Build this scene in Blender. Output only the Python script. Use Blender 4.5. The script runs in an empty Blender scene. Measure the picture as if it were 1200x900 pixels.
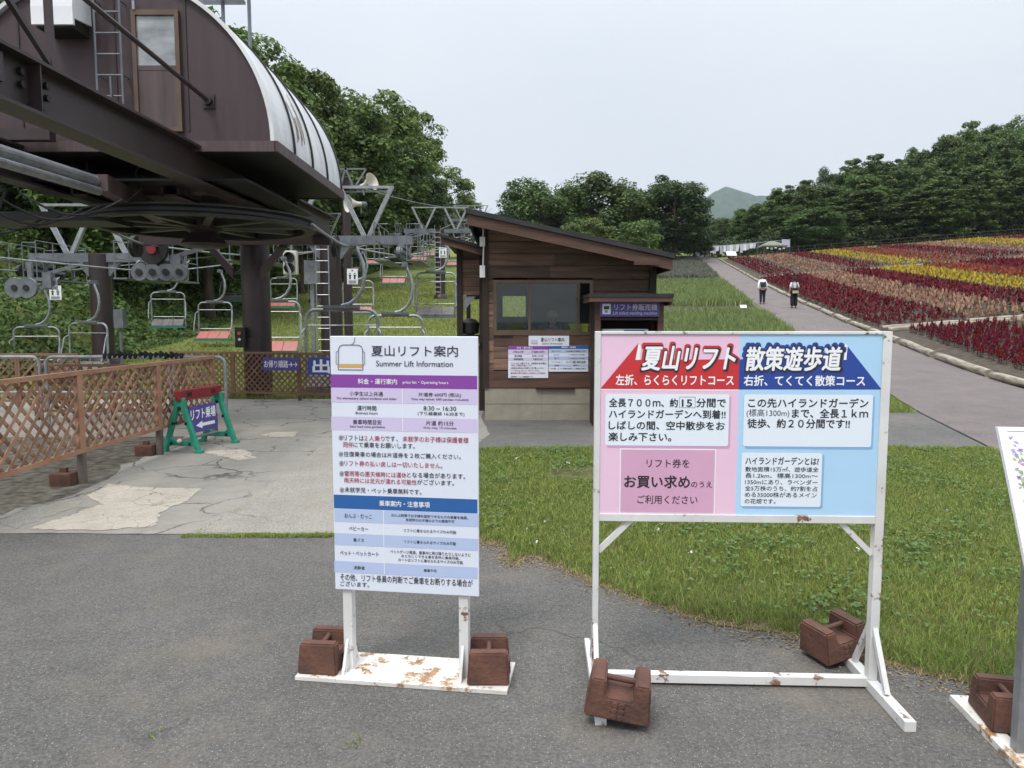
import bpy, bmesh, math, random
import numpy as np
from mathutils import Vector, Matrix, Euler
R = math.radians
SC = bpy.context.scene
COL = SC.collection
random.seed(7)
rng = np.random.default_rng(11)

# ------------------------------------------------------------------ camera
CAMH, PITCH, F = 1.55, R(5.0), 850.0
cam_d = bpy.data.cameras.new('camera'); cam = bpy.data.objects.new('camera', cam_d); COL.objects.link(cam)
cam.location = (0, 0, CAMH); cam.rotation_euler = (R(90) - PITCH, 0, 0)
cam_d.sensor_width = 36; cam_d.lens = F / 1200 * 36; cam_d.clip_start = 0.05; cam_d.clip_end = 20000
SC.camera = cam

# ------------------------------------------------------------------ sky and sun
SUN_EL, SUN_AZ = R(58), R(205)
w = bpy.data.worlds.new('World'); SC.world = w; w.use_nodes = True
nt = w.node_tree; nt.nodes.clear()
def nn(t, typ, **kw):
    n = t.nodes.new(typ)
    for k, v in kw.items(): setattr(n, k, v)
    return n
out = nn(nt, 'ShaderNodeOutputWorld'); bg = nn(nt, 'ShaderNodeBackground'); sky = nn(nt, 'ShaderNodeTexSky')
sky.sky_type = 'NISHITA'; sky.sun_disc = False; sky.sun_elevation = SUN_EL; sky.sun_rotation = SUN_AZ
sky.air_density = 1.0; sky.dust_density = 3.0; sky.ozone_density = 1.5
mixo = nn(nt, 'ShaderNodeMix', data_type='RGBA'); mixo.inputs[0].default_value = 0.88     # high thin overcast over the blue
geo = nn(nt, 'ShaderNodeTexCoord'); cn = nn(nt, 'ShaderNodeTexNoise'); cn.inputs['Scale'].default_value = 1.5; cn.inputs['Detail'].default_value = 5
cmap = nn(nt, 'ShaderNodeMapping'); cmap.inputs['Scale'].default_value = (1, 1, 3.0)
ramp = nn(nt, 'ShaderNodeValToRGB')
ramp.color_ramp.elements[0].position = .3; ramp.color_ramp.elements[0].color = (5.35, 5.80, 6.30, 1)
ramp.color_ramp.elements[1].position = .75; ramp.color_ramp.elements[1].color = (6.25, 6.50, 6.85, 1)
nt.links.new(geo.outputs['Generated'], cmap.inputs[0]); nt.links.new(cmap.outputs[0], cn.inputs['Vector'])
nt.links.new(cn.outputs['Fac'], ramp.inputs[0])
# overcast skies are several times brighter overhead than near the horizon
sepz = nn(nt, 'ShaderNodeSeparateXYZ'); nt.links.new(geo.outputs['Generated'], sepz.inputs[0])
mx0 = nn(nt, 'ShaderNodeMath', operation='MAXIMUM'); mx0.inputs[1].default_value = 0; nt.links.new(sepz.outputs['Z'], mx0.inputs[0])
pw_ = nn(nt, 'ShaderNodeMath', operation='POWER'); pw_.inputs[1].default_value = 3.2; nt.links.new(mx0.outputs[0], pw_.inputs[0])
gr_ = nn(nt, 'ShaderNodeMath', operation='MULTIPLY_ADD'); gr_.inputs[1].default_value = 3.7; gr_.inputs[2].default_value = 1.0; nt.links.new(pw_.outputs[0], gr_.inputs[0])
ml_ = nn(nt, 'ShaderNodeVectorMath', operation='SCALE'); nt.links.new(ramp.outputs[0], ml_.inputs[0]); nt.links.new(gr_.outputs[0], ml_.inputs['Scale'])
nt.links.new(sky.outputs[0], mixo.inputs['A']); nt.links.new(ml_.outputs[0], mixo.inputs['B'])
nt.links.new(mixo.outputs['Result'], bg.inputs[0]); bg.inputs[1].default_value = 0.1
nt.links.new(bg.outputs[0], out.inputs[0])
sd = bpy.data.lights.new('sun', 'SUN'); sd.energy = 1.5; sd.angle = R(14); sd.color = (1, .965, .91)
sun = bpy.data.objects.new('sun', sd); COL.objects.link(sun)
# direction towards the sun: azimuth measured from +Y clockwise as in the sky node
sx, sy, sz = math.sin(SUN_AZ) * math.cos(SUN_EL), math.cos(SUN_AZ) * math.cos(SUN_EL), math.sin(SUN_EL)
sun.rotation_euler = Vector((sx, sy, sz)).to_track_quat('Z', 'Y').to_euler()
SC.view_settings.view_transform = 'Standard'; SC.view_settings.look = 'None'
SC.view_settings.exposure = 0.46; SC.view_settings.gamma = 1.0; SC.view_settings.use_curve_mapping = False
SC.render.engine = 'CYCLES'
SC.cycles.max_bounces = 8; SC.cycles.diffuse_bounces = 4; SC.cycles.transparent_max_bounces = 12
SC.cycles.use_denoising = True

# ------------------------------------------------------------------ helpers
cP, sP = math.cos(PITCH), math.sin(PITCH)
def P(px, py, Y):
    """world point at depth Y seen at a photo position (used once to read real positions off the photo)"""
    dx, dy = (px - 600) / F, (450 - py) / F
    t = Y / (cP + dy * sP)
    return Vector((t * dx, Y, CAMH + t * (dy * cP - sP)))
def G(px, py, z=0.0):
    dx, dy = (px - 600) / F, (450 - py) / F
    t = (z - CAMH) / (dy * cP - sP)
    return Vector((t * dx, t * (cP + dy * sP), z))

def tag(o, label=None, cat=None, group=None, kind=None):
    if label: o['label'] = label
    if cat: o['category'] = cat
    if group: o['group'] = group
    if kind: o['kind'] = kind
    return o
def thing(name, label, cat, loc=(0, 0, 0), rz=0.0, group=None):
    o = bpy.data.objects.new(name, None); COL.objects.link(o); o.empty_display_size = .2
    o.location = loc; o.rotation_euler = (0, 0, rz)
    return tag(o, label, cat, group)
def kids(o): return KIDS.get(o.name, [])
KIDS = {}
def setp(o, parent):
    o.parent = parent
    KIDS.setdefault(parent.name, []).append(o)
def dup(o, parent=None):
    c = o.copy(); COL.objects.link(c)
    if parent is not None: setp(c, parent)
    for ch in list(kids(o)): dup(ch, c)
    return c

class MB:
    def __init__(s): s.v = []; s.f = []; s.m = []; s.mats = []; s.cur = 0
    def mat(s, m):
        if m not in s.mats: s.mats.append(m)
        s.cur = s.mats.index(m); return s
    def add(s, vs, fs):
        b = len(s.v); s.v += [tuple(v) for v in vs]
        for f in fs: s.f.append(tuple(i + b for i in f)); s.m.append(s.cur)
    def box(s, c, d, rot=None):
        x, y, z = d[0] / 2, d[1] / 2, d[2] / 2
        vs = [Vector((i * x, j * y, k * z)) for i in (-1, 1) for j in (-1, 1) for k in (-1, 1)]
        if rot is not None:
            m = rot if isinstance(rot, Matrix) else Euler(rot).to_matrix()
            vs = [m @ v for v in vs]
        vs = [v + Vector(c) for v in vs]
        s.add(vs, [(0, 1, 3, 2), (4, 6, 7, 5), (0, 4, 5, 1), (2, 3, 7, 6), (0, 2, 6, 4), (1, 5, 7, 3)]); return s
    def bb(s, x0, x1, y0, y1, z0, z1):
        return s.box(((x0 + x1) / 2, (y0 + y1) / 2, (z0 + z1) / 2), (x1 - x0, y1 - y0, z1 - z0))
    def beam(s, a, b, w, h, up=(0, 0, 1)):
        a, b = Vector(a), Vector(b); d = b - a; L = d.length; d.normalize()
        u = Vector(up)
        if abs(d.dot(u)) > .98: u = Vector((0, 1, 0))
        r = d.cross(u).normalized(); u = r.cross(d).normalized()
        m = Matrix((r, d, u)).transposed()
        return s.box((a + b) / 2, (w, L, h), m)
    def tube(s, pts, r, n=8, cap=True):
        pts = [Vector(p) for p in pts]; rs = r if isinstance(r, (list, tuple)) else [r] * len(pts)
        rings = []; prev = None
        for i, p in enumerate(pts):
            d = (pts[min(i + 1, len(pts) - 1)] - pts[max(i - 1, 0)]).normalized()
            if prev is None:
                u = Vector((0, 0, 1)) if abs(d.z) < .9 else Vector((1, 0, 0))
            else: u = prev
            a = d.cross(u)
            if a.length < 1e-4: a = d.orthogonal()
            a.normalize(); b = a.cross(d).normalized(); prev = b
            rings.append([p + rs[i] * (math.cos(t) * a + math.sin(t) * b) for t in [2 * math.pi * k / n for k in range(n)]])
        vs = [v for rg in rings for v in rg]; fs = []
        for i in range(len(pts) - 1):
            for k in range(n):
                fs.append((i * n + k, i * n + (k + 1) % n, (i + 1) * n + (k + 1) % n, (i + 1) * n + k))
        if cap: fs += [tuple(range(n))[::-1], tuple((len(pts) - 1) * n + k for k in range(n))]
        s.add(vs, fs); return s
    def lathe(s, prof, c=(0, 0, 0), axis='Z', n=24):
        """prof: list of (radius, height)"""
        vs = []
        for r, h in prof:
            for k in range(n):
                t = 2 * math.pi * k / n; x, y = r * math.cos(t), r * math.sin(t)
                v = (x, y, h) if axis == 'Z' else ((h, x, y) if axis == 'X' else (x, h, y))
                vs.append(Vector(v) + Vector(c))
        fs = []
        for i in range(len(prof) - 1):
            for k in range(n):
                fs.append((i * n + k, i * n + (k + 1) % n, (i + 1) * n + (k + 1) % n, (i + 1) * n + k))
        fs += [tuple(range(n))[::-1], tuple((len(prof) - 1) * n + k for k in range(n))]
        s.add(vs, fs); return s
    def prism(s, poly, a, b, plane='XZ'):
        """extrude a 2d polygon from a to b along the axis normal to plane"""
        n = len(poly)
        def mk(p, t):
            return (p[0], t, p[1]) if plane == 'XZ' else ((p[0], p[1], t) if plane == 'XY' else (t, p[0], p[1]))
        vs = [mk(p, a) for p in poly] + [mk(p, b) for p in poly]
        fs = [tuple(range(n)), tuple(range(2 * n - 1, n - 1, -1))] + [(i, i + n, (i + 1) % n + n, (i + 1) % n) for i in range(n)]
        s.add(vs, fs); return s
    def build(s, name, m=None, parent=None, smooth=False, bevel=0, fix=True, label=None):
        me = bpy.data.meshes.new(name); me.from_pydata(s.v, [], s.f)
        mats = s.mats if s.mats else [m]
        for q in mats: me.materials.append(q)
        if s.mats and len(mats) > 1: me.polygons.foreach_set('material_index', s.m)
        if fix or bevel:
            bm = bmesh.new(); bm.from_mesh(me)
            if fix: bmesh.ops.recalc_face_normals(bm, faces=bm.faces)
            if bevel:
                es = [e for e in bm.edges if len(e.link_faces) == 2 and e.calc_face_angle(0) > .6]
                bmesh.ops.bevel(bm, geom=es, offset=bevel, segments=2, affect='EDGES', profile=.5, clamp_overlap=True)
            bm.to_mesh(me); bm.free()
        if smooth:
            me.polygons.foreach_set('use_smooth', [True] * len(me.polygons))
            try: me.set_sharp_from_angle(angle=R(40))
            except Exception: pass
        me.update()
        o = bpy.data.objects.new(name, me); COL.objects.link(o)
        if parent is not None: setp(o, parent)
        if label: o['label'] = label
        return o

def pieces(mb):
    """split a builder into its separate solids"""
    par = list(range(len(mb.v)))
    def fd(i):
        while par[i] != i: par[i] = par[par[i]]; i = par[i]
        return i
    for f in mb.f:
        for j in f[1:]: par[fd(f[0])] = fd(j)
    g = {}
    for f, m in zip(mb.f, mb.m): g.setdefault(fd(f[0]), []).append((f, m))
    out = []
    for fs in g.values():
        q = MB(); q.mats = list(mb.mats); ids = {}
        for f, m in fs:
            t = []
            for i in f:
                if i not in ids: ids[i] = len(q.v); q.v.append(mb.v[i])
                t.append(ids[i])
            q.f.append(tuple(t)); q.m.append(m)
        out.append(q)
    return out
def each(mb, name, m, parent, world=False, **kw):
    """every separate solid of the builder becomes a part of its own"""
    return [(wpart if world else MB.build)(*( (q, name, m, parent)), **kw) for q in pieces(mb)]
def np_obj(name, V, Fq, mats, mi=None, parent=None, tri=False):
    """big meshes from numpy: V (n,3), Fq (m,k)"""
    me = bpy.data.meshes.new(name); k = Fq.shape[1]
    me.vertices.add(len(V)); me.vertices.foreach_set('co', np.ascontiguousarray(V, dtype=np.float32).ravel())
    me.loops.add(Fq.size); me.loops.foreach_set('vertex_index', Fq.astype(np.int32).ravel())
    me.polygons.add(len(Fq)); me.polygons.foreach_set('loop_start', np.arange(0, Fq.size, k, dtype=np.int32))
    me.polygons.foreach_set('loop_total', np.full(len(Fq), k, dtype=np.int32))
    for q in mats: me.materials.append(q)
    if mi is not None: me.polygons.foreach_set('material_index', np.asarray(mi, dtype=np.int32))
    me.update(calc_edges=True); me.validate()
    o = bpy.data.objects.new(name, me); COL.objects.link(o)
    if parent is not None: setp(o, parent)
    return o

# ------------------------------------------------------------------ materials
def srgb(r, g, b):
    f = lambda c: (c / 255 / 12.92) if c / 255 <= .04045 else ((c / 255 + .055) / 1.055) ** 2.4
    return (f(r), f(g), f(b))
def c4(c): return (c[0], c[1], c[2], 1)
def newmat(name):
    m = bpy.data.materials.new(name); m.use_nodes = True
    t = m.node_tree; b = t.nodes['Principled BSDF']
    return m, t, b
def mixrgb(t, fac, a, b, typ='MIX'):
    n = nn(t, 'ShaderNodeMix', data_type='RGBA', blend_type=typ)
    for i, v in ((0, fac), ('A', a), ('B', b)):
        if hasattr(v, 'is_linked') or hasattr(v, 'links'): t.links.new(v, n.inputs[i])
        elif i == 0: n.inputs[0].default_value = v
        else: n.inputs[i].default_value = c4(v)
    return n.outputs['Result']
def noise(t, vec, scale, detail=4, rough=.55, lo=.35, hi=.65):
    n = nn(t, 'ShaderNodeTexNoise'); n.inputs['Scale'].default_value = scale; n.inputs['Detail'].default_value = detail
    n.inputs['Roughness'].default_value = rough
    t.links.new(vec, n.inputs['Vector'])
    mr = nn(t, 'ShaderNodeMapRange'); mr.inputs['From Min'].default_value = lo; mr.inputs['From Max'].default_value = hi
    t.links.new(n.outputs['Fac'], mr.inputs['Value'])
    return mr.outputs['Result']
def coords(t, scale=(1, 1, 1), kind='Object'):
    tc = nn(t, 'ShaderNodeTexCoord'); mp = nn(t, 'ShaderNodeMapping'); mp.inputs['Scale'].default_value = scale
    t.links.new(tc.outputs[kind], mp.inputs[0]); return mp.outputs[0]
def bump(t, b, h, strength, dist=.01):
    bp = nn(t, 'ShaderNodeBump'); bp.inputs['Strength'].default_value = strength; bp.inputs['Distance'].default_value = dist
    t.links.new(h, bp.inputs['Height']); t.links.new(bp.outputs[0], b.inputs['Normal'])
def M(name, c1, c2=None, scale=6, rough=.6, metal=0, bmp=0, stretch=(1, 1, 1), spec=.4, island=0):
    m, t, b = newmat(name); c2 = c2 or tuple(x * .8 for x in c1)
    v = coords(t, stretch)
    f = noise(t, v, scale)
    col = mixrgb(t, f, c1, c2)
    if island:
        g = nn(t, 'ShaderNodeNewGeometry'); mr = nn(t, 'ShaderNodeMapRange')
        mr.inputs['To Min'].default_value = 1 - island; mr.inputs['To Max'].default_value = 1 + island
        t.links.new(g.outputs['Random Per Island'], mr.inputs['Value'])
        hv = nn(t, 'ShaderNodeHueSaturation'); t.links.new(col, hv.inputs['Color']); t.links.new(mr.outputs[0], hv.inputs['Value'])
        col = hv.outputs[0]
    t.links.new(col, b.inputs['Base Color'])
    b.inputs['Roughness'].default_value = rough; b.inputs['Metallic'].default_value = metal
    b.inputs['Specular IOR Level'].default_value = spec
    if bmp: bump(t, b, noise(t, v, scale * 6, 3), bmp, .004)
    return m
def worn(name, paint, rust, amount=.62, scale=9, rough=.45, under=None):
    """paint with rust and chips where a noise passes a threshold"""
    m, t, b = newmat(name); v = coords(t)
    base = mixrgb(t, noise(t, v, 3), paint, tuple(x * .82 for x in paint))
    n1 = noise(t, v, scale, 8, .7, amount - .02, amount + .03)
    n2 = noise(t, v, scale * 3.5, 5, .6, .35, .62)
    col = mixrgb(t, n1, base, mixrgb(t, n2, rust, tuple(x * .35 for x in rust)))
    stain = noise(t, v, scale * .45, 5, .6, amount - .08, amount + .2)
    col2 = mixrgb(t, stain, col, tuple(.55 * a + .45 * bq for a, bq in zip(rust, paint)))
    col = mixrgb(t, .45, col, col2)
    t.links.new(col, b.inputs['Base Color']); b.inputs['Roughness'].default_value = rough
    bump(t, b, n1, .25, .001)
    return m
def leafmat(name, dark, light, trans=.25, rough=.55):
    m, t, b = newmat(name)
    g = nn(t, 'ShaderNodeNewGeometry'); v = coords(t)
    col = mixrgb(t, g.outputs['Random Per Island'], dark, light)
    col = mixrgb(t, noise(t, v, .35, 3), col, mixrgb(t, .5, dark, light, 'MULTIPLY'), 'MIX') if False else col
    oi = nn(t, 'ShaderNodeObjectInfo'); hv = nn(t, 'ShaderNodeHueSaturation')
    mr = nn(t, 'ShaderNodeMapRange'); mr.inputs['To Min'].default_value = .72; mr.inputs['To Max'].default_value = 1.22
    t.links.new(oi.outputs['Random'], mr.inputs['Value']); t.links.new(mr.outputs[0], hv.inputs['Value'])
    mr2 = nn(t, 'ShaderNodeMapRange'); mr2.inputs['To Min'].default_value = .485; mr2.inputs['To Max'].default_value = .515
    wn = nn(t, 'ShaderNodeMath', operation='FRACT'); ml = nn(t, 'ShaderNodeMath', operation='MULTIPLY'); ml.inputs[1].default_value = 7.13
    t.links.new(oi.outputs['Random'], ml.inputs[0]); t.links.new(ml.outputs[0], wn.inputs[0]); t.links.new(wn.outputs[0], mr2.inputs['Value'])
    t.links.new(mr2.outputs[0], hv.inputs['Hue']); t.links.new(col, hv.inputs['Color'])
    col = hv.outputs[0]
    t.links.new(col, b.inputs['Base Color']); b.inputs['Roughness'].default_value = rough; b.inputs['Specular IOR Level'].default_value = .25
    tr = nn(t, 'ShaderNodeBsdfTranslucent'); t.links.new(col, tr.inputs['Color'])
    mx = nn(t, 'ShaderNodeMixShader'); mx.inputs[0].default_value = trans
    t.links.new(b.outputs[0], mx.inputs[1]); t.links.new(tr.outputs[0], mx.inputs[2])
    t.links.new(mx.outputs[0], t.nodes['Material Output'].inputs[0])
    return m

def asphalt_mat(name, c, tint, specks=.5):
    m, t, b = newmat(name); v = coords(t)
    big = noise(t, v, .55, 6, .65, .36, .64); mid = noise(t, v, 2.4, 7, .75, .36, .64); fine = noise(t, v, 75, 4, .8, .36, .64)
    col = mixrgb(t, big, tuple(x * .70 for x in c), tuple(x * 1.36 for x in tint))
    col = mixrgb(t, .5, col, mixrgb(t, mid, tuple(x * .62 for x in c), tuple(x * 1.42 for x in c)))
    col = mixrgb(t, .55, col, mixrgb(t, fine, tuple(x * .34 for x in c), tuple(x * 1.75 for x in c)))
    vo = nn(t, 'ShaderNodeTexVoronoi'); vo.inputs['Scale'].default_value = 115; t.links.new(v, vo.inputs['Vector'])
    mr = nn(t, 'ShaderNodeMapRange'); mr.inputs['From Min'].default_value = .30; mr.inputs['From Max'].default_value = .16
    t.links.new(vo.outputs['Distance'], mr.inputs['Value'])
    sep = nn(t, 'ShaderNodeSeparateColor'); t.links.new(vo.outputs['Color'], sep.inputs[0])
    mr2 = nn(t, 'ShaderNodeMapRange'); mr2.inputs['From Min'].default_value = .72; mr2.inputs['From Max'].default_value = .95
    t.links.new(sep.outputs[0], mr2.inputs['Value'])
    mu = nn(t, 'ShaderNodeMath', operation='MULTIPLY'); t.links.new(mr.outputs[0], mu.inputs[0]); t.links.new(mr2.outputs[0], mu.inputs[1])
    mu2 = nn(t, 'ShaderNodeMath', operation='MULTIPLY'); mu2.inputs[1].default_value = specks; t.links.new(mu.outputs[0], mu2.inputs[0])
    col = mixrgb(t, mu2.outputs[0], col, (.48, .46, .43))
    # brownish dust stains
    st = noise(t, v, 1.1, 6, .7, .52, .70); mu3 = nn(t, 'ShaderNodeMath', operation='MULTIPLY'); mu3.inputs[1].default_value = .5
    t.links.new(st, mu3.inputs[0]); col = mixrgb(t, mu3.outputs[0], col, (.20, .165, .125))
    t.links.new(col, b.inputs['Base Color']); b.inputs['Roughness'].default_value = .85; b.inputs['Specular IOR Level'].default_value = .25
    # hairline cracks where a broad mask allows them
    vo2 = nn(t, 'ShaderNodeTexVoronoi', feature='DISTANCE_TO_EDGE'); vo2.inputs['Scale'].default_value = .8
    dn = nn(t, 'ShaderNodeTexNoise'); dn.inputs['Scale'].default_value = 3.0; dn.inputs['Detail'].default_value = 6; t.links.new(v, dn.inputs['Vector'])
    sc = nn(t, 'ShaderNodeVectorMath', operation='SCALE'); sc.inputs['Scale'].default_value = .5; t.links.new(dn.outputs['Color'], sc.inputs[0])
    ad = nn(t, 'ShaderNodeVectorMath', operation='ADD'); t.links.new(sc.outputs[0], ad.inputs[0]); t.links.new(v, ad.inputs[1]); t.links.new(ad.outputs[0], vo2.inputs['Vector'])
    ck = nn(t, 'ShaderNodeMapRange'); ck.inputs['From Min'].default_value = .010; ck.inputs['From Max'].default_value = .002; ck.inputs['To Max'].default_value = .6; t.links.new(vo2.outputs['Distance'], ck.inputs['Value'])
    cm = nn(t, 'ShaderNodeMath', operation='MULTIPLY'); t.links.new(ck.outputs[0], cm.inputs[0]); t.links.new(noise(t, v, .45, 3, .5, .52, .60), cm.inputs[1])
    col = mixrgb(t, cm.outputs[0], col, (.035, .032, .03)); t.links.new(col, b.inputs['Base Color'])
    bump(t, b, fine, .5, .005)
    return m
def cracked_mat(name, c, cracks=.9, cscale=1.1):
    m, t, b = newmat(name); v = coords(t)
    big = noise(t, v, .6, 6, .7, .36, .64); mid = noise(t, v, 5, 6, .75, .34, .66); fine = noise(t, v, 120, 2, .6, .3, .7)
    col = mixrgb(t, big, tuple(x * .72 for x in c), tuple(x * 1.2 for x in c))
    col = mixrgb(t, .4, col, mixrgb(t, mid, tuple(x * .6 for x in c), tuple(x * 1.4 for x in c)))
    col = mixrgb(t, .4, col, mixrgb(t, fine, tuple(x * .5 for x in c), tuple(x * 1.5 for x in c)))
    dn = nn(t, 'ShaderNodeTexNoise'); dn.inputs['Scale'].default_value = 2.2; dn.inputs['Detail'].default_value = 5; t.links.new(v, dn.inputs['Vector'])
    ad = nn(t, 'ShaderNodeVectorMath', operation='ADD'); sc = nn(t, 'ShaderNodeVectorMath', operation='SCALE'); sc.inputs['Scale'].default_value = .55
    t.links.new(dn.outputs['Color'], sc.inputs[0]); t.links.new(sc.outputs[0], ad.inputs[0]); t.links.new(v, ad.inputs[1])
    vo = nn(t, 'ShaderNodeTexVoronoi', feature='DISTANCE_TO_EDGE'); vo.inputs['Scale'].default_value = cscale; t.links.new(ad.outputs[0], vo.inputs['Vector'])
    mr = nn(t, 'ShaderNodeMapRange'); mr.inputs['From Min'].default_value = .022; mr.inputs['From Max'].default_value = .004
    t.links.new(vo.outputs['Distance'], mr.inputs['Value'])
    mk = noise(t, v, .8, 3, .5, .40, .56)
    mu = nn(t, 'ShaderNodeMath', operation='MULTIPLY'); t.links.new(mr.outputs[0], mu.inputs[0]); t.links.new(mk, mu.inputs[1])
    mu2 = nn(t, 'ShaderNodeMath', operation='MULTIPLY'); mu2.inputs[1].default_value = cracks; t.links.new(mu.outputs[0], mu2.inputs[0])
    col = mixrgb(t, mu2.outputs[0], col, (.06, .055, .05))
    t.links.new(col, b.inputs['Base Color']); b.inputs['Roughness'].default_value = .9; b.inputs['Specular IOR Level'].default_value = .2
    bump(t, b, fine, .4, .004)
    return m
def ground_mat(name):
    """mown grass slope with dry and bright patches"""
    m, t, b = newmat(name); v = coords(t)
    col = mixrgb(t, noise(t, v, .12, 5), (.14, .20, .046), (.21, .245, .078))
    col = mixrgb(t, noise(t, v, .45, 6, .6, .5, .7), col, (.23, .215, .09))
    col = mixrgb(t, .5, col, mixrgb(t, noise(t, v, 9, 6, .7, .3, .7), (.07, .105, .024), (.235, .255, .09)))
    t.links.new(col, b.inputs['Base Color']); b.inputs['Roughness'].default_value = .95; b.inputs['Specular IOR Level'].default_value = .1
    bump(t, b, noise(t, v, 14, 6, .7, .2, .8), .8, .08)
    return m

m_asphalt = asphalt_mat('asphalt', (.110, .104, .097), (.130, .121, .109), .9)
m_path = asphalt_mat('mauve_asphalt', (.150, .126, .121), (.165, .140, .132), .25)
m_road2 = asphalt_mat('road_asphalt', (.115, .110, .104), (.13, .122, .113), .4)
m_concrete = cracked_mat('old_concrete', (.265, .246, .215))
m_concrete2 = asphalt_mat('coarse_concrete', (.265, .248, .214), (.29, .27, .232), .5)
m_patch = cracked_mat('white_repair_mortar', (.42, .375, .31), .8, 3.0)
m_base = cracked_mat('board_marked_concrete', (.30, .275, .22), .3, .8)
m_grass = ground_mat('grass_ground')
m_soil = M('soil', (.105, .088, .068), (.055, .046, .036), 5, .95, bmp=.8, spec=.1)
m_dirt = M('gravelly_dirt', (.17, .155, .125), (.07, .062, .048), 9, .95, bmp=1.0, spec=.1)
m_lawnsoil = M('lawn_soil', (.085, .105, .032), (.13, .105, .06), 7, .95, bmp=.6, spec=.1)
m_thatch = M('dry_thatch', (.30, .235, .14), (.17, .13, .08), 14, .95, bmp=.6, spec=.1)
m_brown = M('brown_painted_steel', (.046, .031, .032), (.034, .023, .024), 2.0, .42, bmp=.04)
m_brown_wall = M('brown_clad_panel', (.066, .040, .046), (.050, .031, .035), 1.3, .5, stretch=(5, 5, .6))
m_brown_pale = M('faded_brown_panel', (.100, .068, .069), (.062, .042, .045), 2.0, .55, stretch=(6, 6, .5))
m_black = M('black_steel', (.022, .02, .02), (.012, .011, .011), 4, .5)
m_rubber = M('black_rubber', (.018, .018, .018), (.03, .03, .03), 8, .8)
m_galv = M('galvanised_steel', (.36, .37, .385), (.24, .25, .265), 7, .42, .55, spec=.5)
m_galvd = M('grey_painted_steel', (.17, .185, .20), (.12, .13, .145), 5, .5, .2)
m_roofmetal = M('bright_sheet_metal', (.72, .72, .72), (.55, .55, .56), 1.3, .42, .15, stretch=(.4, 2.5, 1))
m_wheel = M('bullwheel_paint', (.085, .085, .055), (.05, .05, .035), 3, .45)
m_white = worn('white_painted_steel', (.72, .71, .69), (.24, .11, .045), .605)
m_whiterust = worn('rusty_white_plate', (.74, .71, .66), (.42, .21, .06), .56, 13)
m_rust = M('rusty_cast_iron', (.135, .060, .040), (.075, .038, .029), 7, .78, bmp=.5)
m_lattice = M('stained_lattice_wood', (.215, .108, .064), (.30, .185, .12), 3.5, .7, island=.3, bmp=.1)
m_lattice_dk = M('aged_lattice_wood', (.17, .085, .05), (.21, .125, .08), 3.5, .75, island=.3)
m_plank = M('dark_stained_planks', (.185, .112, .080), (.088, .052, .038), 2.2, .68, stretch=(.6, 1, 7), island=.5, bmp=.35)
m_plank2 = M('reddish_board', (.110, .056, .038), (.066, .034, .025), 2.2, .6, stretch=(.6, 1, 6), island=.2, bmp=.2)
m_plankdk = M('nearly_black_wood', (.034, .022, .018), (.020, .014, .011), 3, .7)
m_roofdk = M('black_roofing', (.03, .03, .032), (.018, .018, .019), 4, .7)
m_bronze = M('bronze_aluminium', (.14, .10, .07), (.11, .075, .055), 3, .4, .4)
m_green = M('green_plastic', (.03, .27, .17), (.02, .20, .13), 5, .4)
m_red = M('dark_red_plastic', (.24, .022, .03), (.17, .016, .022), 5, .45)
m_redseat = M('faded_red_seat', (.40, .10, .085), (.34, .14, .12), 3, .5)
m_greenseat = M('green_seat_frame', (.03, .21, .14), (.025, .15, .11), 4, .5)
m_seatboard = M('grey_seat_board', (.16, .15, .135), (.10, .09, .085), 5, .6)
m_lime = M('lime_plastic', (.50, .56, .10), (.42, .48, .08), 3, .45)
m_bark = M('bark', (.085, .065, .045), (.04, .03, .022), 5, .95, bmp=1, stretch=(1, 1, .3))
m_log = M('pale_log', (.36, .32, .26), (.17, .14, .11), 6, .85, stretch=(.35, .35, 2.5), bmp=.5)
m_whiteplain = M('white_sheet', (.78, .78, .79), (.72, .72, .74), 2, .4)
m_hornw = M('cream_horn', (.62, .58, .50), (.50, .47, .41), 2, .45)
def flat(name, c, rough=.38): 
    m, t, b = newmat(name); b.inputs['Base Color'].default_value = c4(c); b.inputs['Roughness'].default_value = rough; return m
p_white = M('print_white', (.70, .735, .82), (.68, .71, .80), 1.5, .35)
p_purple = flat('print_purple', (.235, .055, .33)); p_lilac = flat('print_lilac', (.60, .52, .72))
p_blue = flat('print_blue', (.025, .115, .34)); p_bluegrey = flat('print_bluegrey', (.44, .52, .72)); p_ink = flat('print_ink', (.025, .025, .032))
p_redink = flat('print_redink', (.42, .03, .075)); p_greyink = flat('print_greyink', (.25, .25, .27)); p_tw = flat('print_textwhite', (.84, .84, .86))
p_pink = M('print_pink', (.80, .545, .69), (.76, .51, .655), 2, .38); p_sky = M('print_skyblue', (.43, .66, .86), (.40, .62, .82), 2, .38)
p_red = flat('print_red', (.55, .030, .035)); p_navy = flat('print_navy', (.022, .060, .30)); p_pinkd = M('print_darkpink', (.66, .38, .53), (.61, .345, .49), 2, .4)
p_pinksh = flat('print_pinkshade', (.60, .35, .52)); p_skysh = flat('print_skyshade', (.24, .42, .68)); p_box = flat('print_box', (.74, .80, .86))
p_signpurple = flat('sign_purple', (.085, .065, .27)); p_signblue = flat('sign_blue', (.035, .065, .30)); p_lav = flat('print_lavender', (.34, .22, .55)); p_cream = flat('print_cream', (.72, .68, .56))
p_orange = flat('print_orange', (.62, .36, .10)); p_leafg = flat('print_leafgreen', (.22, .42, .14))

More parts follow.
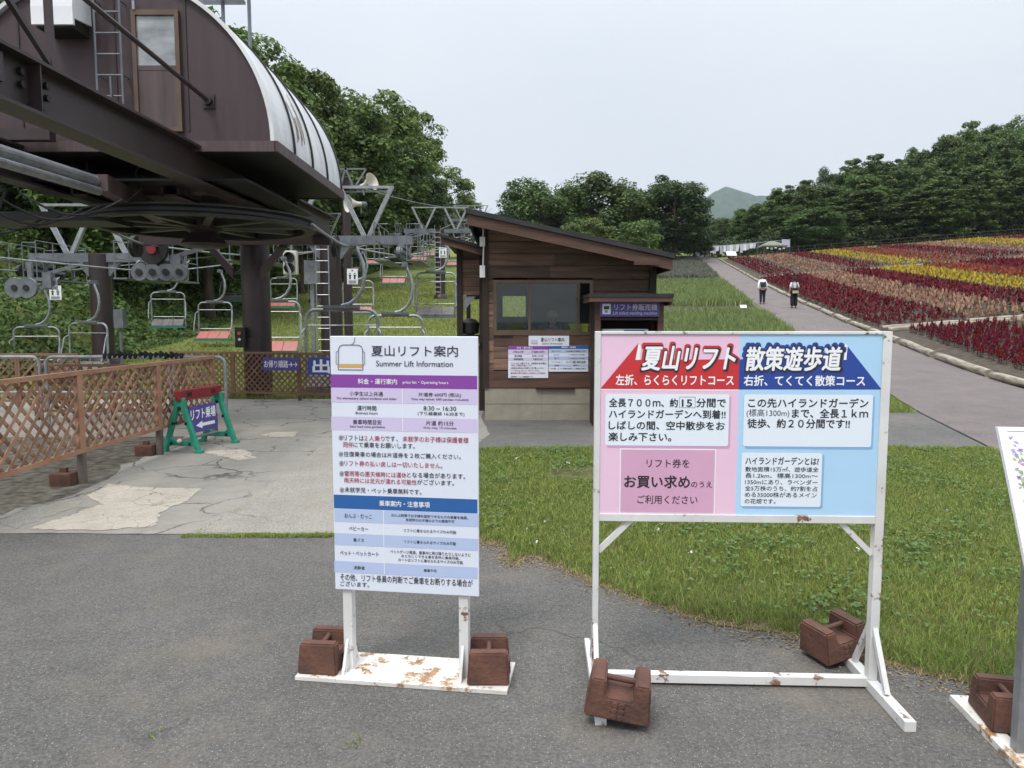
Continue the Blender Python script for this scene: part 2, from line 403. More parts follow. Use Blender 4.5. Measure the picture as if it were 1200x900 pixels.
def glass_mat(name, tint=(.85, .9, .9), alpha=.75):
    m, t, b = newmat(name)
    tr = nn(t, 'ShaderNodeBsdfTransparent'); tr.inputs[0].default_value = c4(tint)
    gl = nn(t, 'ShaderNodeBsdfGlossy'); gl.inputs['Roughness'].default_value = .03
    fr = nn(t, 'ShaderNodeFresnel'); fr.inputs[0].default_value = 1.5
    ma = nn(t, 'ShaderNodeMath', operation='MULTIPLY_ADD'); ma.inputs[1].default_value = 1.0; ma.inputs[2].default_value = 1 - alpha - .24
    t.links.new(fr.outputs[0], ma.inputs[0])
    mx = nn(t, 'ShaderNodeMixShader'); t.links.new(ma.outputs[0], mx.inputs[0]); t.links.new(tr.outputs[0], mx.inputs[1]); t.links.new(gl.outputs[0], mx.inputs[2])
    t.links.new(mx.outputs[0], t.nodes['Material Output'].inputs[0]); return m
m_glass = glass_mat('window_glass')
m_glass2 = glass_mat('hazy_door_glass', (.6, .62, .64), .55)

# ------------------------------------------------------------------ terrain
PROF = [(-400, 0), (15, 0), (17.5, .14), (20, .33), (25, .80), (33, 1.6), (43, 2.65), (60, 4.6), (85, 7.7), (110, 10.8), (150, 15.2), (200, 19), (300, 24), (600, 30), (9000, 40)]
_px = np.array([p[0] for p in PROF]); _pz = np.array([p[1] for p in PROF])
def zbase(Y):
    Y = np.asarray(Y, dtype=float)
    return (np.interp(Y - 1.2, _px, _pz) + np.interp(Y, _px, _pz) + np.interp(Y + 1.2, _px, _pz)) / 3
def ulog(X, Y): return np.asarray(X, dtype=float) - (8.0 + .207 * np.asarray(Y, dtype=float))
def H(X, Y):
    X = np.asarray(X, dtype=float); Y = np.asarray(Y, dtype=float)
    z = zbase(Y)
    u = np.clip(ulog(X, Y), 0, 75); wgt = np.clip((Y - 14) / 12, 0, 1)
    z = z + .078 * u * wgt * np.clip(1 - (Y - 200) / 200, 0, 1)
    edge = np.interp(Y, [10, 16, 25, 45, 80, 140], [-9.0, -13.2, -12.8, -15, -15, -10])
    d = np.clip(edge - X, 0, 60)
    wl = np.clip((Y - 10) / 8, 0, 1) * np.clip(1 - (Y - 250) / 200, 0, 1)
    z = z + wl * (.55 * d - .003 * d * d * 1.2)
    return z
def Hs(x, y): return float(H(x, y))

def axis(lo, hi, near0, near1, step):
    a = list(np.arange(near0, near1 + .01, step)); s = step; x = near1
    while x < hi: s *= 1.35; x += s; a.append(x)
    s = step; x = near0
    while x > lo: s *= 1.35; x -= s; a.insert(0, x)
    return np.array(a)
ax_, ay_ = axis(-6000, 6000, -45, 70, 1.0), axis(-400, 8000, -8, 135, 1.0)
XX, YY = np.meshgrid(ax_, ay_); ZZ = H(XX, YY)
nx, ny = len(ax_), len(ay_)
idx = (np.arange(ny - 1)[:, None] * nx + np.arange(nx - 1)[None, :]).ravel()
ground = np_obj('ground', np.stack([XX.ravel(), YY.ravel(), ZZ.ravel()], 1), np.stack([idx, idx + 1, idx + nx + 1, idx + nx], 1), [m_grass])
ground.data.polygons.foreach_set('use_smooth', [True] * len(ground.data.polygons)); tag(ground, kind='structure')

def sheet(name, poly, z, m):
    """flat sheet from a ground polygon (already world x,y)"""
    me = bpy.data.meshes.new(name); bm = bmesh.new()
    f = bm.faces.new([bm.verts.new((p[0], p[1], z)) for p in poly]); bmesh.ops.triangulate(bm, faces=[f])
    bmesh.ops.recalc_face_normals(bm, faces=bm.faces)
    for f in bm.faces:
        if f.normal.z < 0: f.normal_flip()
    bm.to_mesh(me); bm.free(); me.materials.append(m)
    o = bpy.data.objects.new(name, me); COL.objects.link(o); return tag(o, kind='structure')
def resample(poly, step=.07, amp=.03, seed=1, f=3.0):
    """walk a polygon in short steps and wobble it sideways with smooth noise"""
    r = random.Random(seed); ph = [r.uniform(0, 6.28) for _ in range(6)]; o = []; s = 0.0
    for i in range(len(poly)):
        a, b = Vector(poly[i][:2]), Vector(poly[(i + 1) % len(poly)][:2]); d = b - a; L_ = d.length; n = max(1, int(L_ / step)); nr = Vector((-d.y, d.x)) / max(L_, 1e-6)
        for k in range(n):
            t = s + L_ * k / n; w_ = sum(math.sin(t * f * (1.7 ** q) + ph[q]) / (1.25 ** q) for q in range(6)) / 3
            p = a.lerp(b, k / n) + nr * amp * w_; o.append((p.x, p.y))
        s += L_
    return o
def rough(poly, n=6, amp=.04, seed=1):
    """break up the edges of a polygon"""
    r = random.Random(seed); o = []
    for i in range(len(poly)):
        a, b = Vector(poly[i][:2]), Vector(poly[(i + 1) % len(poly)][:2])
        for k in range(n):
            p = a.lerp(b, k / n)
            o.append((p.x + r.uniform(-amp, amp), p.y + r.uniform(-amp, amp)))
    return o
def strip(name, left, right, m, dz, cross=6, kind='structure'):
    """a strip that follows the terrain between two polylines given as functions of Y"""
    ys = np.concatenate([np.arange(left[0][1], 60, .5), np.arange(60, left[-1][1] + .1, 1.0)])
    lx = np.interp(ys, [p[1] for p in left], [p[0] for p in left]); rx = np.interp(ys, [p[1] for p in right], [p[0] for p in right])
    t = np.linspace(0, 1, cross + 1)
    X = lx[:, None] * (1 - t) + rx[:, None] * t; Y = np.repeat(ys[:, None], cross + 1, 1)
    Z = H(X, Y) + dz; k = cross + 1
    i = (np.arange(len(ys) - 1)[:, None] * k + np.arange(cross)[None, :]).ravel()
    o = np_obj(name, np.stack([X.ravel(), Y.ravel(), Z.ravel()], 1), np.stack([i, i + 1, i + k + 1, i + k], 1), [m])
    return tag(o, kind=kind)
g2 = lambda *pts: [tuple(G(*p)[:2]) for p in pts]

sheet('asphalt_yard', [(-40, -25), (45, -25), (45, 5), (16, 9), (9.0, 12.6), (6.9, 12.9), (-1.0, 13.3), (-9, 13.3), (-40, 13)], .004, m_asphalt)
sheet('road', [(-.9, 8.3), (8.0, 8.3), (8.0, 12.2), (6.8, 12.0), (2.0, 12.3), (-.9, 12.6)], .0065, m_road2)
pad = [tuple(G(390, 629)[:2]), tuple(G(230, 627)[:2]), tuple(G(0, 626)[:2]), (-12, 5.2), (-12, 15.0), (-.5, 14.6), (-.5, 11.5), (-.3, 9.8), (-.7, 7.5), tuple(G(400, 630)[:2])]
sheet('concrete_pad', rough(pad, 5, .012, 3), .008, m_concrete)
sheet('concrete_slab', [tuple(G(230, 625)[:2]), tuple(G(400, 628)[:2]), (-.35, 9.9), (-.5, 11.6), tuple(G(400, 505)[:2]), tuple(G(330, 560)[:2])], .0098, m_concrete2)
sheet('gravel_ground', rough([(-12, 5.32), tuple(G(0, 606)[:2]), tuple(G(110, 572)[:2]), tuple(G(150, 545)[:2]), (-4.15, 8.4), (-4.3, 9.6), (-12, 9.6)], 4, .08, 9), .0092, m_dirt)
wp = [g2((30, 622), (80, 606), (122, 592), (100, 583), (128, 568), (170, 572), (235, 574), (220, 588), (188, 602), (180, 618), (120, 623)),
      g2((240, 531), (262, 528), (287, 528), (300, 538), (280, 541), (262, 537)), g2((304, 511), (322, 507), (350, 507), (344, 513), (318, 513)),
      g2((2, 612), (40, 596), (90, 584), (100, 590), (60, 606), (20, 620))]
for i, p in enumerate(wp[:3]): sheet('repair_patch', rough(p, 9, .022, i + 20), .0115, m_patch)
sheet('repair_patch', rough(wp[3], 4, .04, 31), .0104, m_concrete2)
# mauve path up the hill and the flower bed beside it
PL = [(4.0, 3.0), (5.05, 6.5), (5.85, 8.85), (6.75, 11.8), (7.85, 15), (10.95, 28), (13.75, 41), (28.2, 110), (36, 150)]
PR = [(16.0, 3.0), (13.0, 6.5), (12.0, 8.85), (11.2, 11.8), (11.0, 15), (13.7, 28), (16.4, 41), (30.7, 110), (38.6, 150)]
strip('path', PL, PR, m_path, .022)
BED0, BED1 = 15.5, 106
strip('flower_bed_soil', [(8.25 + .207 * y, y) for y in (BED0, BED1)], [(8 + .207 * y + .62 * y + 4, y) for y in (BED0, BED1)], m_soil, .03, 60)
# lawn
LAWN_PX = [(535, 529), (620, 527), (900, 526), (1165, 527), (1230, 560), (1500, 640), (1500, 930), (1330, 870), (1199, 823), (1120, 803), (1038, 782), (985, 768), (939, 753), (880, 740), (807, 726), (733, 700), (690, 684), (660, 669), (632, 654), (612, 655), (603, 664), (595, 657), (588, 644), (563, 634), (535, 620), (515, 570)]
LAWN = [tuple(G(*p)[:2]) for p in LAWN_PX]
cxl, cyl = np.mean([p[0] for p in LAWN]), np.mean([p[1] for p in LAWN])
LAWNIN = [(p[0] + (cxl - p[0]) * .012, p[1] + (cyl - p[1]) * .018) for p in LAWN]
sheet('lawn_soil', resample(LAWNIN, .05, .05, 5, 5.0), .008, m_lawnsoil)
LAWN2 = [(3.0, 12.35), (6.75, 12.05), (7.75, 15.0), (5, 15.6), (2.6, 15.2)]

# ================================================================== LIFT STATION
def wpart(mb, name, m, parent, **kw):
    """link a part whose shape was written in world coordinates under a thing that stands unrotated somewhere"""
    off = Vector((0, 0, 0)); p = parent
    while p is not None: off += p.location; p = p.parent
    mb.v = [tuple(Vector(v) - off) for v in mb.v]
    return mb.build(name, m, parent, **kw)

HX, HY0, HY1, HZ, HR = P(130, 165, 9).x, 9.0, 12.3, P(318, 166, 9).z - .02, 1.965
st = thing('chairlift_station', 'brown steel chairlift station with barrel roof and big horizontal bullwheel', 'lift station', (-5.15, 14.7, 0))
# end walls: half discs of clad panels with a door opening drawn by the door itself set proud
def halfdisc(y0, y1, r, n=40):
    return [(HX + r * math.cos(math.pi * k / n), HZ + r * math.sin(math.pi * k / n)) for k in range(n + 1)]
b = MB(); b.prism(halfdisc(0, 0, HR - .02), HY0, HY0 + .05)
wpart(b, 'end_wall', m_brown_wall, st)
b = MB(); b.prism(halfdisc(0, 0, HR - .02), HY1 - .05, HY1)
wpart(b, 'end_wall', m_brown_wall, st)
b = MB()
for x in (-6.45, -5.9, -4.75, -3.90): 
    hz = math.sqrt(max(0, (HR - .03) ** 2 - (x - HX) ** 2)); b.bb(x - .012, x + .012, HY0 - .012, HY0 + .002, HZ + .14, HZ + hz)
each(b, 'panel_joint', m_brown, st, True)
# roof shell with standing seams
b = MB(); n = 48
outer = [(HX + (HR + .03) * math.cos(math.pi * k / n), HZ + (HR + .03) * math.sin(math.pi * k / n)) for k in range(n + 1)]
inner = [(HX + (HR - .015) * math.cos(math.pi * k / n), HZ + (HR - .015) * math.sin(math.pi * k / n)) for k in range(n, -1, -1)]
b.prism(outer + inner, HY0 - .06, HY1 + .06)
roof = wpart(b, 'barrel_roof', m_roofmetal, st)
b = MB()
for y in (9.75, 10.62, 11.45, HY1 + .05):
    o1 = [(HX + (HR + .055) * math.cos(math.pi * k / n), HZ + (HR + .055) * math.sin(math.pi * k / n)) for k in range(n + 1)]
    i1 = [(HX + (HR + .012) * math.cos(math.pi * k / n), HZ + (HR + .012) * math.sin(math.pi * k / n)) for k in range(n, -1, -1)]
    b.prism(o1 + i1, y - .018, y + .018)
wpart(b, 'roof_seam', m_black, roof)
# a brown rust streak down the second bay, bonded to the sheet
b = MB(); rr = random.Random(3)
for k in range(5):
    t0 = R(6 + rr.random() * 4); t1 = t0 + R(8 + 14 * rr.random()); y = 9.98 + .085 * k + rr.uniform(-.02, .02); wd = .012 + .014 * rr.random()
    pts = [(HX + (HR + .034) * math.cos(t), y + .05 * math.sin((t - t0) * 14), HZ + (HR + .034) * math.sin(t)) for t in np.linspace(t0, t1, 9)]
    for q in range(8):
        p0, p1 = pts[q], pts[q + 1]
        b.add([(p0[0], p0[1] - wd, p0[2]), (p0[0], p0[1] + wd, p0[2]), (p1[0], p1[1] + wd * .8, p1[2]), (p1[0], p1[1] - wd * .8, p1[2])], [(0, 1, 2, 3)])
m_streak = M('rust_streak', (.30, .22, .16), (.20, .13, .09), 9, .7)
wpart(b, 'rust_streak', m_streak, roof, fix=False)
b = MB(); zt, zb_ = HZ + .01, HZ - .115
b.bb(HX - HR - .05, HX + HR + .05, HY0 - .09, HY0 - .05, zb_, zt); b.bb(HX - HR - .05, HX + HR + .05, HY1 + .05, HY1 + .09, zb_, zt)
b.bb(HX + HR + .04, HX + HR + .08, HY0 - .09, HY1 + .09, zb_, zt); b.bb(HX - HR - .08, HX - HR - .04, HY0 - .09, HY1 + .09, zb_, zt)
wpart(b, 'fascia', m_brown_pale, st)
b = MB(); b.bb(HX - HR - .03, HX + HR + .03, HY0 - .045, HY1 + .045, HZ - .10, HZ - .05); wpart(b, 'floor_plate', m_black, st)
# door
dx0, dx1, dz0, dz1 = P(158, 80, 9).x, P(213, 80, 9).x, P(185, 155, 9).z, P(185, 13, 9).z
dr = MB(); dr.bb(dx0 + .05, dx1 - .05, HY0 - .03, HY0 - .006, dz0 + .05, dz0 + .72); dr.bb(dx0 + .05, dx1 - .05, HY0 - .034, HY0 - .006, dz0 + .715, dz0 + .77)
door = wpart(dr, 'door', m_brown_pale, st)
b = MB(); b.bb(dx0, dx0 + .05, HY0 - .05, HY0 - .004, dz0, dz1); b.bb(dx1 - .05, dx1, HY0 - .05, HY0 - .004, dz0, dz1); b.bb(dx0 + .05, dx1 - .05, HY0 - .05, HY0 - .004, dz1 - .06, dz1); b.bb(dx0 + .05, dx1 - .05, HY0 - .05, HY0 - .004, dz0, dz0 + .05)
wpart(b, 'door_frame', m_bronze, door)
b = MB(); b.bb(dx0 + .05, dx1 - .05, HY0 - .02, HY0 - .008, dz0 + .77, dz1 - .06)
m_pane = M('reflection_tone_pane', (.42, .44, .45), (.16, .17, .18), 1.7, .12, stretch=(1, 1, 2.2), spec=.8)  # pale and dark reflections of the sky are put into the pane colour
wpart(b, 'window_pane', m_pane, door)
b = MB(); b.beam((dx0 + .045, HY0 - .055, 5.22), (dx0 + .045, HY0 - .055, 5.32), .03, .02); wpart(b, 'hinge', m_galv, door)
# roof ladder and vent hood on the end wall
LX_ = P(127, 60, 8.86).x; VX0, VX1, VZ = P(48, 20, 8.8).x, P(96, 20, 8.8).x, P(70, 38, 8.8).z
b = MB()
for s in (-1, 1): b.tube([(LX_ + .15 * s, 8.86, 4.15), (LX_ + .15 * s, 8.86, 6.2)], .014, 6)
for k in range(9): b.tube([(LX_ - .15, 8.86, 4.2 + .24 * k), (LX_ + .15, 8.86, 4.2 + .24 * k)], .011, 6)
for z in (4.45, 5.3): 
    for s in (-1, 1): b.tube([(LX_ + .15 * s, 8.86, z), (LX_ + .15 * s, 9.0, z)], .01, 6)
for s in (-.04, .1): b.tube([(LX_ + .06 + s, 8.84, 4.0), (LX_ + .06 + s, 8.84, 4.42)], .012, 6)
wpart(b, 'roof_ladder', m_galvd, st)
b = MB(); zz0 = VZ + .02; prof = [(HY0 - .005, zz0 + .12), (HY0 - .005, zz0 + .58)] + [(HY0 - .005 - .38 * math.sin(t), zz0 + .20 + .38 * math.cos(t)) for t in np.linspace(.1, math.pi / 2, 8)] + [(HY0 - .385, zz0), (HY0 - .35, zz0), (HY0 - .35, zz0 + .08)]
b.prism(prof, VX0, VX1, 'YZ'); wpart(b, 'vent_hood', m_whiteplain, st)
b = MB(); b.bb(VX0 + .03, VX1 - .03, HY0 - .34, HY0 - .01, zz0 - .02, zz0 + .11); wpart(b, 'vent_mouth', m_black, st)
# roof pipe frame
b = MB(); zr_ = HZ + HR * .93
for x in (-3.98, -3.62): b.tube([(x, 10.4, HZ + .7 * HR), (x, 10.4, 6.05)], .025, 6)
b.tube([(-4.6, 10.4, 6.02), (-3.62, 10.4, 6.02)], .022, 6); b.bb(-4.4, -3.7, 10.3, 10.5, 5.92, 5.96)
wpart(b, 'roof_rail', m_galvd, st)
# main longitudinal beams: channels with flanges
def ibeam(x0, y0, x1, y1, zlo, zhi, wd=.26, tf=.028, tw=.02):
    b = MB(); 
    b.beam((x0, y0, zhi - tf / 2), (x1, y1, zhi - tf / 2), wd, tf); b.beam((x0, y0, zlo + tf / 2), (x1, y1, zlo + tf / 2), wd, tf)
    b.beam((x0 + .0, y0, (zlo + zhi) / 2), (x1, y1, (zlo + zhi) / 2), tw, zhi - zlo - 2 * tf)
    for k in (2, 7):
        t = k / 9 + .02; b.box((x0 + (x1 - x0) * t, y0 + (y1 - y0) * t, (zlo + zhi) / 2), (wd * .9, .014, zhi - zlo - 2 * tf))
    return b
BX0, BX1 = -3.99, -3.72
mb1 = wpart(ibeam(BX0, 3.2, BX1, 15.0, 3.20, 3.64), 'main_beam', m_brown, st)
wpart(ibeam(-6.0, 3.2, -5.95, 15.0, 3.20, 3.64), 'main_beam', m_brown, st)
b = MB()
for (y, zz) in ((5.95, 3.52), (5.95, 3.42), (6.25, 3.5), (6.25, 3.4), (6.05, 3.27), (6.2, 3.27)):
    b.lathe([(.03, -.03), (.03, .0)], (BX0 + .02 + (y - 3.2) * .026 + .02, y, zz), 'X', 6)
each(b, 'bolt', m_black, mb1, True)
b = MB()
for y in (5.6, 12.9): b.beam((-6.1, y, 3.46), (-3.85, y, 3.46), .16, .22)
each(b, 'cross_beam', m_brown, st, True)
b = MB(); b.beam((-8.6, 8.75, 3.72), (-5.4, 8.75, 3.72), .12, .13); each(b, 'cross_beam', m_brown, st, True)
# handrail from the walkway beam to the wall
b = MB()
hp_ = P(245, 119, 9); b.tube([(-3.74, 5.2, 4.80), (-3.72, 6.22, 4.36), (hp_.x, 9.0, hp_.z)], .026, 8)
for y, zt_ in ((5.5, 5.2), (6.22, 4.7)): b.beam((-3.82, y, 3.62), (-3.82, y, zt_), .05, .05)
b.beam((-3.82, 5.25, 4.3), (-3.82, 6.2, 3.66), .04, .04)
b.tube([(-3.82, 3.4, 4.7), (-3.82, 5.5, 4.7)], .024, 8)
wpart(b, 'handrail', m_brown, st)
b = MB(); b.box((hp_.x, HY0 - .012, hp_.z), (.14, .02, .17)); b.lathe([(.055, -.06), (.055, 0)], (hp_.x, HY0 - .022, hp_.z), 'Y', 12); wpart(b, 'rail_plate', m_brown, st)
# carriage below the housing: cross pipe, brackets and hydraulic ram
b = MB(); b.lathe([(.19, -6.3), (.19, -4.05)], (0, 10.0, 3.42), 'X', 20); wpart(b, 'cross_pipe', m_brown, st)
b = MB()
for x in (-5.62, -4.45):
    b.bb(x - .12, x + .12, 9.62, 9.66, 3.60, 3.64); b.bb(x - .12, x - .09, 9.62, 10.3, 3.16, 3.64); b.bb(x + .09, x + .12, 9.62, 10.3, 3.16, 3.64); b.bb(x - .12, x + .12, 9.62, 10.3, 3.61, 3.64); b.bb(x - .12, x + .12, 9.62, 10.3, 3.16, 3.19)
each(b, 'carriage_bracket_plate', m_brown_pale, st, True)
b = MB(); b.prism([(8.9, 3.30), (8.9, 3.10), (10.4, 2.92), (10.5, 2.98), (10.5, 3.12)], -5.02, -4.86, 'YZ'); b.lathe([(.06, -.1), (.06, .1)], (-4.94, 10.35, 3.03), 'X', 12)
wpart(b, 'tension_arm', m_brown_pale, st)
b = MB(); b.tube([(-5.45, 3.5, 3.28), (-5.02, 8.95, 3.22)], .075, 14); b.tube([(-5.30, 3.5, 3.14), (-4.97, 8.9, 3.10)], .05, 12)
each(b, 'tension_ram', m_galv, st, True)
b = MB()
for k in range(5):
    x0 = -5.1 - .3 * k; pts = [(x0 + .9 * t - .5, 8.4 + .5 * t + .1 * k, 3.0 - .22 * math.sin(math.pi * t) - .04 * k) for t in np.linspace(0, 1, 9)]
    b.tube(pts, .014, 6)
b.tube([(-4.75, 9.5, 3.6), (-4.8, 9.45, 3.42), (-4.72, 9.4, 3.2), (-4.85, 9.3, 3.05)], .014, 6)
b.tube([(-6.2, 8.8, 3.2), (-5.98, 8.75, 3.1), (-6.1, 8.7, 2.75), (-6.35, 8.7, 2.62)], .02, 6)
each(b, 'cable', m_rubber, st, True)
b = MB(); b.bb(-7.6, -5.35, 9.7, 10.4, 2.86, 2.98); b.bb(-6.3, -3.3, 9.2, 12.3, 3.28, 3.31); each(b, 'black_sheet', m_black, st, True)  # black slab stands for a dark net; wide black sheet lies over the bullwheel
# bullwheel
BWX, BWY, BWZ, BWR = -4.58, 10.95, 2.98, 1.60
b = MB(); n = 64; prof = [(BWR, .07), (BWR, .05), (BWR - .05, .02), (BWR - .05, -.02), (BWR, -.05), (BWR, -.08), (BWR - .16, -.08), (BWR - .16, .07)]
vs = []; 
for r_, h_ in prof:
    for k in range(n): vs.append((BWX + r_ * math.cos(2 * math.pi * k / n), BWY + r_ * math.sin(2 * math.pi * k / n), BWZ + h_))
fs = [(i * n + k, i * n + (k + 1) % n, ((i + 1) % 8) * n + (k + 1) % n, ((i + 1) % 8) * n + k) for i in range(8) for k in range(n)]
b.add(vs, fs); bw = wpart(b, 'bullwheel', m_black, st, smooth=True)
b = MB()
for k in range(10):
    t = 2 * math.pi * k / 10 + .15; c_, s_ = math.cos(t), math.sin(t)
    for dz in (-.055, .05): b.beam((BWX + .25 * c_, BWY + .25 * s_, BWZ + dz), (BWX + (BWR - .13) * c_, BWY + (BWR - .13) * s_, BWZ + dz * .7), .10, .02)
    b.beam((BWX + .25 * c_, BWY + .25 * s_, BWZ), (BWX + (BWR - .13) * c_, BWY + (BWR - .13) * s_, BWZ), .018, .10)
each(b, 'spoke', m_wheel, bw, True)
b = MB(); b.lathe([(.10, .9), (.10, .45), (.26, .40), (.26, -.10), (.20, -.14), (.34, -.30), (.30, -.34), (.10, -.36)], (BWX, BWY, BWZ), 'Z', 28); wpart(b, 'hub', m_brown, bw, smooth=True)
# column, cross beam with gussets and deflection sheaves
b = MB(); b.lathe([(.36, 0), (.36, .02), (.275, .025), (.275, 3.2), (.275, 3.28)], (-5.15, 14.7, 0), 'Z', 28); col_ = wpart(b, 'column', m_brown, st, smooth=True)
b = MB(); b.box((-5.15, 14.42, .98), (.28, .02, .45)); wpart(b, 'access_hatch', m_brown, col_)
b = MB(); b.beam((-7.2, 14.25, 3.10), (-3.52, 14.25, 3.10), .14, .18); b.beam((-5.15, 14.25, 3.1), (-5.15, 14.7, 3.1), .3, .16)
b.prism([(-5.42, 2.35), (-5.42, 2.57), (-5.82, 3.02), (-5.98, 3.02)], 14.21, 14.29); b.prism([(-4.88, 2.35), (-4.88, 2.57), (-4.48, 3.02), (-4.32, 3.02)], 14.21, 14.29)
wpart(b, 'deflection_beam', m_brown, st)
def sheave_bm(c, r, axis='X', w_=.09, n=24, b=None):
    b = b or MB()
    b.lathe([(r * .25, -w_ * .7), (r * .25, -w_ * .5), (r * .55, -w_ * .45), (r, -w_ * .5), (r, -w_ * .3), (r * .9, 0), (r, w_ * .3), (r, w_ * .5), (r * .55, w_ * .45), (r * .25, w_ * .5), (r * .25, w_ * .7)], c, axis, n); return b
for xs in (-3.42, -7.3):
    wpart(sheave_bm((xs, 14.25, 2.98), .21), 'deflection_sheave', m_black, st, smooth=True)
# front column carrying the near end of the beams (just outside the picture)
b = MB(); b.lathe([(.25, 0), (.25, 3.18)], (-6.4, 3.6, 0), 'Z', 24); b.beam((-6.6, 3.6, 3.10), (-3.8, 3.6, 3.10), .2, .18); wpart(b, 'column', m_brown, st, smooth=True)
# operator box on the column
ob_ = MB(); ob_.bb(-5.46, -5.26, 14.30, 14.44, 1.02, 1.42)
opbox = thing('control_box', 'small dark call box with orange lamp on the brown station column', 'control box', (-5.36, 14.37, 1.02))
wpart(ob_, 'case', m_black, opbox, bevel=.01)
b = MB(); b.lathe([(.035, -.02), (.035, 0)], (-5.36, 14.295, 1.30), 'Y', 12); wpart(b, 'lamp', flat('amber_lens', (.45, .12, .03)), opbox)
b = MB(); b.lathe([(.025, -.02), (.025, 0)], (-5.36, 14.295, 1.18), 'Y', 12); wpart(b, 'push_button', m_whiteplain, opbox)

# ================================================================== TOWERS
def sheave_train(y0, z0, n, r, x, up, b_w, b_f):
    """n wheels in a row along Y carried by a rocker frame"""
    for k in range(n): sheave_bm((x, y0 + (k - (n - 1) / 2) * r * 2.25, z0), r, 'X', .10, 18, b_w)
    L = n * r * 2.25
    for s in (-.11, .11):
        b_f.beam((x + s, y0 - L / 2 + r, z0 + up * .03), (x + s, y0 + L / 2 - r, z0 + up * .03), .02, .07)
        b_f.beam((x + s, y0, z0), (x + s, y0, z0 + up * .38), .03, .16)
    b_f.beam((x, y0 - L / 4, z0 + up * .2), (x, y0 + L / 4, z0 + up * .2), .16, .09)
def tower(base, zarm, gauge, label, group=None, ladder=True, plate=True, side=1, detail=True, wcol=.30, vf=1.42):
    x0, y0 = base; z0 = Hs(x0, y0) - .05
    t = thing('lift_tower', label, 'lift tower', (x0, y0, z0), 0, group)
    h = zarm - z0
    b = MB(); b.lathe([(wcol + .14, 0), (wcol + .14, .12), (wcol + .02, .32), (wcol, .34), (wcol * .92, h + .1)], (0, 0, 0), 'Z', 20); b.build('column', m_brown, t, smooth=True)
    b = MB(); g = gauge / 2
    b.beam((-g - .25, 0, h), (g + .25, 0, h), .22, .24); b.prism([(-.6, h - .12), (.6, h - .12), (.3, h - .5), (-.3, h - .5)], -.06, .06); b.build('cross_arm', m_galvd, t)
    for s in (-1, 1):
        bf = MB(); xg = s * g
        for dx in (-1, 1): bf.beam((xg * .5 + dx * .06, 0, h + .1), (xg * .5 + dx * .70, 0, h + vf), .11, .11)
        each(bf, 'lifting_strut', m_galv, t)
        bw_, bf_ = MB(), MB()
        sheave_train(0, h - .40, 6 if detail else 4, .15, xg, 1, bw_, bf_)
        each(bw_, 'sheave', m_black if s < 0 else m_galvd, t, smooth=True); bf_.build('sheave_frame', m_galvd, t)
        bc = MB()                                     # catwalk beside the sheaves with hoop rails
        for q in (-1, 1):
            xc = xg + q * .42
            bc.box((xc, 0, h - .62), (.36, 2.4, .04))
            for yy in (-1.1, -.4, .4, 1.1):
                bc.tube([(xc + q * .17, yy, h - .6), (xc + q * .17, yy, h + .35)], .016, 6)
            bc.tube([(xc + q * .17, -1.1, h + .35), (xc + q * .17, 1.1, h + .35)], .016, 6); bc.tube([(xc + q * .17, -1.1, h - .1), (xc + q * .17, 1.1, h - .1)], .014, 6)
            for yy in (-1.1, 1.1): bc.tube([(xc - .18, yy, h - .6), (xc - .18, yy, h + .3), (xc + .17, yy, h + .3)], .015, 6)
        bc.build('catwalk', m_galvd, t)
    b = MB(); b.beam((-g * .5 - .75, 0, h + vf), (g * .5 + .75, 0, h + vf), .07, .07); b.build('top_bar', m_galv, t)
    if ladder:
        b = MB(); yl = -wcol - .12
        for s in (-.17, .17): b.tube([(s - .12, yl, .3), (s - .12, yl, h + .3)], .018, 6)
        for k in range(int(h / .3)): b.tube([(-.29, yl, .45 + .3 * k), (.05, yl, .45 + .3 * k)], .012, 6)
        b.build('ladder', m_galv, t)
    return t, h, z0
T1 = tower((-4.95, 20.0), 3.72, 4.0, 'brown lift tower with ladder and horn speakers, first up the slope behind the station column', 'lift towers')
# tall thin mast with lattice frame and the two horns behind the first tower
tw = thing('loudspeaker_mast', 'thin brown mast with grey bracket frame behind the barrel roof, carrying two horns', 'mast', (-5.05, 23.0, Hs(-5.05, 23) - .05))
zt = P(405, 205, 23).z; b = MB(); b.lathe([(.14, Hs(-5.05, 23) - .05), (.13, zt - .1)], (P(407, 300, 23).x, 23, 0), 'Z', 14); wpart(b, 'pole', m_brown, tw, smooth=True)
b = MB()
A_, B_, C_, D_ = P(393, 198, 22.8), P(429, 198, 22.8), P(416, 219, 22.8), P(398, 219, 22.8)
for p, q in ((A_, B_), (B_, C_), (P(405, 197, 22.8), P(399, 219, 22.8)), (P(405, 197, 22.8), P(414, 219, 22.8)), (P(400, 225, 22.8), P(459, 224, 22.8))): b.beam(p, q, .05, .05)
b.box(P(407, 220, 22.8), (.5, .3, .06))
wpart(b, 'bracket_frame', m_galvd, tw)
def horn(c, direction, label):
    t = thing('horn_speaker', label, 'loudspeaker', c); d = Vector(direction).normalized()
    t.rotation_euler = d.to_track_quat('Z', 'Y').to_euler()
    b = MB(); b.lathe([(.07, -.14), (.07, .02), (.10, .10), (.16, .22), (.25, .32), (.265, .33), (.25, .325), (.15, .23), (.08, .10), (.02, .06)], (0, 0, 0), 'Z', 22); b.build('bell', m_hornw, t, smooth=True)
    b = MB(); b.lathe([(.06, -.30), (.085, -.26), (.085, -.12), (.05, -.10)], (0, 0, 0), 'Z', 16); b.build('driver', m_galvd, t, smooth=True)
    b = MB(); b.beam((0, -.02, -.1), (0, -.28, -.1), .05, .03); b.build('bracket', m_galvd, t)
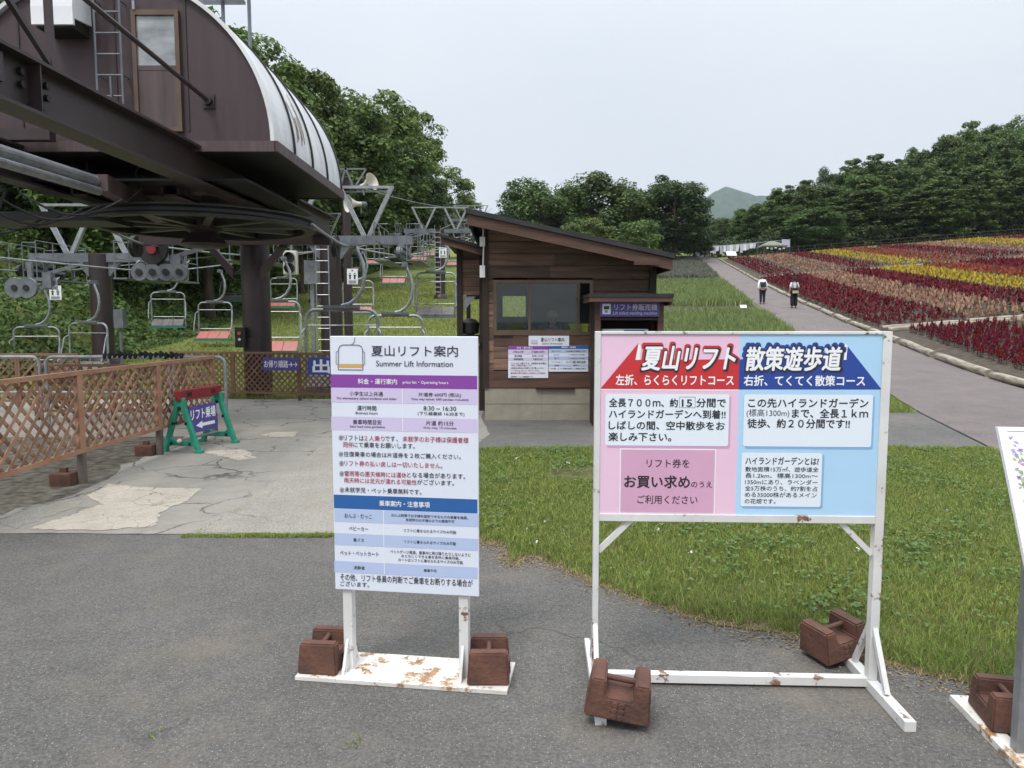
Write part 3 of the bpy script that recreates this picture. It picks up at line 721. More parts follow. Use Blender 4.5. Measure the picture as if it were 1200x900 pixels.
horn(P(427, 217, 22.5), (.75, -.45, .25), 'cream horn loudspeaker facing right on the mast frame, upper of the two')
horn(P(419, 239, 22.4), (-.75, -.65, -.05), 'cream horn loudspeaker facing left below the mast frame, lower of the two')
T2 = tower((-4.40, 45.0), 7.0, 3.9, 'brown lift tower with spread V frames seen beside the ticket hut roof', 'lift towers')
T3 = tower((-4.1, 74.0), 11.6, 3.9, 'farthest lift tower, a thin brown column with small V frames before the dark trees', 'lift towers', detail=False)
L1 = tower((-11.25, 20.0), 3.25, 3.2, 'brown tower of the left lift line with grey sheave trains, behind the tan lattice fence', 'lift towers', ladder=False, wcol=.29)
L2 = tower((-11.3, 42.0), 6.2, 3.2, 'brown tower of the left lift line farther up the slope behind the big column', 'lift towers', detail=False)
# pulley clusters at the ends of the crossing beam
def pulley_cluster(px, py, Y, label, big, n, frame=True):
    pc = thing('pulley_cluster', label, 'pulley', P(px, py, Y), 0, 'pulley clusters')
    if big:
        b = MB(); sheave_bm((-.02, 0, .22), .30, 'Y', .10, 24, b); b.build('large_pulley', m_black, pc, smooth=True)
        b = MB(); b.lathe([(.10, -.075), (.10, -.06)], (-.02, 0, .22), 'Y', 16); b.build('pulley_hub', m_red, pc)
    for k in range(n):
        b = MB(); sheave_bm((-.30 + .27 * k, 0, -.24), .17 if big else .24, 'Y', .09, 20, b); b.build('small_pulley', m_galvd, pc, smooth=True)
        b = MB(); b.lathe([(.07, -.07), (.07, -.055)], (-.30 + .27 * k, 0, -.24), 'Y', 12); b.build('pulley_hub', m_black, pc)
    b = MB(); b.bb(-.34, .62, .05, .09, -.28, -.20); b.bb(-.05, .05, .05, .12, -.3, .3); b.bb(-.2, .62, .09, .16, -.08, .0); b.bb(.3, .5, .03, .18, -.24, .12); b.beam((.3, .1, .06), (1.1, .3, .34), .08, .08); b.build('frame', m_galvd, pc)
    b = MB()
    for x in (-.36, .66): b.tube([(x, .0, -.4), (x, .0, -.05), (x, .1, .0)], .016, 6)
    each(b, 'guard', m_galv, pc)
pulley_cluster(181, 305, 14.8, 'grey cluster of one big and four small rope pulleys left of the station column', True, 4)
pulley_cluster(33, 325, 17.0, 'row of two dark rope wheels at the far left above the lattice fence', False, 2)

# ropes
ropes = [
 ([(BWX + BWR, BWY, 2.98), (-3.30, 14.25, 3.02), (-2.98, 20, 3.30), (-2.45, 45, 6.6), (-2.1, 74, 11.2), (-1.0, 140, 19)], 'steel haul rope rising along the right side of the main lift line'),
 ([(BWX - BWR, BWY, 2.98), (-7.15, 14.25, 3.02), (-6.93, 20, 3.30), (-6.35, 45, 6.6), (-6.05, 74, 11.2), (-5.0, 140, 19)], 'steel haul rope rising along the left side of the main lift line'),
 ([(-9.6, 4, 2.7), (-9.65, 20, 2.86), (-9.7, 42, 5.8), (-9.7, 90, 12.8)], 'steel haul rope on the near side of the left lift line'),
 ([(-12.9, 4, 2.7), (-12.85, 20, 2.86), (-12.9, 42, 5.8), (-12.9, 90, 12.8)], 'steel haul rope on the bank side of the left lift line')]
for pts, lab in ropes:
    q = []
    for a_, c_ in zip(pts[:-1], pts[1:]):
        a_, c_ = Vector(a_), Vector(c_)
        for k in range(6): q.append(a_.lerp(c_, k / 6) - Vector((0, 0, .008 * (c_ - a_).length * math.sin(math.pi * k / 6) * .6)))
    q.append(Vector(pts[-1])); b = MB(); b.tube(q, .022, 6); tag(b.build('haul_rope', m_galv, smooth=True), lab, 'rope')
for pts, lab in (([(-6.2, 22, 6.0), (-2.2, 45, 8.3), (-2, 74, 12.8)], 'thin signal cable strung over the tops of the lift towers'),):
    b = MB(); q = []
    for a_, c_ in zip(pts[:-1], pts[1:]):
        a_, c_ = Vector(a_), Vector(c_); q += [a_.lerp(c_, k / 6) - Vector((0, 0, .3 * math.sin(math.pi * k / 6))) for k in range(6)]
    b.tube(q + [Vector(pts[-1])], .02, 5); tag(b.build('signal_cable', m_galvd, smooth=True), lab, 'cable')

# traffic light and grey cabinets by the lift
tl = thing('signal_light', 'grey box signal with two dark lenses right of the station column', 'traffic light', P(341, 318, 19.2))
b = MB(); b.box((0, 0, .22), (.36, .16, .62)); b.build('housing', m_hornw, tl, bevel=.02)
for z in (.08, .36):
    b = MB(); b.lathe([(.12, -.09), (.12, -.03), (.13, -.03), (.13, -.2), (.11, -.2), (.11, -.08)], (0, 0, z), 'Y', 18); b.build('lens', m_black, tl)
b = MB(); b.beam((0, .1, .3), (-.0, .1, .75), .06, .06); b.build('bracket', m_galvd, tl)
b = MB(); p = P(365, 318, 20.5); b.bb(p.x - .18, p.x + .18, 20.4, 20.7, p.z - .35, p.z + .3); b.bb(p.x - .05, p.x + .05, 20.5, 20.6, Hs(p.x, 20.5) - .05, p.z - .35)
tag(b.build('utility_box', m_galv), 'plain grey utility box on a post beside the laddered tower', 'box')
b = MB(); p = P(141, 380, 19.5); b.bb(p.x - .12, p.x + .12, 19.4, 19.6, p.z - .1, p.z + .4); b.tube([(p.x - .0, 19.5, Hs(p.x, 19.5)), (p.x, 19.5, p.z + .1)], .04, 8)
tag(b.build('meter_box', m_galvd), 'narrow grey meter box on a pole beside the left lift tower', 'box')

# ================================================================== CHAIRS
def arc_pts(c, r, a0, a1, n, plane='XZ'):
    return [(c[0] + r * math.cos(t), c[1], c[2] + r * math.sin(t)) for t in np.linspace(a0, a1, n)]
def make_chair(kind, label):
    t = thing('lift_chair', label, 'lift chair', group='chairs hanging on the lift')
    w_, top, rr_ = .55, 1.22, .16
    f = MB()
    loop = [(-w_, .0, .02), (-w_, .02, top - rr_)] + [(-w_ + rr_ - rr_ * math.cos(a), .02, top - rr_ + rr_ * math.sin(a)) for a in np.linspace(.2, math.pi / 2, 5)] + [(w_ - rr_ + rr_ * math.sin(a), .02, top - rr_ + rr_ * math.cos(a)) for a in np.linspace(0, math.pi / 2 - .2, 5)] + [(w_, .02, top - rr_), (w_, .0, .02)]
    f.tube(loop, .026, 8)
    for s in (-1, 1):                                  # arm loops to the front
        f.tube([(s * w_, .02, top - .28), (s * (w_ + .05), -.10, top - .36), (s * (w_ + .06), -.22, .45), (s * (w_ + .05), -.28, .30), (s * (w_ + .02), -.12, .24), (s * w_, .0, .26)], .017, 6)
    f.build('frame', m_galv, t, smooth=True)
    b = MB(); b.beam((-.28, .02, top + .045), (.28, .02, top + .045), .09, .05); b.build('top_plate', m_galvd, t)
    h = MB()
    h.tube([(0, .02, top + .06), (.12, .02, top + .09), (.24, .02, top + .18), (.33, .02, top + .34), (.36, .02, top + .52), (.34, .02, top + .72), (.27, .02, top + .88), (.22, .02, top + 1.0)], .032, 10)
    h.build('hanger', m_galv, t, smooth=True)
    b = MB(); b.box((.21, 0.02, top + 1.02), (.09, .26, .10)); b.beam((.21, -.16, top + .99), (.21, .20, top + .99), .05, .05); b.build('grip', m_galvd, t)
    b = MB(); b.tube([(-w_, .02, .98), (w_, .02, .98)], .012, 6); b.tube([(-w_, .03, .36), (w_, .03, .36)], .014, 6); b.tube([(-.02, .05, .36), (.02, .05, .10)], .014, 6); each(b, 'back_bar', m_galv, t)
    s = MB()
    for k in range(3): s.box((-.345 + .345 * k, -.17, .15), (.335, .40, .035), (R(34), 0, 0))
    s.build('seat', {'red': m_redseat, 'board': m_seatboard, 'green': m_seatboard}[kind], t, bevel=.008)
    u = MB(); u.beam((-w_ - .02, -.33, .0), (w_ + .02, -.33, .0), .05, .07); u.beam((-w_ - .02, .02, .0), (w_ + .02, .02, .0), .05, .06)
    for x in (-w_, -.17, .17, w_): u.beam((x, -.33, -.01), (x, .02, -.01), .04, .05)
    u.build('seat_frame', m_greenseat if kind != 'board' else m_galvd, t)
    return t
protos = {}
def chair_at(kind, pos, label, rz=0, tilt=0):
    if kind not in protos: c = protos[kind] = make_chair(kind, label)
    else: c = dup(protos[kind])
    c.location = pos; c.rotation_euler = (0, tilt, rz); c['label'] = label; return c
def on_px(px, py, Y): return P(px, py, Y)
for kind, px, py, Y, rz, lab in (
    ('red', 253, 398, 24, 0, 'red seated lift chair hanging just left of the big brown column'),
    ('green', 198, 383, 26, .25, 'lift chair with a grey seat on a green frame under the pulley cluster'),
    ('green', 276, 353, 33, -.1, 'green framed lift chair half hidden behind the big brown column'),
    ('red', 333, 360, 31, .05, 'red seated lift chair under the grey signal light'),
    ('board', 105, 436, 18.2, -.2, 'lift chair with tall hooked hanger in front of the left lift tower'),
    ('board', 45, 438, 19, .15, 'lift chair hanging at the far left above the lattice fence'),
    ('board', 402, 455, 14.9, .1, 'nearest lift chair, large grey frame and thick hanger behind the white price board'),
    ('board', 464, 440, 17.0, 0, 'lift chair between the price board and the ticket hut, second nearest on the right rope'),
    ('board', 511, 371, 20.5, 0, 'lift chair with grey slatted seat hanging just left of the ticket hut'),
    ('red', 325, 413, 17.5, .1, 'low lift chair with red seat close to the right of the station column'),
    ('red', 420, 368, 27, 0, 'red seated lift chair right of the laddered tower, low over the grass'),
    ('red', 462, 333, 34, 0, 'red seated lift chair on the slope in line with the hanging number plate'),
    ('red', 491, 306, 50, 0, 'red seated lift chair just left of the second lift tower'),
    ('red', 503, 300, 62, 0, 'red seated lift chair before the dark trees, left of the hut roof'),
    ('red', 526, 312, 47, 0, 'red seated lift chair passing the second lift tower column'),
    ('red', 541, 296, 60, 0, 'red seated lift chair close above the small lean-to roof'),
    ('red', 440, 310, 46, 0, 'small red seated lift chair beyond the laddered tower'),
    ('red', 413, 318, 52, 0, 'farthest red seated lift chair seen above the slope')):
    c_ = chair_at(kind, on_px(px, py, Y), lab, rz)
    if 14.5 < Y < 17.2: c_.scale = (1.32 if Y < 15 else 1.15,) * 3

# white number plates hanging by the lines
def plate(px, py, Y, w_, h_, label):
    p = P(px, py, Y); t = thing('number_plate', label, 'sign', p)
    b = MB(); b.box((0, 0, 0), (w_, .015, h_)); b.build('panel', m_whiteplain, t)
    b = MB()                                            # two little standing figures and lines of print
    for s in (-.5, .5):
        b.bb(s * w_ * .45 - w_ * .07, s * w_ * .45 + w_ * .07, -.012, -.0085, -h_ * .18, h_ * .10); b.bb(s * w_ * .45 - w_ * .14, s * w_ * .45 + w_ * .14, -.012, -.0085, h_ * .06, h_ * .11); b.lathe([(w_ * .06, -.012), (w_ * .06, -.0085)], (s * w_ * .45, 0, h_ * .19), 'Y', 10)
    b.bb(-w_ * .06, w_ * .06, -.012, -.0085, h_ * .33, h_ * .44)
    for k in range(3): b.bb(-w_ * .36, w_ * .36, -.012, -.0085, -h_ * (.30 + .07 * k), -h_ * (.27 + .07 * k))
    b.build('pictogram', p_ink, t); b = MB(); b.tube([(0, .0, h_ / 2), (0, 0, h_ / 2 + .3)], .01, 6); b.build('hook', m_galvd, t)
plate(65, 343, 18.6, .30, .36, 'white pictogram plate hanging at the left lift sheaves')
plate(413, 324, 19.2, .28, .40, 'white pictogram plate hanging right of the laddered tower')
plate(519, 296, 33, .34, .46, 'small white plate on the second tower column')

m_formline = M('formwork_stain', (.235, .215, .17), (.27, .245, .19), 6, .9)
# ================================================================== TICKET HUT
BYF = 11.2
hut = thing('ticket_hut', 'dark brown plank ticket hut with sloping roof on a concrete base', 'hut', (-.42, BYF, 0))
x0h, x1h, yb = P(568, 400, BYF).x, P(764, 400, BYF).x, 13.4
zl, zr = P(568, 268, BYF).z, P(764, 312, BYF).z       # underside of the roof at both ends
def roofz(x): return zl + (x - x0h) * (zr - zl) / (x1h - x0h)
wx0, wx1, wz0, wz1 = P(582, 0, BYF).x, P(691, 0, BYF).x, P(600, 389, BYF).z, P(600, 332, BYF).z
wx0, wx1 = P(582, 360, BYF).x, P(691, 360, BYF).x
zc = P(600, 455, BYF).z
b = MB(); b.bb(x0h, x1h, BYF, BYF + .16, -.1, zc); b.bb(x0h, x0h + .16, BYF + .16, yb, -.1, zc); b.bb(x1h - .16, x1h, BYF + .16, yb, -.1, zc); b.bb(x0h + .16, x1h - .16, yb - .16, yb, -.1, zc); b.bb(x0h + .16, x1h - .16, BYF + .16, yb - .16, zc - .1, zc - .02)
cb_ = wpart(b, 'concrete_base', m_base, hut)
b = MB()
for x in (x0h + .52, x0h + .88, x0h + 1.75): b.bb(x - .006, x + .006, BYF - .004, BYF - .001, 0, zc - .002)
b.bb(x0h, x1h, BYF - .006, BYF - .0045, zc * .52, zc * .54); wpart(b, 'formwork_line', m_formline, cb_)
# plank walls: every board separate inside the one wall mesh
rp = random.Random(5)
def planks(b, xa, xb, za, zb_, y, face=-1, th=.03, ph=.185, cut=None, breaks=True):
    z = za
    while z < zb_ - .01:
        z2 = min(z + ph, zb_); segs = [(xa, xb)]
        if breaks and xb - xa > 1.2:
            q = xa + (xb - xa) * rp.uniform(.3, .7); segs = [(xa, q - .002), (q + .002, xb)]
        for sa, sb in segs:
            j = rp.uniform(0, .006)
            if cut is None: b.bb(sa, sb, y - th / 2 - j, y + th / 2 - j, z + .004, z2 - .004)
            else:
                pts = [(sa, z + .004), (sb, z + .004)]
                ra, rb_ = min(z2 - .004, cut(sa)), min(z2 - .004, cut(sb))
                if rb_ > z + .01: pts.append((sb, rb_))
                if ra > z + .01:
                    if rb_ < ra and rb_ < z2 - .004:
                        xm = sa + (sb - sa) * min(1, max(0, (cut(sa) - (z2 - .004)) / max(1e-6, cut(sa) - cut(sb))))
                        if sa < xm < sb: pts.append((xm, min(z2 - .004, cut(xm))))
                    pts.append((sa, ra))
                if rb_ <= z + .01:
                    xm = sa + (sb - sa) * min(1, max(0, (cut(sa) - (z + .004)) / max(1e-6, cut(sa) - cut(sb)))); pts[1] = (xm, z + .004)
                if len(pts) >= 3 and pts[0][0] < pts[1][0] - .01: b.prism(pts, y - th / 2 - j, y + th / 2 - j)
        z = z2
cutf = lambda x: roofz(x) - .005
b = MB()
planks(b, x0h, wx0 - .05, zc + .01, wz1 + .08, BYF + .02)
planks(b, wx1 + .05, x1h, zc + .01, wz1 + .08, BYF + .02, breaks=False)
planks(b, wx0 - .05, wx1 + .05, zc + .28, wz0 - .04, BYF + .02)
planks(b, x0h, x1h, wz1 + .08, zl + .1, BYF + .02, cut=cutf)
wall = wpart(b, 'plank_wall', m_plank, hut)
b = MB(); b.bb(wx0 - .05 + .3, wx1 + .06, BYF - .02, BYF + .03, wz0 - .24, wz0 - .03); b.bb(x0h + .02, x1h, BYF - .015, BYF + .04, zc + .01, zc + .27)
wpart(b, 'apron_board', m_plank2, wall)
b = MB(); b.bb(x0h - .03, x0h + .06, BYF - .03, BYF + .1, zc, cutf(x0h + .06)); b.bb(x1h - .06, x1h + .05, BYF - .03, BYF + .1, zc, cutf(x1h + .05) - .02); each(b, 'corner_post', m_plankdk, wall, True)
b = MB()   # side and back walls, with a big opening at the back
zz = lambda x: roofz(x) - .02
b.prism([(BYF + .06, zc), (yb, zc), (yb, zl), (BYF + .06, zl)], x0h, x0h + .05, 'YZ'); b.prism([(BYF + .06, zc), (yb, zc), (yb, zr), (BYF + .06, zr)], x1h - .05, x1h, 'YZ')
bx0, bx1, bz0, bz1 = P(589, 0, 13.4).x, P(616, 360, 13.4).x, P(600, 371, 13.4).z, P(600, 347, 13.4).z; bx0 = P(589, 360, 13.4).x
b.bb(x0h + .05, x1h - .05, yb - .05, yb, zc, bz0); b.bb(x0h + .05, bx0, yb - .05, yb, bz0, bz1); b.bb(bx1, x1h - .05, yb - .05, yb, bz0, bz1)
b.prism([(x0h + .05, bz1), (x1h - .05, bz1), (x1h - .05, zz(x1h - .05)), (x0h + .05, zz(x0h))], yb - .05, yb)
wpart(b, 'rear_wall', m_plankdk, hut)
# window
b = MB()
for xa, xb, za, zb_ in ((wx0 - .05, wx1 + .05, wz1, wz1 + .05), (wx0 - .05, wx1 + .05, wz0 - .05, wz0), (wx0 - .05, wx0, wz0, wz1), (wx1, wx1 + .05, wz0, wz1)): b.bb(xa, xb, BYF - .03, BYF + .08, za, zb_)
win = wpart(b, 'window', m_bronze, hut)
xs1, xs2 = P(622, 360, BYF).x, P(678, 360, BYF).x
b = MB()
for x in (xs1 - .02, xs2): b.bb(x - .018, x + .018, BYF - .01, BYF + .03, wz0, wz1)
b.bb(wx0, xs2, BYF + .0, BYF + .03, wz0, wz0 + .03); each(b, 'sash', m_bronze, win, True)
b = MB(); b.bb(wx0, xs1, BYF + .008, BYF + .012, wz0 + .03, wz1); b.bb(xs1, xs2, BYF + .018, BYF + .022, wz0 + .03, wz1); each(b, 'pane', m_glass, win, True)
# interior: counter, inner partition, rear shelf of dark shapes
m_inner = M('interior_grey_panel', (.20, .22, .235), (.15, .165, .175), 2, .6)
b = MB(); b.bb(x0h + .1, x1h - .1, BYF + .1, BYF + .55, 1.26, 1.30); wpart(b, 'counter', m_plank2, hut)
b = MB(); b.bb(bx1 + .02, x1h - .08, yb - .5, yb - .46, zc, 2.5); b.bb(bx1 + .02, bx1 + .10, yb - .55, yb - .5, zc, 2.5); wpart(b, 'inner_partition', m_inner, hut)
b = MB(); b.bb(x0h + .06, x0h + .95, yb - .55, yb - .1, zc, 1.47); wpart(b, 'cabinet', m_black, hut)
# roof
ra, rb2 = P(546, 253, 10.6), P(789, 306, 10.6)
sl = (rb2.z - ra.z) / (rb2.x - ra.x); ang = math.atan(sl)
fz = lambda x: ra.z + (x - ra.x) * sl
b = MB(); b.prism([(ra.x, fz(ra.x) + .03), (rb2.x, fz(rb2.x) + .03), (rb2.x, fz(rb2.x) + .10), (ra.x, fz(ra.x) + .10)], 10.5, 14.0); rf = wpart(b, 'roof', m_roofdk, hut)
b = MB(); b.prism([(ra.x + .02, fz(ra.x) - .13), (rb2.x - .02, fz(rb2.x) - .13), (rb2.x - .02, fz(rb2.x) + .026), (ra.x + .02, fz(ra.x) + .026)], 10.54, 10.6); b.bb(rb2.x - .30 - .28, rb2.x - .22, 10.525, 10.542, fz(rb2.x) - .06, fz(rb2.x) + .03)
wpart(b, 'fascia_board', m_plank2, rf)
b = MB(); b.bb(ra.x + .02, ra.x + .06, 10.6, 13.95, fz(ra.x) - .10, fz(ra.x) + .026); b.bb(rb2.x - .06, rb2.x - .02, 10.6, 13.95, fz(rb2.x) - .13, fz(rb2.x) + .02)
b.prism([(ra.x + .06, fz(ra.x) - .02), (rb2.x - .06, fz(rb2.x) - .02), (rb2.x - .06, fz(rb2.x) + .02), (ra.x + .06, fz(ra.x) + .02)], 10.6, 13.95)
wpart(b, 'soffit', m_plankdk, rf)
# lean-to on the left
lt = thing('ticket_lean_to', 'narrow plank lean-to with its own small roof on the left of the ticket hut', 'lean-to', (-1.05, 12.6, 0))
lx0, lx1, ly = P(536, 320, 12.4).x, x0h - .05, 12.4
la, lb = P(516, 279, 12.0), P(569, 294, 12.0)
b = MB(); cut2 = lambda x: la.z + (x - la.x) * (lb.z - la.z) / (lb.x - la.x) - .05
planks(b, lx0, lx1, P(540, 346, ly).z, la.z, ly, cut=cut2, ph=.15, breaks=False); wpart(b, 'plank_wall', m_plank, lt)
b = MB(); b.prism([(la.x, la.z + .02), (lb.x, lb.z + .02), (lb.x, lb.z + .07), (la.x, la.z + .07)], 11.95, 15.0); r2 = wpart(b, 'roof', m_roofdk, lt)
b = MB(); b.prism([(la.x + .02, la.z - .09), (lb.x - .01, lb.z - .09), (lb.x - .01, lb.z + .017), (la.x + .02, la.z + .017)], 11.99, 12.04); wpart(b, 'fascia_board', m_plank2, r2)
zo = P(540, 346, ly).z
b = MB()
for x in (lx0 + .04, lx1 - .03): b.bb(x - .05, x + .05, ly - .04, ly + .06, 0, cut2(x) - .02)
for x in (lx0 + .04, lx0 + .3, lx1 - .03): b.bb(x - .04, x + .04, 14.8, 14.9, 0, 2.4)
b.bb(lx0, lx1, 14.78, 14.9, 1.98, 2.1); b.bb(lx0, lx1, 14.80, 14.88, .9, 1.0)
each(b, 'post', m_plankdk, lt, True)
b = MB(); b.bb(lx0 + .1, lx1 - .06, ly + .0, ly + .05, .0, P(540, 388, ly).z - .25); wpart(b, 'half_wall', m_plank, lt)
b = MB(); b.prism([(lx0, zo + .01), (lx1, zo + .01), (lx1, cut2(lx1) - .03), (lx0, cut2(lx0) - .03)], ly + .025, ly + .04); wpart(b, 'backing_board', m_plankdk, lt)
b = MB(); b.prism([(lx0 + .1, zo - .02), (lx1 - .15, zo - .02), (lx0 + .1, zo - .28)], ly + .02, ly + .035); wpart(b, 'plastic_curtain', m_galv, lt)
dm = thing('fan_motor', 'dark rounded motor unit standing on the lean-to counter', 'motor', P(551, 386, 12.55)); b = MB()
b.lathe([(.05, -.14), (.15, -.12), (.16, .06), (.10, .12), (.03, .14)], (0, 0, .05), 'Z', 16); b.build('body', m_black, dm, smooth=True); b = MB(); b.bb(-.16, .16, -.12, .12, -.16, -.09); b.bb(-.3, .3, -.25, .25, -.24, -.17); b.build('base', m_black, dm)
# spot lamps under the eave
for px, py, lab in ((563, 263, 'small white floodlight under the left end of the hut eave'), ):
    t = thing('floodlight', lab, 'lamp', P(px, py, 10.95)); b = MB(); b.box((0, 0, 0), (.12, .10, .07), (R(25), R(20), 0)); b.build('housing', m_whiteplain, t, bevel=.01); b = MB(); b.beam((-.02, .02, .03), (-.04, .05, .10), .03, .03); b.build('bracket', m_galvd, t)
for py, hh, lab in ((283, .14, 'white grey alarm box on the hut corner, just under the eave lamp'), (318, .18, 'white grey switch box lower down on the hut corner post')):
    p = P(566, py, 11.1); t = MB(); t.bb(p.x - .05, p.x + .03, 11.1, 11.16, p.z - hh / 2, p.z + hh / 2); t.tube([(p.x, 11.13, p.z + hh / 2), (p.x + .01, 11.15, p.z + .42)], .012, 6)
    tag(t.build('switch_box', m_whiteplain, bevel=.0), lab, 'box')
# lime crate on the window counter
cr = thing('lime_crate', 'yellow green plastic crate on the counter at the open window', 'crate', P(689 - 11, 388, BYF + .25)); cr.location.z = 1.303
b = MB(); hh, ww, dd = .20, .15, .22
b.bb(-ww, ww, -dd / 2, -dd / 2 + .012, 0, hh); b.bb(-ww, ww, dd / 2 - .012, dd / 2, 0, hh); b.bb(-ww, -ww + .012, -dd / 2, dd / 2, 0, hh); b.bb(ww - .012, ww, -dd / 2, dd / 2, 0, hh); b.bb(-ww, ww, -dd / 2, dd / 2, 0, .012); b.build('box', m_lime, cr)
b = MB(); b.bb(-ww - .015, ww + .015, -dd / 2 - .015, -dd / 2, hh - .04, hh); b.bb(-ww - .015, ww + .015, dd / 2, dd / 2 + .015, hh - .04, hh); b.build('rim', m_lime, cr)

# ================================================================== VENDING KIOSK
KY = 10.45
kz = P(690, 345, KY - .25); kx0, kx1 = P(697, 380, KY).x, P(777, 380, KY).x
kio = thing('vending_kiosk', 'brown wooden kiosk with flat roof and purple sign sheltering a ticket machine', 'kiosk', ((kx0 + kx1) / 2, KY, 0))
ra_, rb_ = P(690, 346.5, KY - .25), P(790, 346.5, KY - .25); zt_ = ra_.z
b = MB(); b.bb(ra_.x, rb_.x, KY - .25, 11.16, zt_ - .02, zt_ + .03); r_ = wpart(b, 'roof', m_roofdk, kio)
b = MB(); b.bb(ra_.x + .01, rb_.x - .01, KY - .24, KY - .20, zt_ - .085, zt_ - .022); b.bb(ra_.x + .01, ra_.x + .05, KY - .2, 11.1, zt_ - .085, zt_ - .022); b.bb(rb_.x - .05, rb_.x - .01, KY - .2, 11.1, zt_ - .13, zt_ - .022); wpart(b, 'fascia_board', m_plank2, r_)
b = MB()
for x in (kx0 + .04, kx1 - .04):
    for y in (KY, 11.0): b.bb(x - .04, x + .04, y - .04, y + .04, 0, zt_ - .03)
each(b, 'post', m_plank2, kio, True)
b = MB(); b.bb(kx0, kx0 + .03, KY + .05, 10.95, 0, zt_ - .03); b.bb(kx1 - .03, kx1, KY + .05, 10.95, 0, zt_ - .03); b.bb(kx0 + .03, kx1 - .03, 11.0, 11.03, 0, zt_ - .03); b.bb(kx0 + .03, kx1 - .03, KY - .02, KY + .02, P(740, 372, KY).z - .04, P(740, 372, KY).z); each(b, 'side_board', m_plankdk, kio, True)
vm = thing('ticket_machine', 'white ticket vending machine with blue header standing inside the kiosk', 'vending machine', ((kx0 + kx1) / 2 - .03, 10.78, 0))
vh = P(720, 385.5, 10.58).z; vw = .34
b = MB(); b.bb(-vw, vw, -.2, .2, 0, vh); b.build('cabinet', m_whiteplain, vm, bevel=.015)
b = MB(); b.bb(-.02, vw - .06, -.21, -.195, vh - .10, vh - .015); b.bb(-vw + .05, -.06, -.21, -.195, vh - .6, vh - .12); b.build('panel', p_blue, vm)
b = MB(); b.bb(-.02, vw - .06, -.215, -.195, vh - .5, vh - .14); b.bb(-.1, .1, -.215, -.195, vh - 1.0, vh - .85); b.build('button_field', m_galvd, vm)

# ================================================================== LATTICE FENCES
def lattice_fence(name, pts, zb_, zt, label, m_str, m_fr, post=True, pitch=.105, sw=.032, phase=0, group='lattice fences', feet=True):
    """pts: list of (x,y) posts; panels between them: two layers of diagonal laths, a framed border"""
    t = thing(name, label, 'fence', (pts[0][0], pts[0][1], 0), 0, group)
    o = Vector((pts[0][0], pts[0][1], 0))
    for k in range(len(pts) - 1):
        a, c = Vector((*pts[k], 0)) - o, Vector((*pts[k + 1], 0)) - o; L = (c - a).length; d = (c - a).normalized(); nrm = Vector((d.y, -d.x, 0))
        h = zt - zb_; lat = MB(); mt = m_str
        def P3(s, z, off): return a + d * s + Vector((0, 0, zb_ + z)) + nrm * off
        for lay, sg in ((0, 1), (1, -1)):
            off = .010 if lay == 0 else -.010
            s0 = -h
            while s0 < L + h:
                p, q = (s0, 0.0), (s0 + sg * h, h)
                # clip to 0..L
                t0, t1 = 0.0, 1.0; dx = q[0] - p[0]
                for lim, sign in ((0.0, 1), (L, -1)):
                    va, vb = (p[0] - lim) * sign, (q[0] - lim) * sign
                    if va < 0 and vb < 0: t0 = 2; break
                    if va < 0: t0 = max(t0, va / (va - vb))
                    elif vb < 0: t1 = min(t1, va / (va - vb))
                if t0 < t1 - .02:
                    A = P3(p[0] + dx * t0, h * t0, off); B = P3(p[0] + dx * t1, h * t1, off); lat.beam(A, B, .008, sw, up=(d.cross(Vector((0,0,1))).cross((B-A).normalized())))
                s0 += pitch * 1.414
        lat.build('lattice_panel', mt, t)
        fr = MB()
        for z in (0, h): fr.beam(P3(.0, z, 0), P3(L, z, 0), .05, .04)
        for s in (.02, L - .02): fr.beam(P3(s, .02, 0), P3(s, h - .02, 0), .045, .045)
        each(fr, 'frame_bar', m_fr, t)
    if post:
        for k in range(len(pts)):
            a = Vector((*pts[k], 0)) - o; b = MB(); b.bb(a.x - .03, a.x + .03, a.y - .03, a.y + .03, -.0, zb_ - .02); b.build('post', m_postgrey if feet else m_fr, t)
    return t
m_postgrey = M('weathered_post', (.13, .11, .09), (.08, .065, .055), 5, .8)
m_fr1 = M('fence_frame_wood', (.27, .13, .075), (.34, .20, .13), 3, .7, island=.2)
FX = -4.08
lattice_fence('lattice_fence', [(FX, 3.85), (FX, 5.31), (FX, 6.79), (FX + .02, 8.27), (FX + .05, 9.75)], .32, 1.06, 'tan diagonal lattice fence running away along the left side beside the green barricade', m_lattice, m_fr1)
a1, a2 = P(196, 466, 15.2), P(392, 472, 13.6)
def xy(px, Y): return ((px - 600) / F * Y * 1.0, Y)
lattice_fence('lattice_fence', [xy(200, 14.6), xy(272, 14.3), xy(350, 13.95), xy(432, 13.6), xy(512, 13.3), (-.55, 13.1)], .14, .92, 'dark brown lattice fence crossing behind the yard, carrying the two blue signs', m_lattice_dk, m_lattice_dk, pitch=.085, sw=.026)
lattice_fence('lattice_fence', [xy(-60, 12.2), xy(20, 12.2), xy(92, 12.2)], .2, .98, 'low brown lattice fence at the far left behind the long tan one', m_lattice_dk, m_lattice_dk)
lattice_fence('lattice_fence', [xy(40, 11.2), xy(130, 11.2), xy(215, 11.2)], .15, .86, 'brown lattice fence under the grey pipe rail, left of the green barricade', m_lattice_dk, m_lattice_dk)
pr = thing('pipe_rail', 'grey steel pipe rail with rounded ends and black padding behind the tan fence', 'railing', (-6, 10.6, 0))
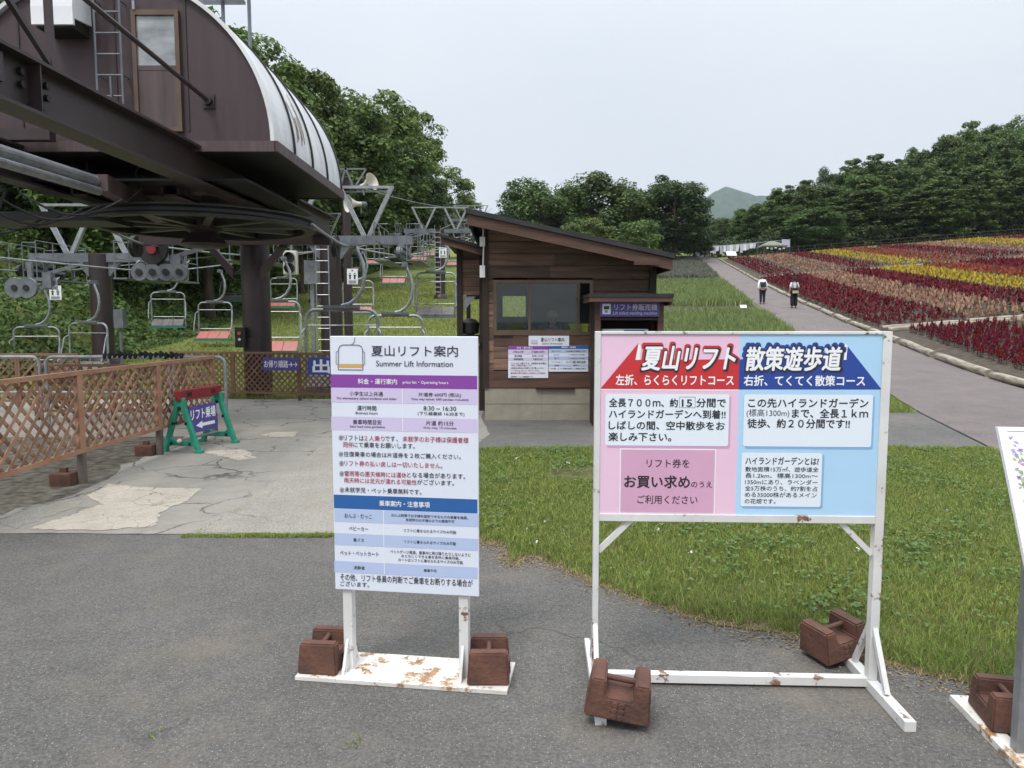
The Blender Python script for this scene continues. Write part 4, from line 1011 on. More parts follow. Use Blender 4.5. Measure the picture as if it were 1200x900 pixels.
for xa, xb in ((-8.6, -6.92), (-6.82, -5.02), (-4.95, -4.2)):
    b = MB(); q = [(xa, 10.6, 0), (xa, 10.6, .92)] + [(xa + .1 - .1 * math.cos(t), 10.6, .92 + .1 * math.sin(t)) for t in np.linspace(.3, 1.57, 4)] + [(xb - .1 + .1 * math.sin(t), 10.6, .92 + .1 * math.cos(t)) for t in np.linspace(0, 1.3, 4)] + [(xb, 10.6, .92), (xb, 10.6, 0)]
    b.tube(q, .024, 8); b.tube([(xa, 10.6, .5), (xb, 10.6, .5)], .018, 8); wpart(b, 'rail', m_galv, pr, smooth=True)
b = MB(); rr = random.Random(4)
for k in range(16):
    x = -5.95 + .075 * k; b.lathe([(.02, -.03), (.045 + .02 * rr.random(), -.01), (.03, .03)], (x, 10.6, 1.03 + rr.uniform(0, .03)), 'X', 8)
wpart(b, 'padding', m_rubber, pr, smooth=True)
# brick weights under the fence posts
for px, py, lab in ((76, 569, 'rusty brown weight block at the foot of the tan fence, nearer of two'), (172, 534, 'rusty brown weight block at the foot of the tan fence, by the green barricade')):
    p = G(px, py); t = thing('weight_block', lab, 'weight', p); b = MB(); b.bb(-.10, .10, -.08, .08, 0, .13); b.build('block', m_rust, t, bevel=.012); b = MB(); b.bb(-.03, .03, -.02, .02, .13, .17); b.build('lug', m_rust, t)

# ================================================================== GREEN BARRICADE
ga, gc = G(213, 531), G(257, 519)
gb = thing('aframe_barricade', 'green plastic A-frame barricade with dark red top bar before the tan fence', 'barricade', ((ga.x + gc.x) / 2, (ga.y + gc.y) / 2, 0))
dv = Vector((gc.x - ga.x, gc.y - ga.y, 0)); GL = max(.82, dv.length); gb.scale = (.88, .86, .88); gb.rotation_euler = (0, 0, math.atan2(dv.y, dv.x))
for s in (-1, 1):
    b = MB(); x = s * GL / 2
    # A shaped end: two legs and a cross bar, thickness along x
    def leg(sgn):
        b.prism([(sgn * .30, 0), (sgn * .235, 0), (sgn * .045, .52), (sgn * .0, .72), (sgn * .075, .72), (sgn * .09, .60)], x - .03, x + .03, 'YZ')
    leg(1); leg(-1); b.prism([(-.25, .10), (.25, .10), (.20, .24), (.10, .17), (-.10, .17), (-.20, .24)], x - .025, x + .025, 'YZ'); b.bb(x - .028, x + .028, -.075, .075, .62, .74)
    for sg in (-1, 1): b.bb(x - .04, x + .04, sg * .268 - .05, sg * .268 + .05, 0, .05)
    b.build('end_frame', m_green, gb, bevel=.008)
    b = MB()
    for yy, zz_ in ((-.14, .13), (.14, .13), (0, .60), (-.10, .40), (.10, .40)): b.lathe([(.022, -.035), (.022, .035)], (x, yy, zz_), 'X', 12)
    b.build('hole_plug', m_black, gb)
b = MB(); b.bb(-GL / 2 - .05, GL / 2 + .05, -.04, .04, .70, .84); tb = b.build('top_bar', m_red, gb, bevel=.012)
b = MB()
for x in (-GL * .32, GL * .32): b.bb(x - .05, x + .05, -.043, .043, .745, .80)
b.build('slot', m_black, tb)
b = MB(); b.tube([(-GL / 2, 0, .17), (GL / 2, 0, .17)], .016, 8); b.build('tie_bar', m_galv, gb); b = MB(); b.lathe([(.01, -.06), (.03, -.03), (.03, .0)], (-GL / 2 - .03, 0, .17), 'X', 12); b.build('end_cap', m_hornw, gb)

# ================================================================== SIGNS : text queue
TQ = []
class Panel:
    """maps photo positions of a flat board to its own local x,z"""
    def __init__(s, parent, x0, x1, z0, z1, y, cor, zoom=(0, 0, 1)):
        s.p, s.x0, s.x1, s.z0, s.z1, s.y, s.cor, s.zoom = parent, x0, x1, z0, z1, y, cor, zoom
        s.g = MB(); s.step = .0007
    def uv(s, a, b):
        ox, oy, k = s.zoom; px, py = ox + a / k, oy + b / k; u = v = .5
        TL, TR, BL, BR = [Vector(c) for c in s.cor]
        for _ in range(12):
            f = TL * (1 - u) * (1 - v) + TR * u * (1 - v) + BL * (1 - u) * v + BR * u * v - Vector((px, py))
            fu = (TR - TL) * (1 - v) + (BR - BL) * v; fv = (BL - TL) * (1 - u) + (BR - TR) * u
            det = fu.x * fv.y - fu.y * fv.x
            u -= (f.x * fv.y - f.y * fv.x) / det; v -= (fu.x * f.y - fu.y * f.x) / det
        return s.x0 + (s.x1 - s.x0) * u, s.z1 - (s.z1 - s.z0) * v
    def rect(s, r):
        xm, zm = (r[0] + r[2]) / 2, (r[1] + r[3]) / 2
        return s.uv(r[0], zm)[0], s.uv(r[2], zm)[0], s.uv(xm, r[3])[1], s.uv(xm, r[1])[1]
    def fill(s, r, m, lay=1):
        x0, x1, z0, z1 = s.rect(r); y = s.y - lay * s.step
        s.g.mat(m).add([(x0, y, z0), (x1, y, z0), (x1, y, z1), (x0, y, z1)], [(0, 1, 2, 3)])
    def poly(s, pts, m, lay=1):
        y = s.y - lay * s.step; q = [s.uv(*p) for p in pts]; s.g.mat(m).add([(a, y, c) for a, c in q], [tuple(range(len(q)))])
    def rrect(s, r, rad, m, lay=1):
        x0, x1, z0, z1 = s.rect(r); y = s.y - lay * s.step; q = []
        for cx, cz, a0 in ((x1 - rad, z1 - rad, 0), (x0 + rad, z1 - rad, 90), (x0 + rad, z0 + rad, 180), (x1 - rad, z0 + rad, 270)):
            q += [(cx + rad * math.cos(R(a0 + k * 15)), y, cz + rad * math.sin(R(a0 + k * 15))) for k in range(7)]
        s.g.mat(m).add(q, [tuple(range(len(q)))])
    def text(s, txt, r, m, lay=3, off=.0, shear=0):
        TQ.append((s, txt, s.rect(r), m, lay, off, shear))
    def done(s, name='printed_graphics'):
        if s.g.v: s.g.build(name, None, s.p, fix=False)
def flush_text():
    obs = []
    for i, (pn, txt, rc, m, lay, off, sh) in enumerate(TQ):
        cu = bpy.data.curves.new('t', 'FONT'); cu.body = txt; cu.resolution_u = 3; cu.shear = sh; cu.fill_mode = 'FRONT'
        o = bpy.data.objects.new('t', cu); COL.objects.link(o); obs.append(o)
    bpy.context.view_layer.update(); dg = bpy.context.evaluated_depsgraph_get()
    groups = {}
    for o, (pn, txt, rc, m, lay, off, sh) in zip(obs, TQ):
        me = o.evaluated_get(dg).to_mesh()
        n = len(me.vertices); co = np.zeros(n * 3); me.vertices.foreach_get('co', co); co = co.reshape(-1, 3)
        fs = [tuple(p.vertices) for p in me.polygons]
        if n:
            lo, hi = co.min(0), co.max(0); x0, x1, z0, z1 = rc
            X = x0 + (co[:, 0] - lo[0]) / max(1e-6, hi[0] - lo[0]) * (x1 - x0); Z = z0 + (co[:, 1] - lo[1]) / max(1e-6, hi[1] - lo[1]) * (z1 - z0)
            g = groups.setdefault(id(pn), (pn, MB()))[1]
            # heavier weights: thin stacked copies nudged round a small circle
            bs_ = off * (z1 - z0) / max(1e-6, hi[1] - lo[1]); nc = 1 if off < .003 else (5 if off < .03 else 29)
            for q_ in range(nc):
                dx_, dz_ = (0, 0) if q_ == 0 else (bs_ * math.cos(6.283 * q_ / (nc - 1) + .4), bs_ * math.sin(6.283 * q_ / (nc - 1) + .4))
                yy_ = pn.y - lay * pn.step - pn.step * (.8 / nc) * q_
                g.mat(m).add([(a + dx_, yy_, c + dz_) for a, c in zip(X, Z)], fs)
        o.evaluated_get(dg).to_mesh_clear()
    for o in obs:
        cu = o.data; bpy.data.objects.remove(o); bpy.data.curves.remove(cu)
    for pn, g in groups.values(): g.build('lettering', None, pn.p, fix=False)
    TQ.clear()

# purple sign on the barricade
bs = thing('boarding_sign', 'purple hanging sign with white lettering and arrow on the green barricade', 'sign', (gb.location.x, gb.location.y, .24)); bs.rotation_euler = gb.rotation_euler; bs.scale = (.88, .88, .88); bs.location.z = .21
b = MB(); b.bb(-.30, .30, -.052, -.044, .0, .37); b.build('panel', p_signpurple, bs)
pn = Panel(bs, -.30, .30, 0, .37, -.052, ((0, 0), (100, 0), (0, 100), (100, 100)))
pn.text('リフト乗場', (5, 12, 95, 52), p_tw, 2, .02); pn.poly([(92, 68), (92, 80), (45, 80), (45, 88), (22, 74), (45, 60), (45, 68)], p_tw); pn.done()
# blue signs on the back fence
def fence_sign(px0, px1, py0, py1, Y, label, m, items):
    a, c = P(px0, py1, Y), P(px1, py0, Y); t = thing('fence_sign', label, 'sign', (a.x, Y, a.z)); w_, h_ = c.x - a.x, c.z - a.z
    t.rotation_euler = (0, 0, -.09)
    b = MB(); b.bb(0, w_, -.0, .012, 0, h_); b.build('panel', m, t)
    pn = Panel(t, 0, w_, 0, h_, 0.0, ((0, 0), (100, 0), (0, 100), (100, 100)))
    for it in items: pn.text(*it)
    pn.done(); return t
fence_sign(308, 351, 419, 434, 13.80, 'dark blue direction sign with arrows on the back lattice fence', p_signpurple, [('お帰り順路→→', (4, 22, 96, 78), p_tw, 2, .01)])
fence_sign(361, 420, 419, 439, 13.45, 'blue exit sign beside the white price board, on the back fence', p_signblue, [('出', (10, 12, 44, 88), p_tw, 2, .03), ('口', (58, 18, 88, 84), p_tw, 2, .03)])

# ---------------- white price board
lp = [G(343, 803), G(592, 821), G(606, 776), G(375, 764)]
yaw = math.atan2(lp[1].y - lp[0].y, lp[1].x - lp[0].x)
cx_, cy_ = sum(p.x for p in lp) / 4, sum(p.y for p in lp) / 4
pw = ((lp[1] - lp[0]).length + (lp[2] - lp[3]).length) / 2; pdp = .26
info = thing('price_board', 'tall white price board with purple and blue tables on a rusty white base plate', 'sign board', (cx_, cy_, 0), yaw)
iM = Matrix.Translation((cx_, cy_, 0)) @ Matrix.Rotation(yaw, 4, 'Z'); iI = iM.inverted()
# local position of the board from its photo corners, on the plane of its posts (local y = -.03)
def on_local(px, py, yl, Mi, Mw):
    dx, dy = (px - 600) / F, (450 - py) / F
    d = Vector((dx, cP + dy * sP, dy * cP - sP)); o = Vector((0, 0, CAMH))
    ol, dl = Mi @ o, Mi.to_3x3() @ d; t = (yl - ol.y) / dl.y; return ol + dl * t
cTL, cTR, cBL, cBR = [on_local(*q, -.045, iI, iM) for q in ((386, 395), (558, 393), (393.4, 692.6), (563.4, 697.4))]
bx0, bx1, bz0, bz1 = (cTL.x + cBL.x) / 2, (cTR.x + cBR.x) / 2, (cBL.z + cBR.z) / 2, (cTL.z + cTR.z) / 2
b = MB(); b.bb(bx0, bx1, -.045, -.033, bz0, bz1); b.build('panel', p_white, info, bevel=.003)
b = MB(); b.bb(-pw / 2, pw / 2, -pdp / 2, pdp / 2, .006, .022); b.build('base_plate', m_whiterust, info)
px1, px2 = on_local(411, 740, 0, iI, iM).x, on_local(545, 745, 0, iI, iM).x
for x in (px1, px2):
    b = MB(); b.bb(x - .02, x + .02, -.032, .012, .022, bz1 - .05); b.build('post', m_white, info)
    b = MB()
    for s in (-1, 1): b.prism([(-.032 if s < 0 else .012, .023), (-.032 if s < 0 else .012, .16), (-.095 if s < 0 else .075, .023)], x - .006 + s * .004, x + .006 + s * .004, 'YZ')
    each(b, 'foot_brace', m_white, info)
A = Panel(info, bx0, bx1, bz0, bz1, -.045, ((386, 395), (558, 393), (393.4, 692.6), (563.4, 697.4)), (370, 380, 1181 / 210))
A.text('夏山リフト案内', (368, 138, 930, 207), p_ink, 2, .008); A.text('Summer Lift Information', (400, 236, 900, 272), p_ink, 2, .004)
A.fill((98, 328, 1057, 414), p_purple); A.text('料金・運行案内', (280, 354, 538, 390), p_tw, 2, .012); A.text('price list・Operating hours', (576, 364, 872, 388), p_tw, 2, .008)
A.fill((100, 417, 1058, 512), p_lilac); A.fill((102, 605, 1062, 694), p_lilac)
A.fill((574, 417, 578, 694), p_tw, 1.5)
for s_, r_ in (('小学生以上共通', (225, 438, 446, 468)), ('For elementary school students and older', (140, 476, 536, 495)), ('片道券 600円 (税込)', (680, 438, 955, 468)), ('One way ticket: 600 yen(tax included)', (634, 474, 1002, 492)),
               ('運行時間', (276, 530, 403, 562)), ('Business hours', (266, 570, 412, 586)), ('8:30 ~ 16:30', (713, 526, 924, 554)), ('(下り線最終 16:30まで)', (676, 562, 978, 590)),
               ('乗車時間目安', (248, 622, 438, 654)), ('Seat load time guideline', (228, 661, 460, 678)), ('片道 約15分', (730, 620, 910, 652)), ('One way 15 minutes', (714, 660, 928, 676))):
    A.text(s_, r_, p_ink, 2, .008)
def mixed(pn, parts, r, off=.006):
    """one line in several inks, split in proportion to the count of characters"""
    n = sum(len(p[0]) for p in parts); x = r[0]; w_ = (r[2] - r[0]) / n
    for s_, m in parts: pn.text(s_, (x + w_ * .06, r[1], x + w_ * (len(s_) - .06), r[3]), m, 2, off); x += w_ * len(s_)
mixed(A, [('※', p_greyink), ('リフトは', p_ink), ('２人乗り', p_redink), ('です', p_ink)], (150, 726, 530, 760)); A.text('、', (536, 748, 548, 760), p_ink, 2, .006)
A.text('未就学のお子様は保護者様', (578, 724, 1006, 762), p_redink, 2, .006)
mixed(A, [('同伴', p_redink), ('にて乗車をお願いします。', p_ink)], (182, 770, 660, 806))
mixed(A, [('※', p_greyink), ('往復乗車の場合は片道券を２枚ご購入ください。', p_ink)], (150, 834, 960, 868))
A2 = Panel(info, bx0, bx1, bz0, bz1, -.045, A.cor, (370, 540, 1181 / 210)); A2.g = A.g
mixed(A2, [('※', p_greyink), ('リフト券の払い戻しは一切いたしません。', p_redink)], (154, -6, 842, 30))
mixed(A2, [('※', p_greyink), ('雷雨等の悪天候時には運休', p_redink), ('となる場合があります。', p_ink)], (156, 62, 990, 98))
mixed(A2, [('雨天時には足元が濡れる可能性', p_redink), ('がございます。', p_ink)], (188, 108, 918, 142))
mixed(A2, [('※', p_greyink), ('未就学児・ペット乗車無料です。', p_ink)], (158, 170, 706, 206))
A2.fill((121, 226, 1069, 318), p_blue); A2.text('乗車案内・注意事項', (427, 254, 760, 292), p_tw, 2, .014)
for y0_, y1_ in ((322, 408), (486, 566), (676, 754)): A2.fill((126, y0_, 1076, y1_), p_bluegrey)
A2.fill((457, 318, 461, 745), p_tw, 1.5)
for s_, r_ in (('おんぶ・だっこ', (194, 346, 376, 374)), ('おんぶ紐等でお子様を固定できるものの装着を推奨。', (508, 342, 1010, 362)), ('未就学のお子様のみでの乗車不可', (603, 370, 922, 390)),
               ('ベビーカー', (224, 430, 353, 458)), ('リフトに乗せられるサイズのみ可能', (592, 440, 934, 462)), ('車イス', (254, 508, 326, 534)), ('リフトに乗せられるサイズのみ可能', (594, 516, 934, 538)),
               ('ペット・ペットカート', (164, 596, 424, 628)), ('ペットゲージ推奨、乗車中に飛び降りたりしないように', (502, 586, 1030, 610)), ('おとなしくできる事を条件に乗車可能。', (576, 614, 960, 634)), ('カートはリフトに乗せられるサイズのみ可能', (556, 640, 980, 662)),
               ('泥酔者', (258, 696, 332, 720)), ('乗車不可', (726, 706, 810, 726)), ('その他、リフト係員の判断でご乗車をお断りする場合が', (166, 760, 1046, 808)), ('ございます。', (166, 802, 362, 836))):
    A2.text(s_, r_, p_ink, 2, .006)
# little chair outline of the heading (its rider is a mascot and stays out)
def stroke(pn, pts, wz, m, lay=2):
    q = [Vector(pn.uv(*p)) for p in pts]; y = pn.y - lay * pn.step
    for a_, c_ in zip(q[:-1], q[1:]):
        d = (c_ - a_).normalized(); n_ = Vector((-d.y, d.x)) * wz / 2; a_ = a_ - d * wz * .3; c_ = c_ + d * wz * .3
        pn.g.mat(m).add([(a_.x - n_.x, y, a_.y - n_.y), (c_.x - n_.x, y, c_.y - n_.y), (c_.x + n_.x, y, c_.y + n_.y), (a_.x + n_.x, y, a_.y + n_.y)], [(0, 1, 2, 3)])
p_frame = flat('print_chairgrey', (.22, .22, .27))
stroke(A, [(258, 92), (256, 116), (244, 134), (232, 140)], .0035, p_frame)
stroke(A, [(148, 296), (150, 168), (160, 148), (180, 140), (280, 140), (300, 148), (310, 168), (312, 296)], .0045, p_frame)
stroke(A, [(148, 180), (134, 186), (134, 262), (148, 272)], .003, p_frame); stroke(A, [(312, 180), (324, 186), (324, 262), (312, 272)], .003, p_frame)
A.fill((150, 262, 312, 284), p_orange, 2); stroke(A, [(150, 300), (312, 300)], .0045, p_frame)
A.done()

# ---------------- big pink and blue course board
rl = [G(703, 800), G(1016, 806)]
yaw2 = math.atan2(rl[1].y - rl[0].y, rl[1].x - rl[0].x) - .0
big = thing('course_board', 'wide pink and blue course board in a white steel stand with splayed feet', 'sign board', ((rl[0].x + rl[1].x) / 2, (rl[0].y + rl[1].y) / 2, 0), yaw2)
jM = Matrix.Translation(big.location) @ Matrix.Rotation(yaw2, 4, 'Z'); jI = jM.inverted()
q = [on_local(*p_, -.02, jI, jM) for p_ in ((702.8, 392.7), (1032, 391), (703.7, 601.7), (1028.3, 604.8))]
sx0, sx1, sz0, sz1 = (q[0].x + q[2].x) / 2, (q[1].x + q[3].x) / 2, (q[2].z + q[3].z) / 2, (q[0].z + q[1].z) / 2
o1, o2 = on_local(695.5, 600, -.02, jI, jM).x, on_local(1036, 600, -.02, jI, jM).x
print('boards', bx0, bx1, bz0, bz1, pw, 'big', sx0, sx1, sz0, sz1, o1, o2, math.degrees(yaw), math.degrees(yaw2))
for xa, xb in ((o1, sx0), (sx1, o2)):
    b = MB(); b.bb(xa, xb, -.026, .016, .045, sz1 + .012); b.build('post', m_white, big, bevel=.002)
b = MB(); b.bb(sx0, sx1, -.025, .015, sz0 - .032, sz0); b.bb(sx0, sx1, -.025, .015, sz1, sz1 + .012); each(b, 'frame_rail', m_white, big, bevel=.002)
b = MB(); b.bb(sx0, sx1, -.018, .005, sz0, sz1); b.build('panel', p_white, big)
b = MB()
for s, xx in ((1, sx0), (-1, sx1)): b.beam((xx, 0, sz0 - .165), (xx + s * .135, 0, sz0 - .03), .022, .022)
each(b, 'corner_brace', m_white, big)
b = MB(); b.bb(sx0 - .0, sx1, -.02, .02, .015, .05); b.build('tie_rail', m_white, big)
FO = .34
for k, xx in enumerate(((o1 + sx0) / 2, (o2 + sx1) / 2)):
    b = MB(); b.bb(xx - .022, xx + .022, -FO, FO, .004, .045); b.build('foot', m_white, big, bevel=.002)
    b = MB()
    for s in (-1, 1): b.beam((xx, s * .02, .27), (xx, s * .15, .05), .02, .022)
    each(b, 'foot_brace', m_white, big)
Bp = Panel(big, sx0, sx1, sz0, sz1, -.018, ((702.8, 392.7), (1032, 391), (703.7, 601.7), (1028.3, 604.8)), (680, 380, 1200 / 380))
XM = 587
Bp.fill((72, 40, XM, 703), p_pink); Bp.fill((XM, 36, 1106, 706), p_sky)
Bp.poly([(72, 238), (213, 70), (202, 132), (578, 128), (XM, 128), (XM, 238)], p_red, 2); Bp.fill((72, 239, XM, 243), p_tw, 2)
Bp.poly([(XM, 238), (XM, 128), (982, 128), (974, 66), (1112, 236)], p_navy, 2)
Bp.poly([(202, 132), (212, 74), (222, 82), (218, 132)], p_tw, 2.5); Bp.poly([(974, 66), (984, 78), (980, 128), (966, 128)], p_tw, 2.5)
for s_, r_, sh, bc in (('夏山リフト', (226, 82, 572, 168), .22, p_red), ('散策遊歩道', (614, 82, 962, 168), .12, p_navy)):
    g_ = 9
    Bp.text(s_, (r_[0] - g_, r_[1] - g_, r_[2] + g_, r_[3] + g_), bc, 3, .075, sh)
    Bp.text(s_, (r_[0] - 3, r_[1] - 3, r_[2] + 7, r_[3] + 6), p_ink, 4, .05, sh)
    Bp.text(s_, r_, p_tw, 5, .026, sh)
Bp.text('左折、らくらくリフトコース', (130, 186, 568, 224), p_tw, 3, .022); Bp.text('右折、てくてく散策コース', (606, 186, 1050, 224), p_tw, 3, .022)
Bp.rrect((100, 262, 560, 456), .009, p_pinksh, 2); Bp.rrect((92, 256, 553, 447), .009, p_box, 3)
Bp.rrect((616, 262, 1087, 458), .009, p_skysh, 2); Bp.rrect((608, 256, 1080, 449), .009, p_box, 3)
Bp.rrect((610, 478, 908, 682), .009, p_skysh, 2); Bp.rrect((603, 472, 900, 674), .009, p_box, 3)
for s_, r_ in (('全長７００ｍ、約', (106, 272, 362, 304)), ('15', (378, 276, 415, 302)), ('分間で', (432, 272, 540, 304)), ('ハイランドガーデンへ到着!!', (106, 314, 540, 346)), ('しばしの間、空中散歩をお', (106, 356, 538, 388)), ('楽しみ下さい。', (106, 398, 340, 430)),
               ('この先ハイランドガーデン', (624, 270, 1064, 304)), ('まで、全長１ｋｍ', (786, 308, 1064, 342)), ('徒歩、約２０分間です!!', (622, 346, 998, 380))):
    Bp.text(s_, r_, p_ink, 4, .022)
Bp.text('(標高1300m)', (618, 310, 776, 342), p_ink, 4, .002)
for k in range(4):
    e = [(368, 266, 428, 268), (368, 305, 428, 307), (368, 266, 370, 307), (426, 266, 428, 307)][k]; Bp.fill(e, p_greyink, 3.5)
Bp.fill((150, 458, 508, 700), p_tw, 2); Bp.fill((154, 462, 504, 697), p_pinkd, 3)
Bp.text('リフト券を', (250, 496, 410, 528), p_ink, 4, .004); Bp.text('お買い求め', (168, 558, 412, 604), p_ink, 4, .022); Bp.text('のうえ', (418, 580, 496, 602), p_ink, 4, .004); Bp.text('ご利用ください', (218, 632, 442, 664), p_ink, 4, .004)
Bp.text('ハイランドガーデンとは?', (618, 488, 888, 516), p_ink, 4, .016)
for k, (s_, x1_) in enumerate((('敷地面積15万㎡、遊歩道全', 888), ('長1.2km、標高1300m～', 886), ('1350mにあり、ラベンダー', 886), ('全5万株のうち、約7割を占', 886), ('める35000株があるメイン', 884), ('の花畑です。', 732))):
    y_ = 524 + 24 * k; Bp.text(s_, (618, y_, x1_, y_ + 19), p_ink, 4, .004)
Bp.done()

# ---------------- ticket hut posters and kiosk sign
def poster(px0, px1, py0, py1, Y, label):
    a, c = P(px0, py1, Y), P(px1, py0, Y); t = thing('poster', label, 'poster', (a.x, Y, a.z)); w_, h_ = c.x - a.x, c.z - a.z
    b = MB(); b.bb(0, w_, 0, .008, 0, h_); b.build('panel', p_white, t); pn = Panel(t, 0, w_, 0, h_, 0, ((0, 0), (100, 0), (0, 100), (100, 100))); pn.step = .002; return pn
pn = poster(619.5, 667, 393.5, 405.5, BYF - .035, 'small white heading poster centred below the hut window')
pn.text('夏山リフト案内', (30, 18, 88, 56), p_ink, 2, .008); pn.text('Summer Lift Information', (33, 68, 84, 84), p_ink, 2, .004); pn.fill((5, 40, 22, 78), p_bluegrey); pn.fill((5, 70, 22, 80), p_orange, 2); pn.done()
pn = poster(595.5, 642.5, 405.5, 443, BYF - .030, 'white price poster with purple header left below the hut window')
pn.fill((0, 0, 100, 11), p_purple); pn.text('料金・運行案内', (22, 2.5, 60, 8.5), p_tw, 2, .01); pn.fill((0, 13, 100, 26), p_lilac); pn.fill((0, 36, 100, 46), p_lilac)
for s_, r_, m in (('小学生以上共通', (12, 15, 38, 21), p_ink), ('片道券 600円', (58, 15, 90, 21), p_ink), ('運行時間', (16, 28, 34, 34), p_ink), ('8:30~16:30', (60, 28, 88, 33), p_ink), ('乗車時間目安', (14, 38, 38, 44), p_ink), ('片道 約15分', (62, 38, 86, 44), p_ink),
                  ('リフトは２人乗りです、未就学のお子様は', (6, 51, 95, 57), p_ink), ('同伴にて乗車をお願いします。', (8, 58, 60, 63), p_redink), ('往復乗車の場合は片道券を２枚ご購入ください', (6, 66, 90, 71), p_ink), ('リフト券の払い戻しは一切いたしません。', (6, 74, 80, 79), p_redink), ('雷雨等の悪天候時には運休となる場合', (6, 82, 92, 87), p_redink), ('未就学児・ペット乗車無料です。', (6, 93, 62, 98), p_ink)): pn.text(s_, r_, m, 2, .008)
pn.done()
pn = poster(643, 689.5, 405, 435.5, BYF - .030, 'white rules poster with blue header right below the hut window')
pn.fill((0, 0, 100, 13), p_blue); pn.text('乗車案内・注意事項', (32, 3, 68, 10), p_tw, 2, .01); pn.fill((0, 15, 100, 28), p_bluegrey); pn.fill((0, 42, 100, 55), p_bluegrey); pn.fill((0, 72, 100, 80), p_bluegrey)
for s_, r_ in (('おんぶ・だっこ', (8, 18, 30, 24)), ('おんぶ紐等でお子様を固定できるもの', (44, 18, 94, 24)), ('ベビーカー', (12, 32, 28, 38)), ('リフトに乗せられるサイズのみ可能', (50, 32, 90, 37)), ('車イス', (14, 45, 26, 51)), ('リフトに乗せられるサイズのみ可能', (50, 46, 90, 51)), ('ペット・ペットカート', (6, 60, 34, 66)), ('ペットゲージ推奨、乗車中に飛び降り', (44, 58, 94, 68)), ('泥酔者', (14, 73, 26, 78)), ('乗車不可', (62, 73, 76, 78)), ('その他、リフト係員の判断でご乗車をお断り', (4, 85, 94, 91))): pn.text(s_, r_, p_ink, 2, .006)
pn.done()
a, c = P(703, 371, KY - .06), P(773, 353.5, KY - .06)
ks = thing('kiosk_sign', 'purple lift ticket machine sign with a white icon under the kiosk roof', 'sign', (a.x, KY - .06, a.z)); w_, h_ = c.x - a.x, c.z - a.z
b = MB(); b.bb(0, w_, 0, .02, 0, h_); b.build('panel', p_signpurple, ks)
pn = Panel(ks, 0, w_, 0, h_, 0, ((0, 0), (100, 0), (0, 100), (100, 100))); pn.step = .002
pn.text('リフト券販売機', (24, 14, 96, 58), p_lilac, 2, .01); pn.text('Lift ticket vending machine', (22, 66, 96, 92), p_lilac, 2, .006); pn.fill((4, 14, 18, 84), p_white); pn.fill((6.5, 30, 15.5, 52), p_ink, 2); pn.fill((8, 58, 13, 74), p_greyink, 2); pn.done()

# ---------------- inclined map board at the right edge
mt = P(1158, 499, 2.62); mbp = P(1200, 694, 2.36)
mapb = thing('map_board', 'slanted garden map board in a grey steel stand at the right edge', 'sign board', (mt.x, 2.5, 0), R(-6))
import_h = mt.z
slant = math.atan2(.26, mt.z - mbp.z)
Wm = .92
def Q(x, s, off=0.0):     # s: distance up the slanted board from its lower edge
    L = .58; return Vector((x, -.16 + s * math.sin(slant) - off * math.cos(slant), import_h - L * math.cos(slant) + s * math.cos(slant) + off * math.sin(slant) * 0 - 0))
L = .58
b = MB()
for xa, xb in ((0, .028), (Wm - .028, Wm)):
    b.add([Q(xa, 0), Q(xb, 0), Q(xb, L), Q(xa, L), Q(xa, 0, .02), Q(xb, 0, .02), Q(xb, L, .02), Q(xa, L, .02)], [(0, 1, 2, 3), (4, 5, 6, 7), (0, 1, 5, 4), (1, 2, 6, 5), (2, 3, 7, 6), (3, 0, 4, 7)])
for sa, sb in ((-.03, 0.0), (L - .012, L)):
    b.add([Q(.028, sa), Q(Wm - .028, sa), Q(Wm - .028, sb), Q(.028, sb), Q(.028, sa, .02), Q(Wm - .028, sa, .02), Q(Wm - .028, sb, .02), Q(.028, sb, .02)], [(0, 1, 2, 3), (4, 5, 6, 7), (0, 1, 5, 4), (1, 2, 6, 5), (2, 3, 7, 6), (3, 0, 4, 7)])
each(b, 'frame_bar', m_whiteplain, mapb)
b = MB(); b.add([Q(.028, 0), Q(Wm - .028, 0), Q(Wm - .028, L - .012), Q(.028, L - .012), Q(.028, 0, .014), Q(Wm - .028, 0, .014), Q(Wm - .028, L - .012, .014), Q(.028, L - .012, .014)], [(0, 1, 2, 3), (4, 5, 6, 7), (0, 1, 5, 4), (1, 2, 6, 5), (2, 3, 7, 6), (3, 0, 4, 7)])
b.build('panel', p_cream, mapb)
b = MB(); rr = random.Random(2); e = .0155
def qd(xa, xb, sa, sb, m, k=1): b.mat(m).add([Q(xa, sa, e + .0006 * k), Q(xb, sa, e + .0006 * k), Q(xb, sb, e + .0006 * k), Q(xa, sb, e + .0006 * k)], [(0, 1, 2, 3)])
qd(.03, Wm - .03, L - .10, L - .014, p_white); qd(.075, .085 + .4, L - .52, L - .14, p_white, 1); qd(.10, .46, L - .50, L - .17, p_sky, 2)
for k in range(9):
    x = .10 + .055 * k; s = L - .05 + .02 * math.sin(k * 1.7)
    b.mat(p_leafg).add([Q(x, s - .02, e + .002), Q(x + .05, s - .002, e + .002), Q(x + .075, s + .02, e + .002), Q(x + .02, s + .006, e + .002)], [(0, 1, 2, 3)])
for k in range(46):
    x = .034 + .03 * rr.random(); s = L - .03 - .34 * rr.random(); a_ = rr.uniform(0, 3.1); d_ = .008 + .006 * rr.random(); ca, sa = math.cos(a_) * d_, math.sin(a_) * d_
    b.mat(p_lav if k % 3 else p_leafg).add([Q(x - ca, s - sa, e + .0012), Q(x + sa * .4, s - ca * .4, e + .0012), Q(x + ca, s + sa, e + .0012), Q(x - sa * .4, s + ca * .4, e + .0012)], [(0, 1, 2, 3)])
for k in range(6): qd(.13, .40 - .03 * (k % 3), L - .20 - .05 * k, L - .185 - .05 * k, p_greyink, 3)
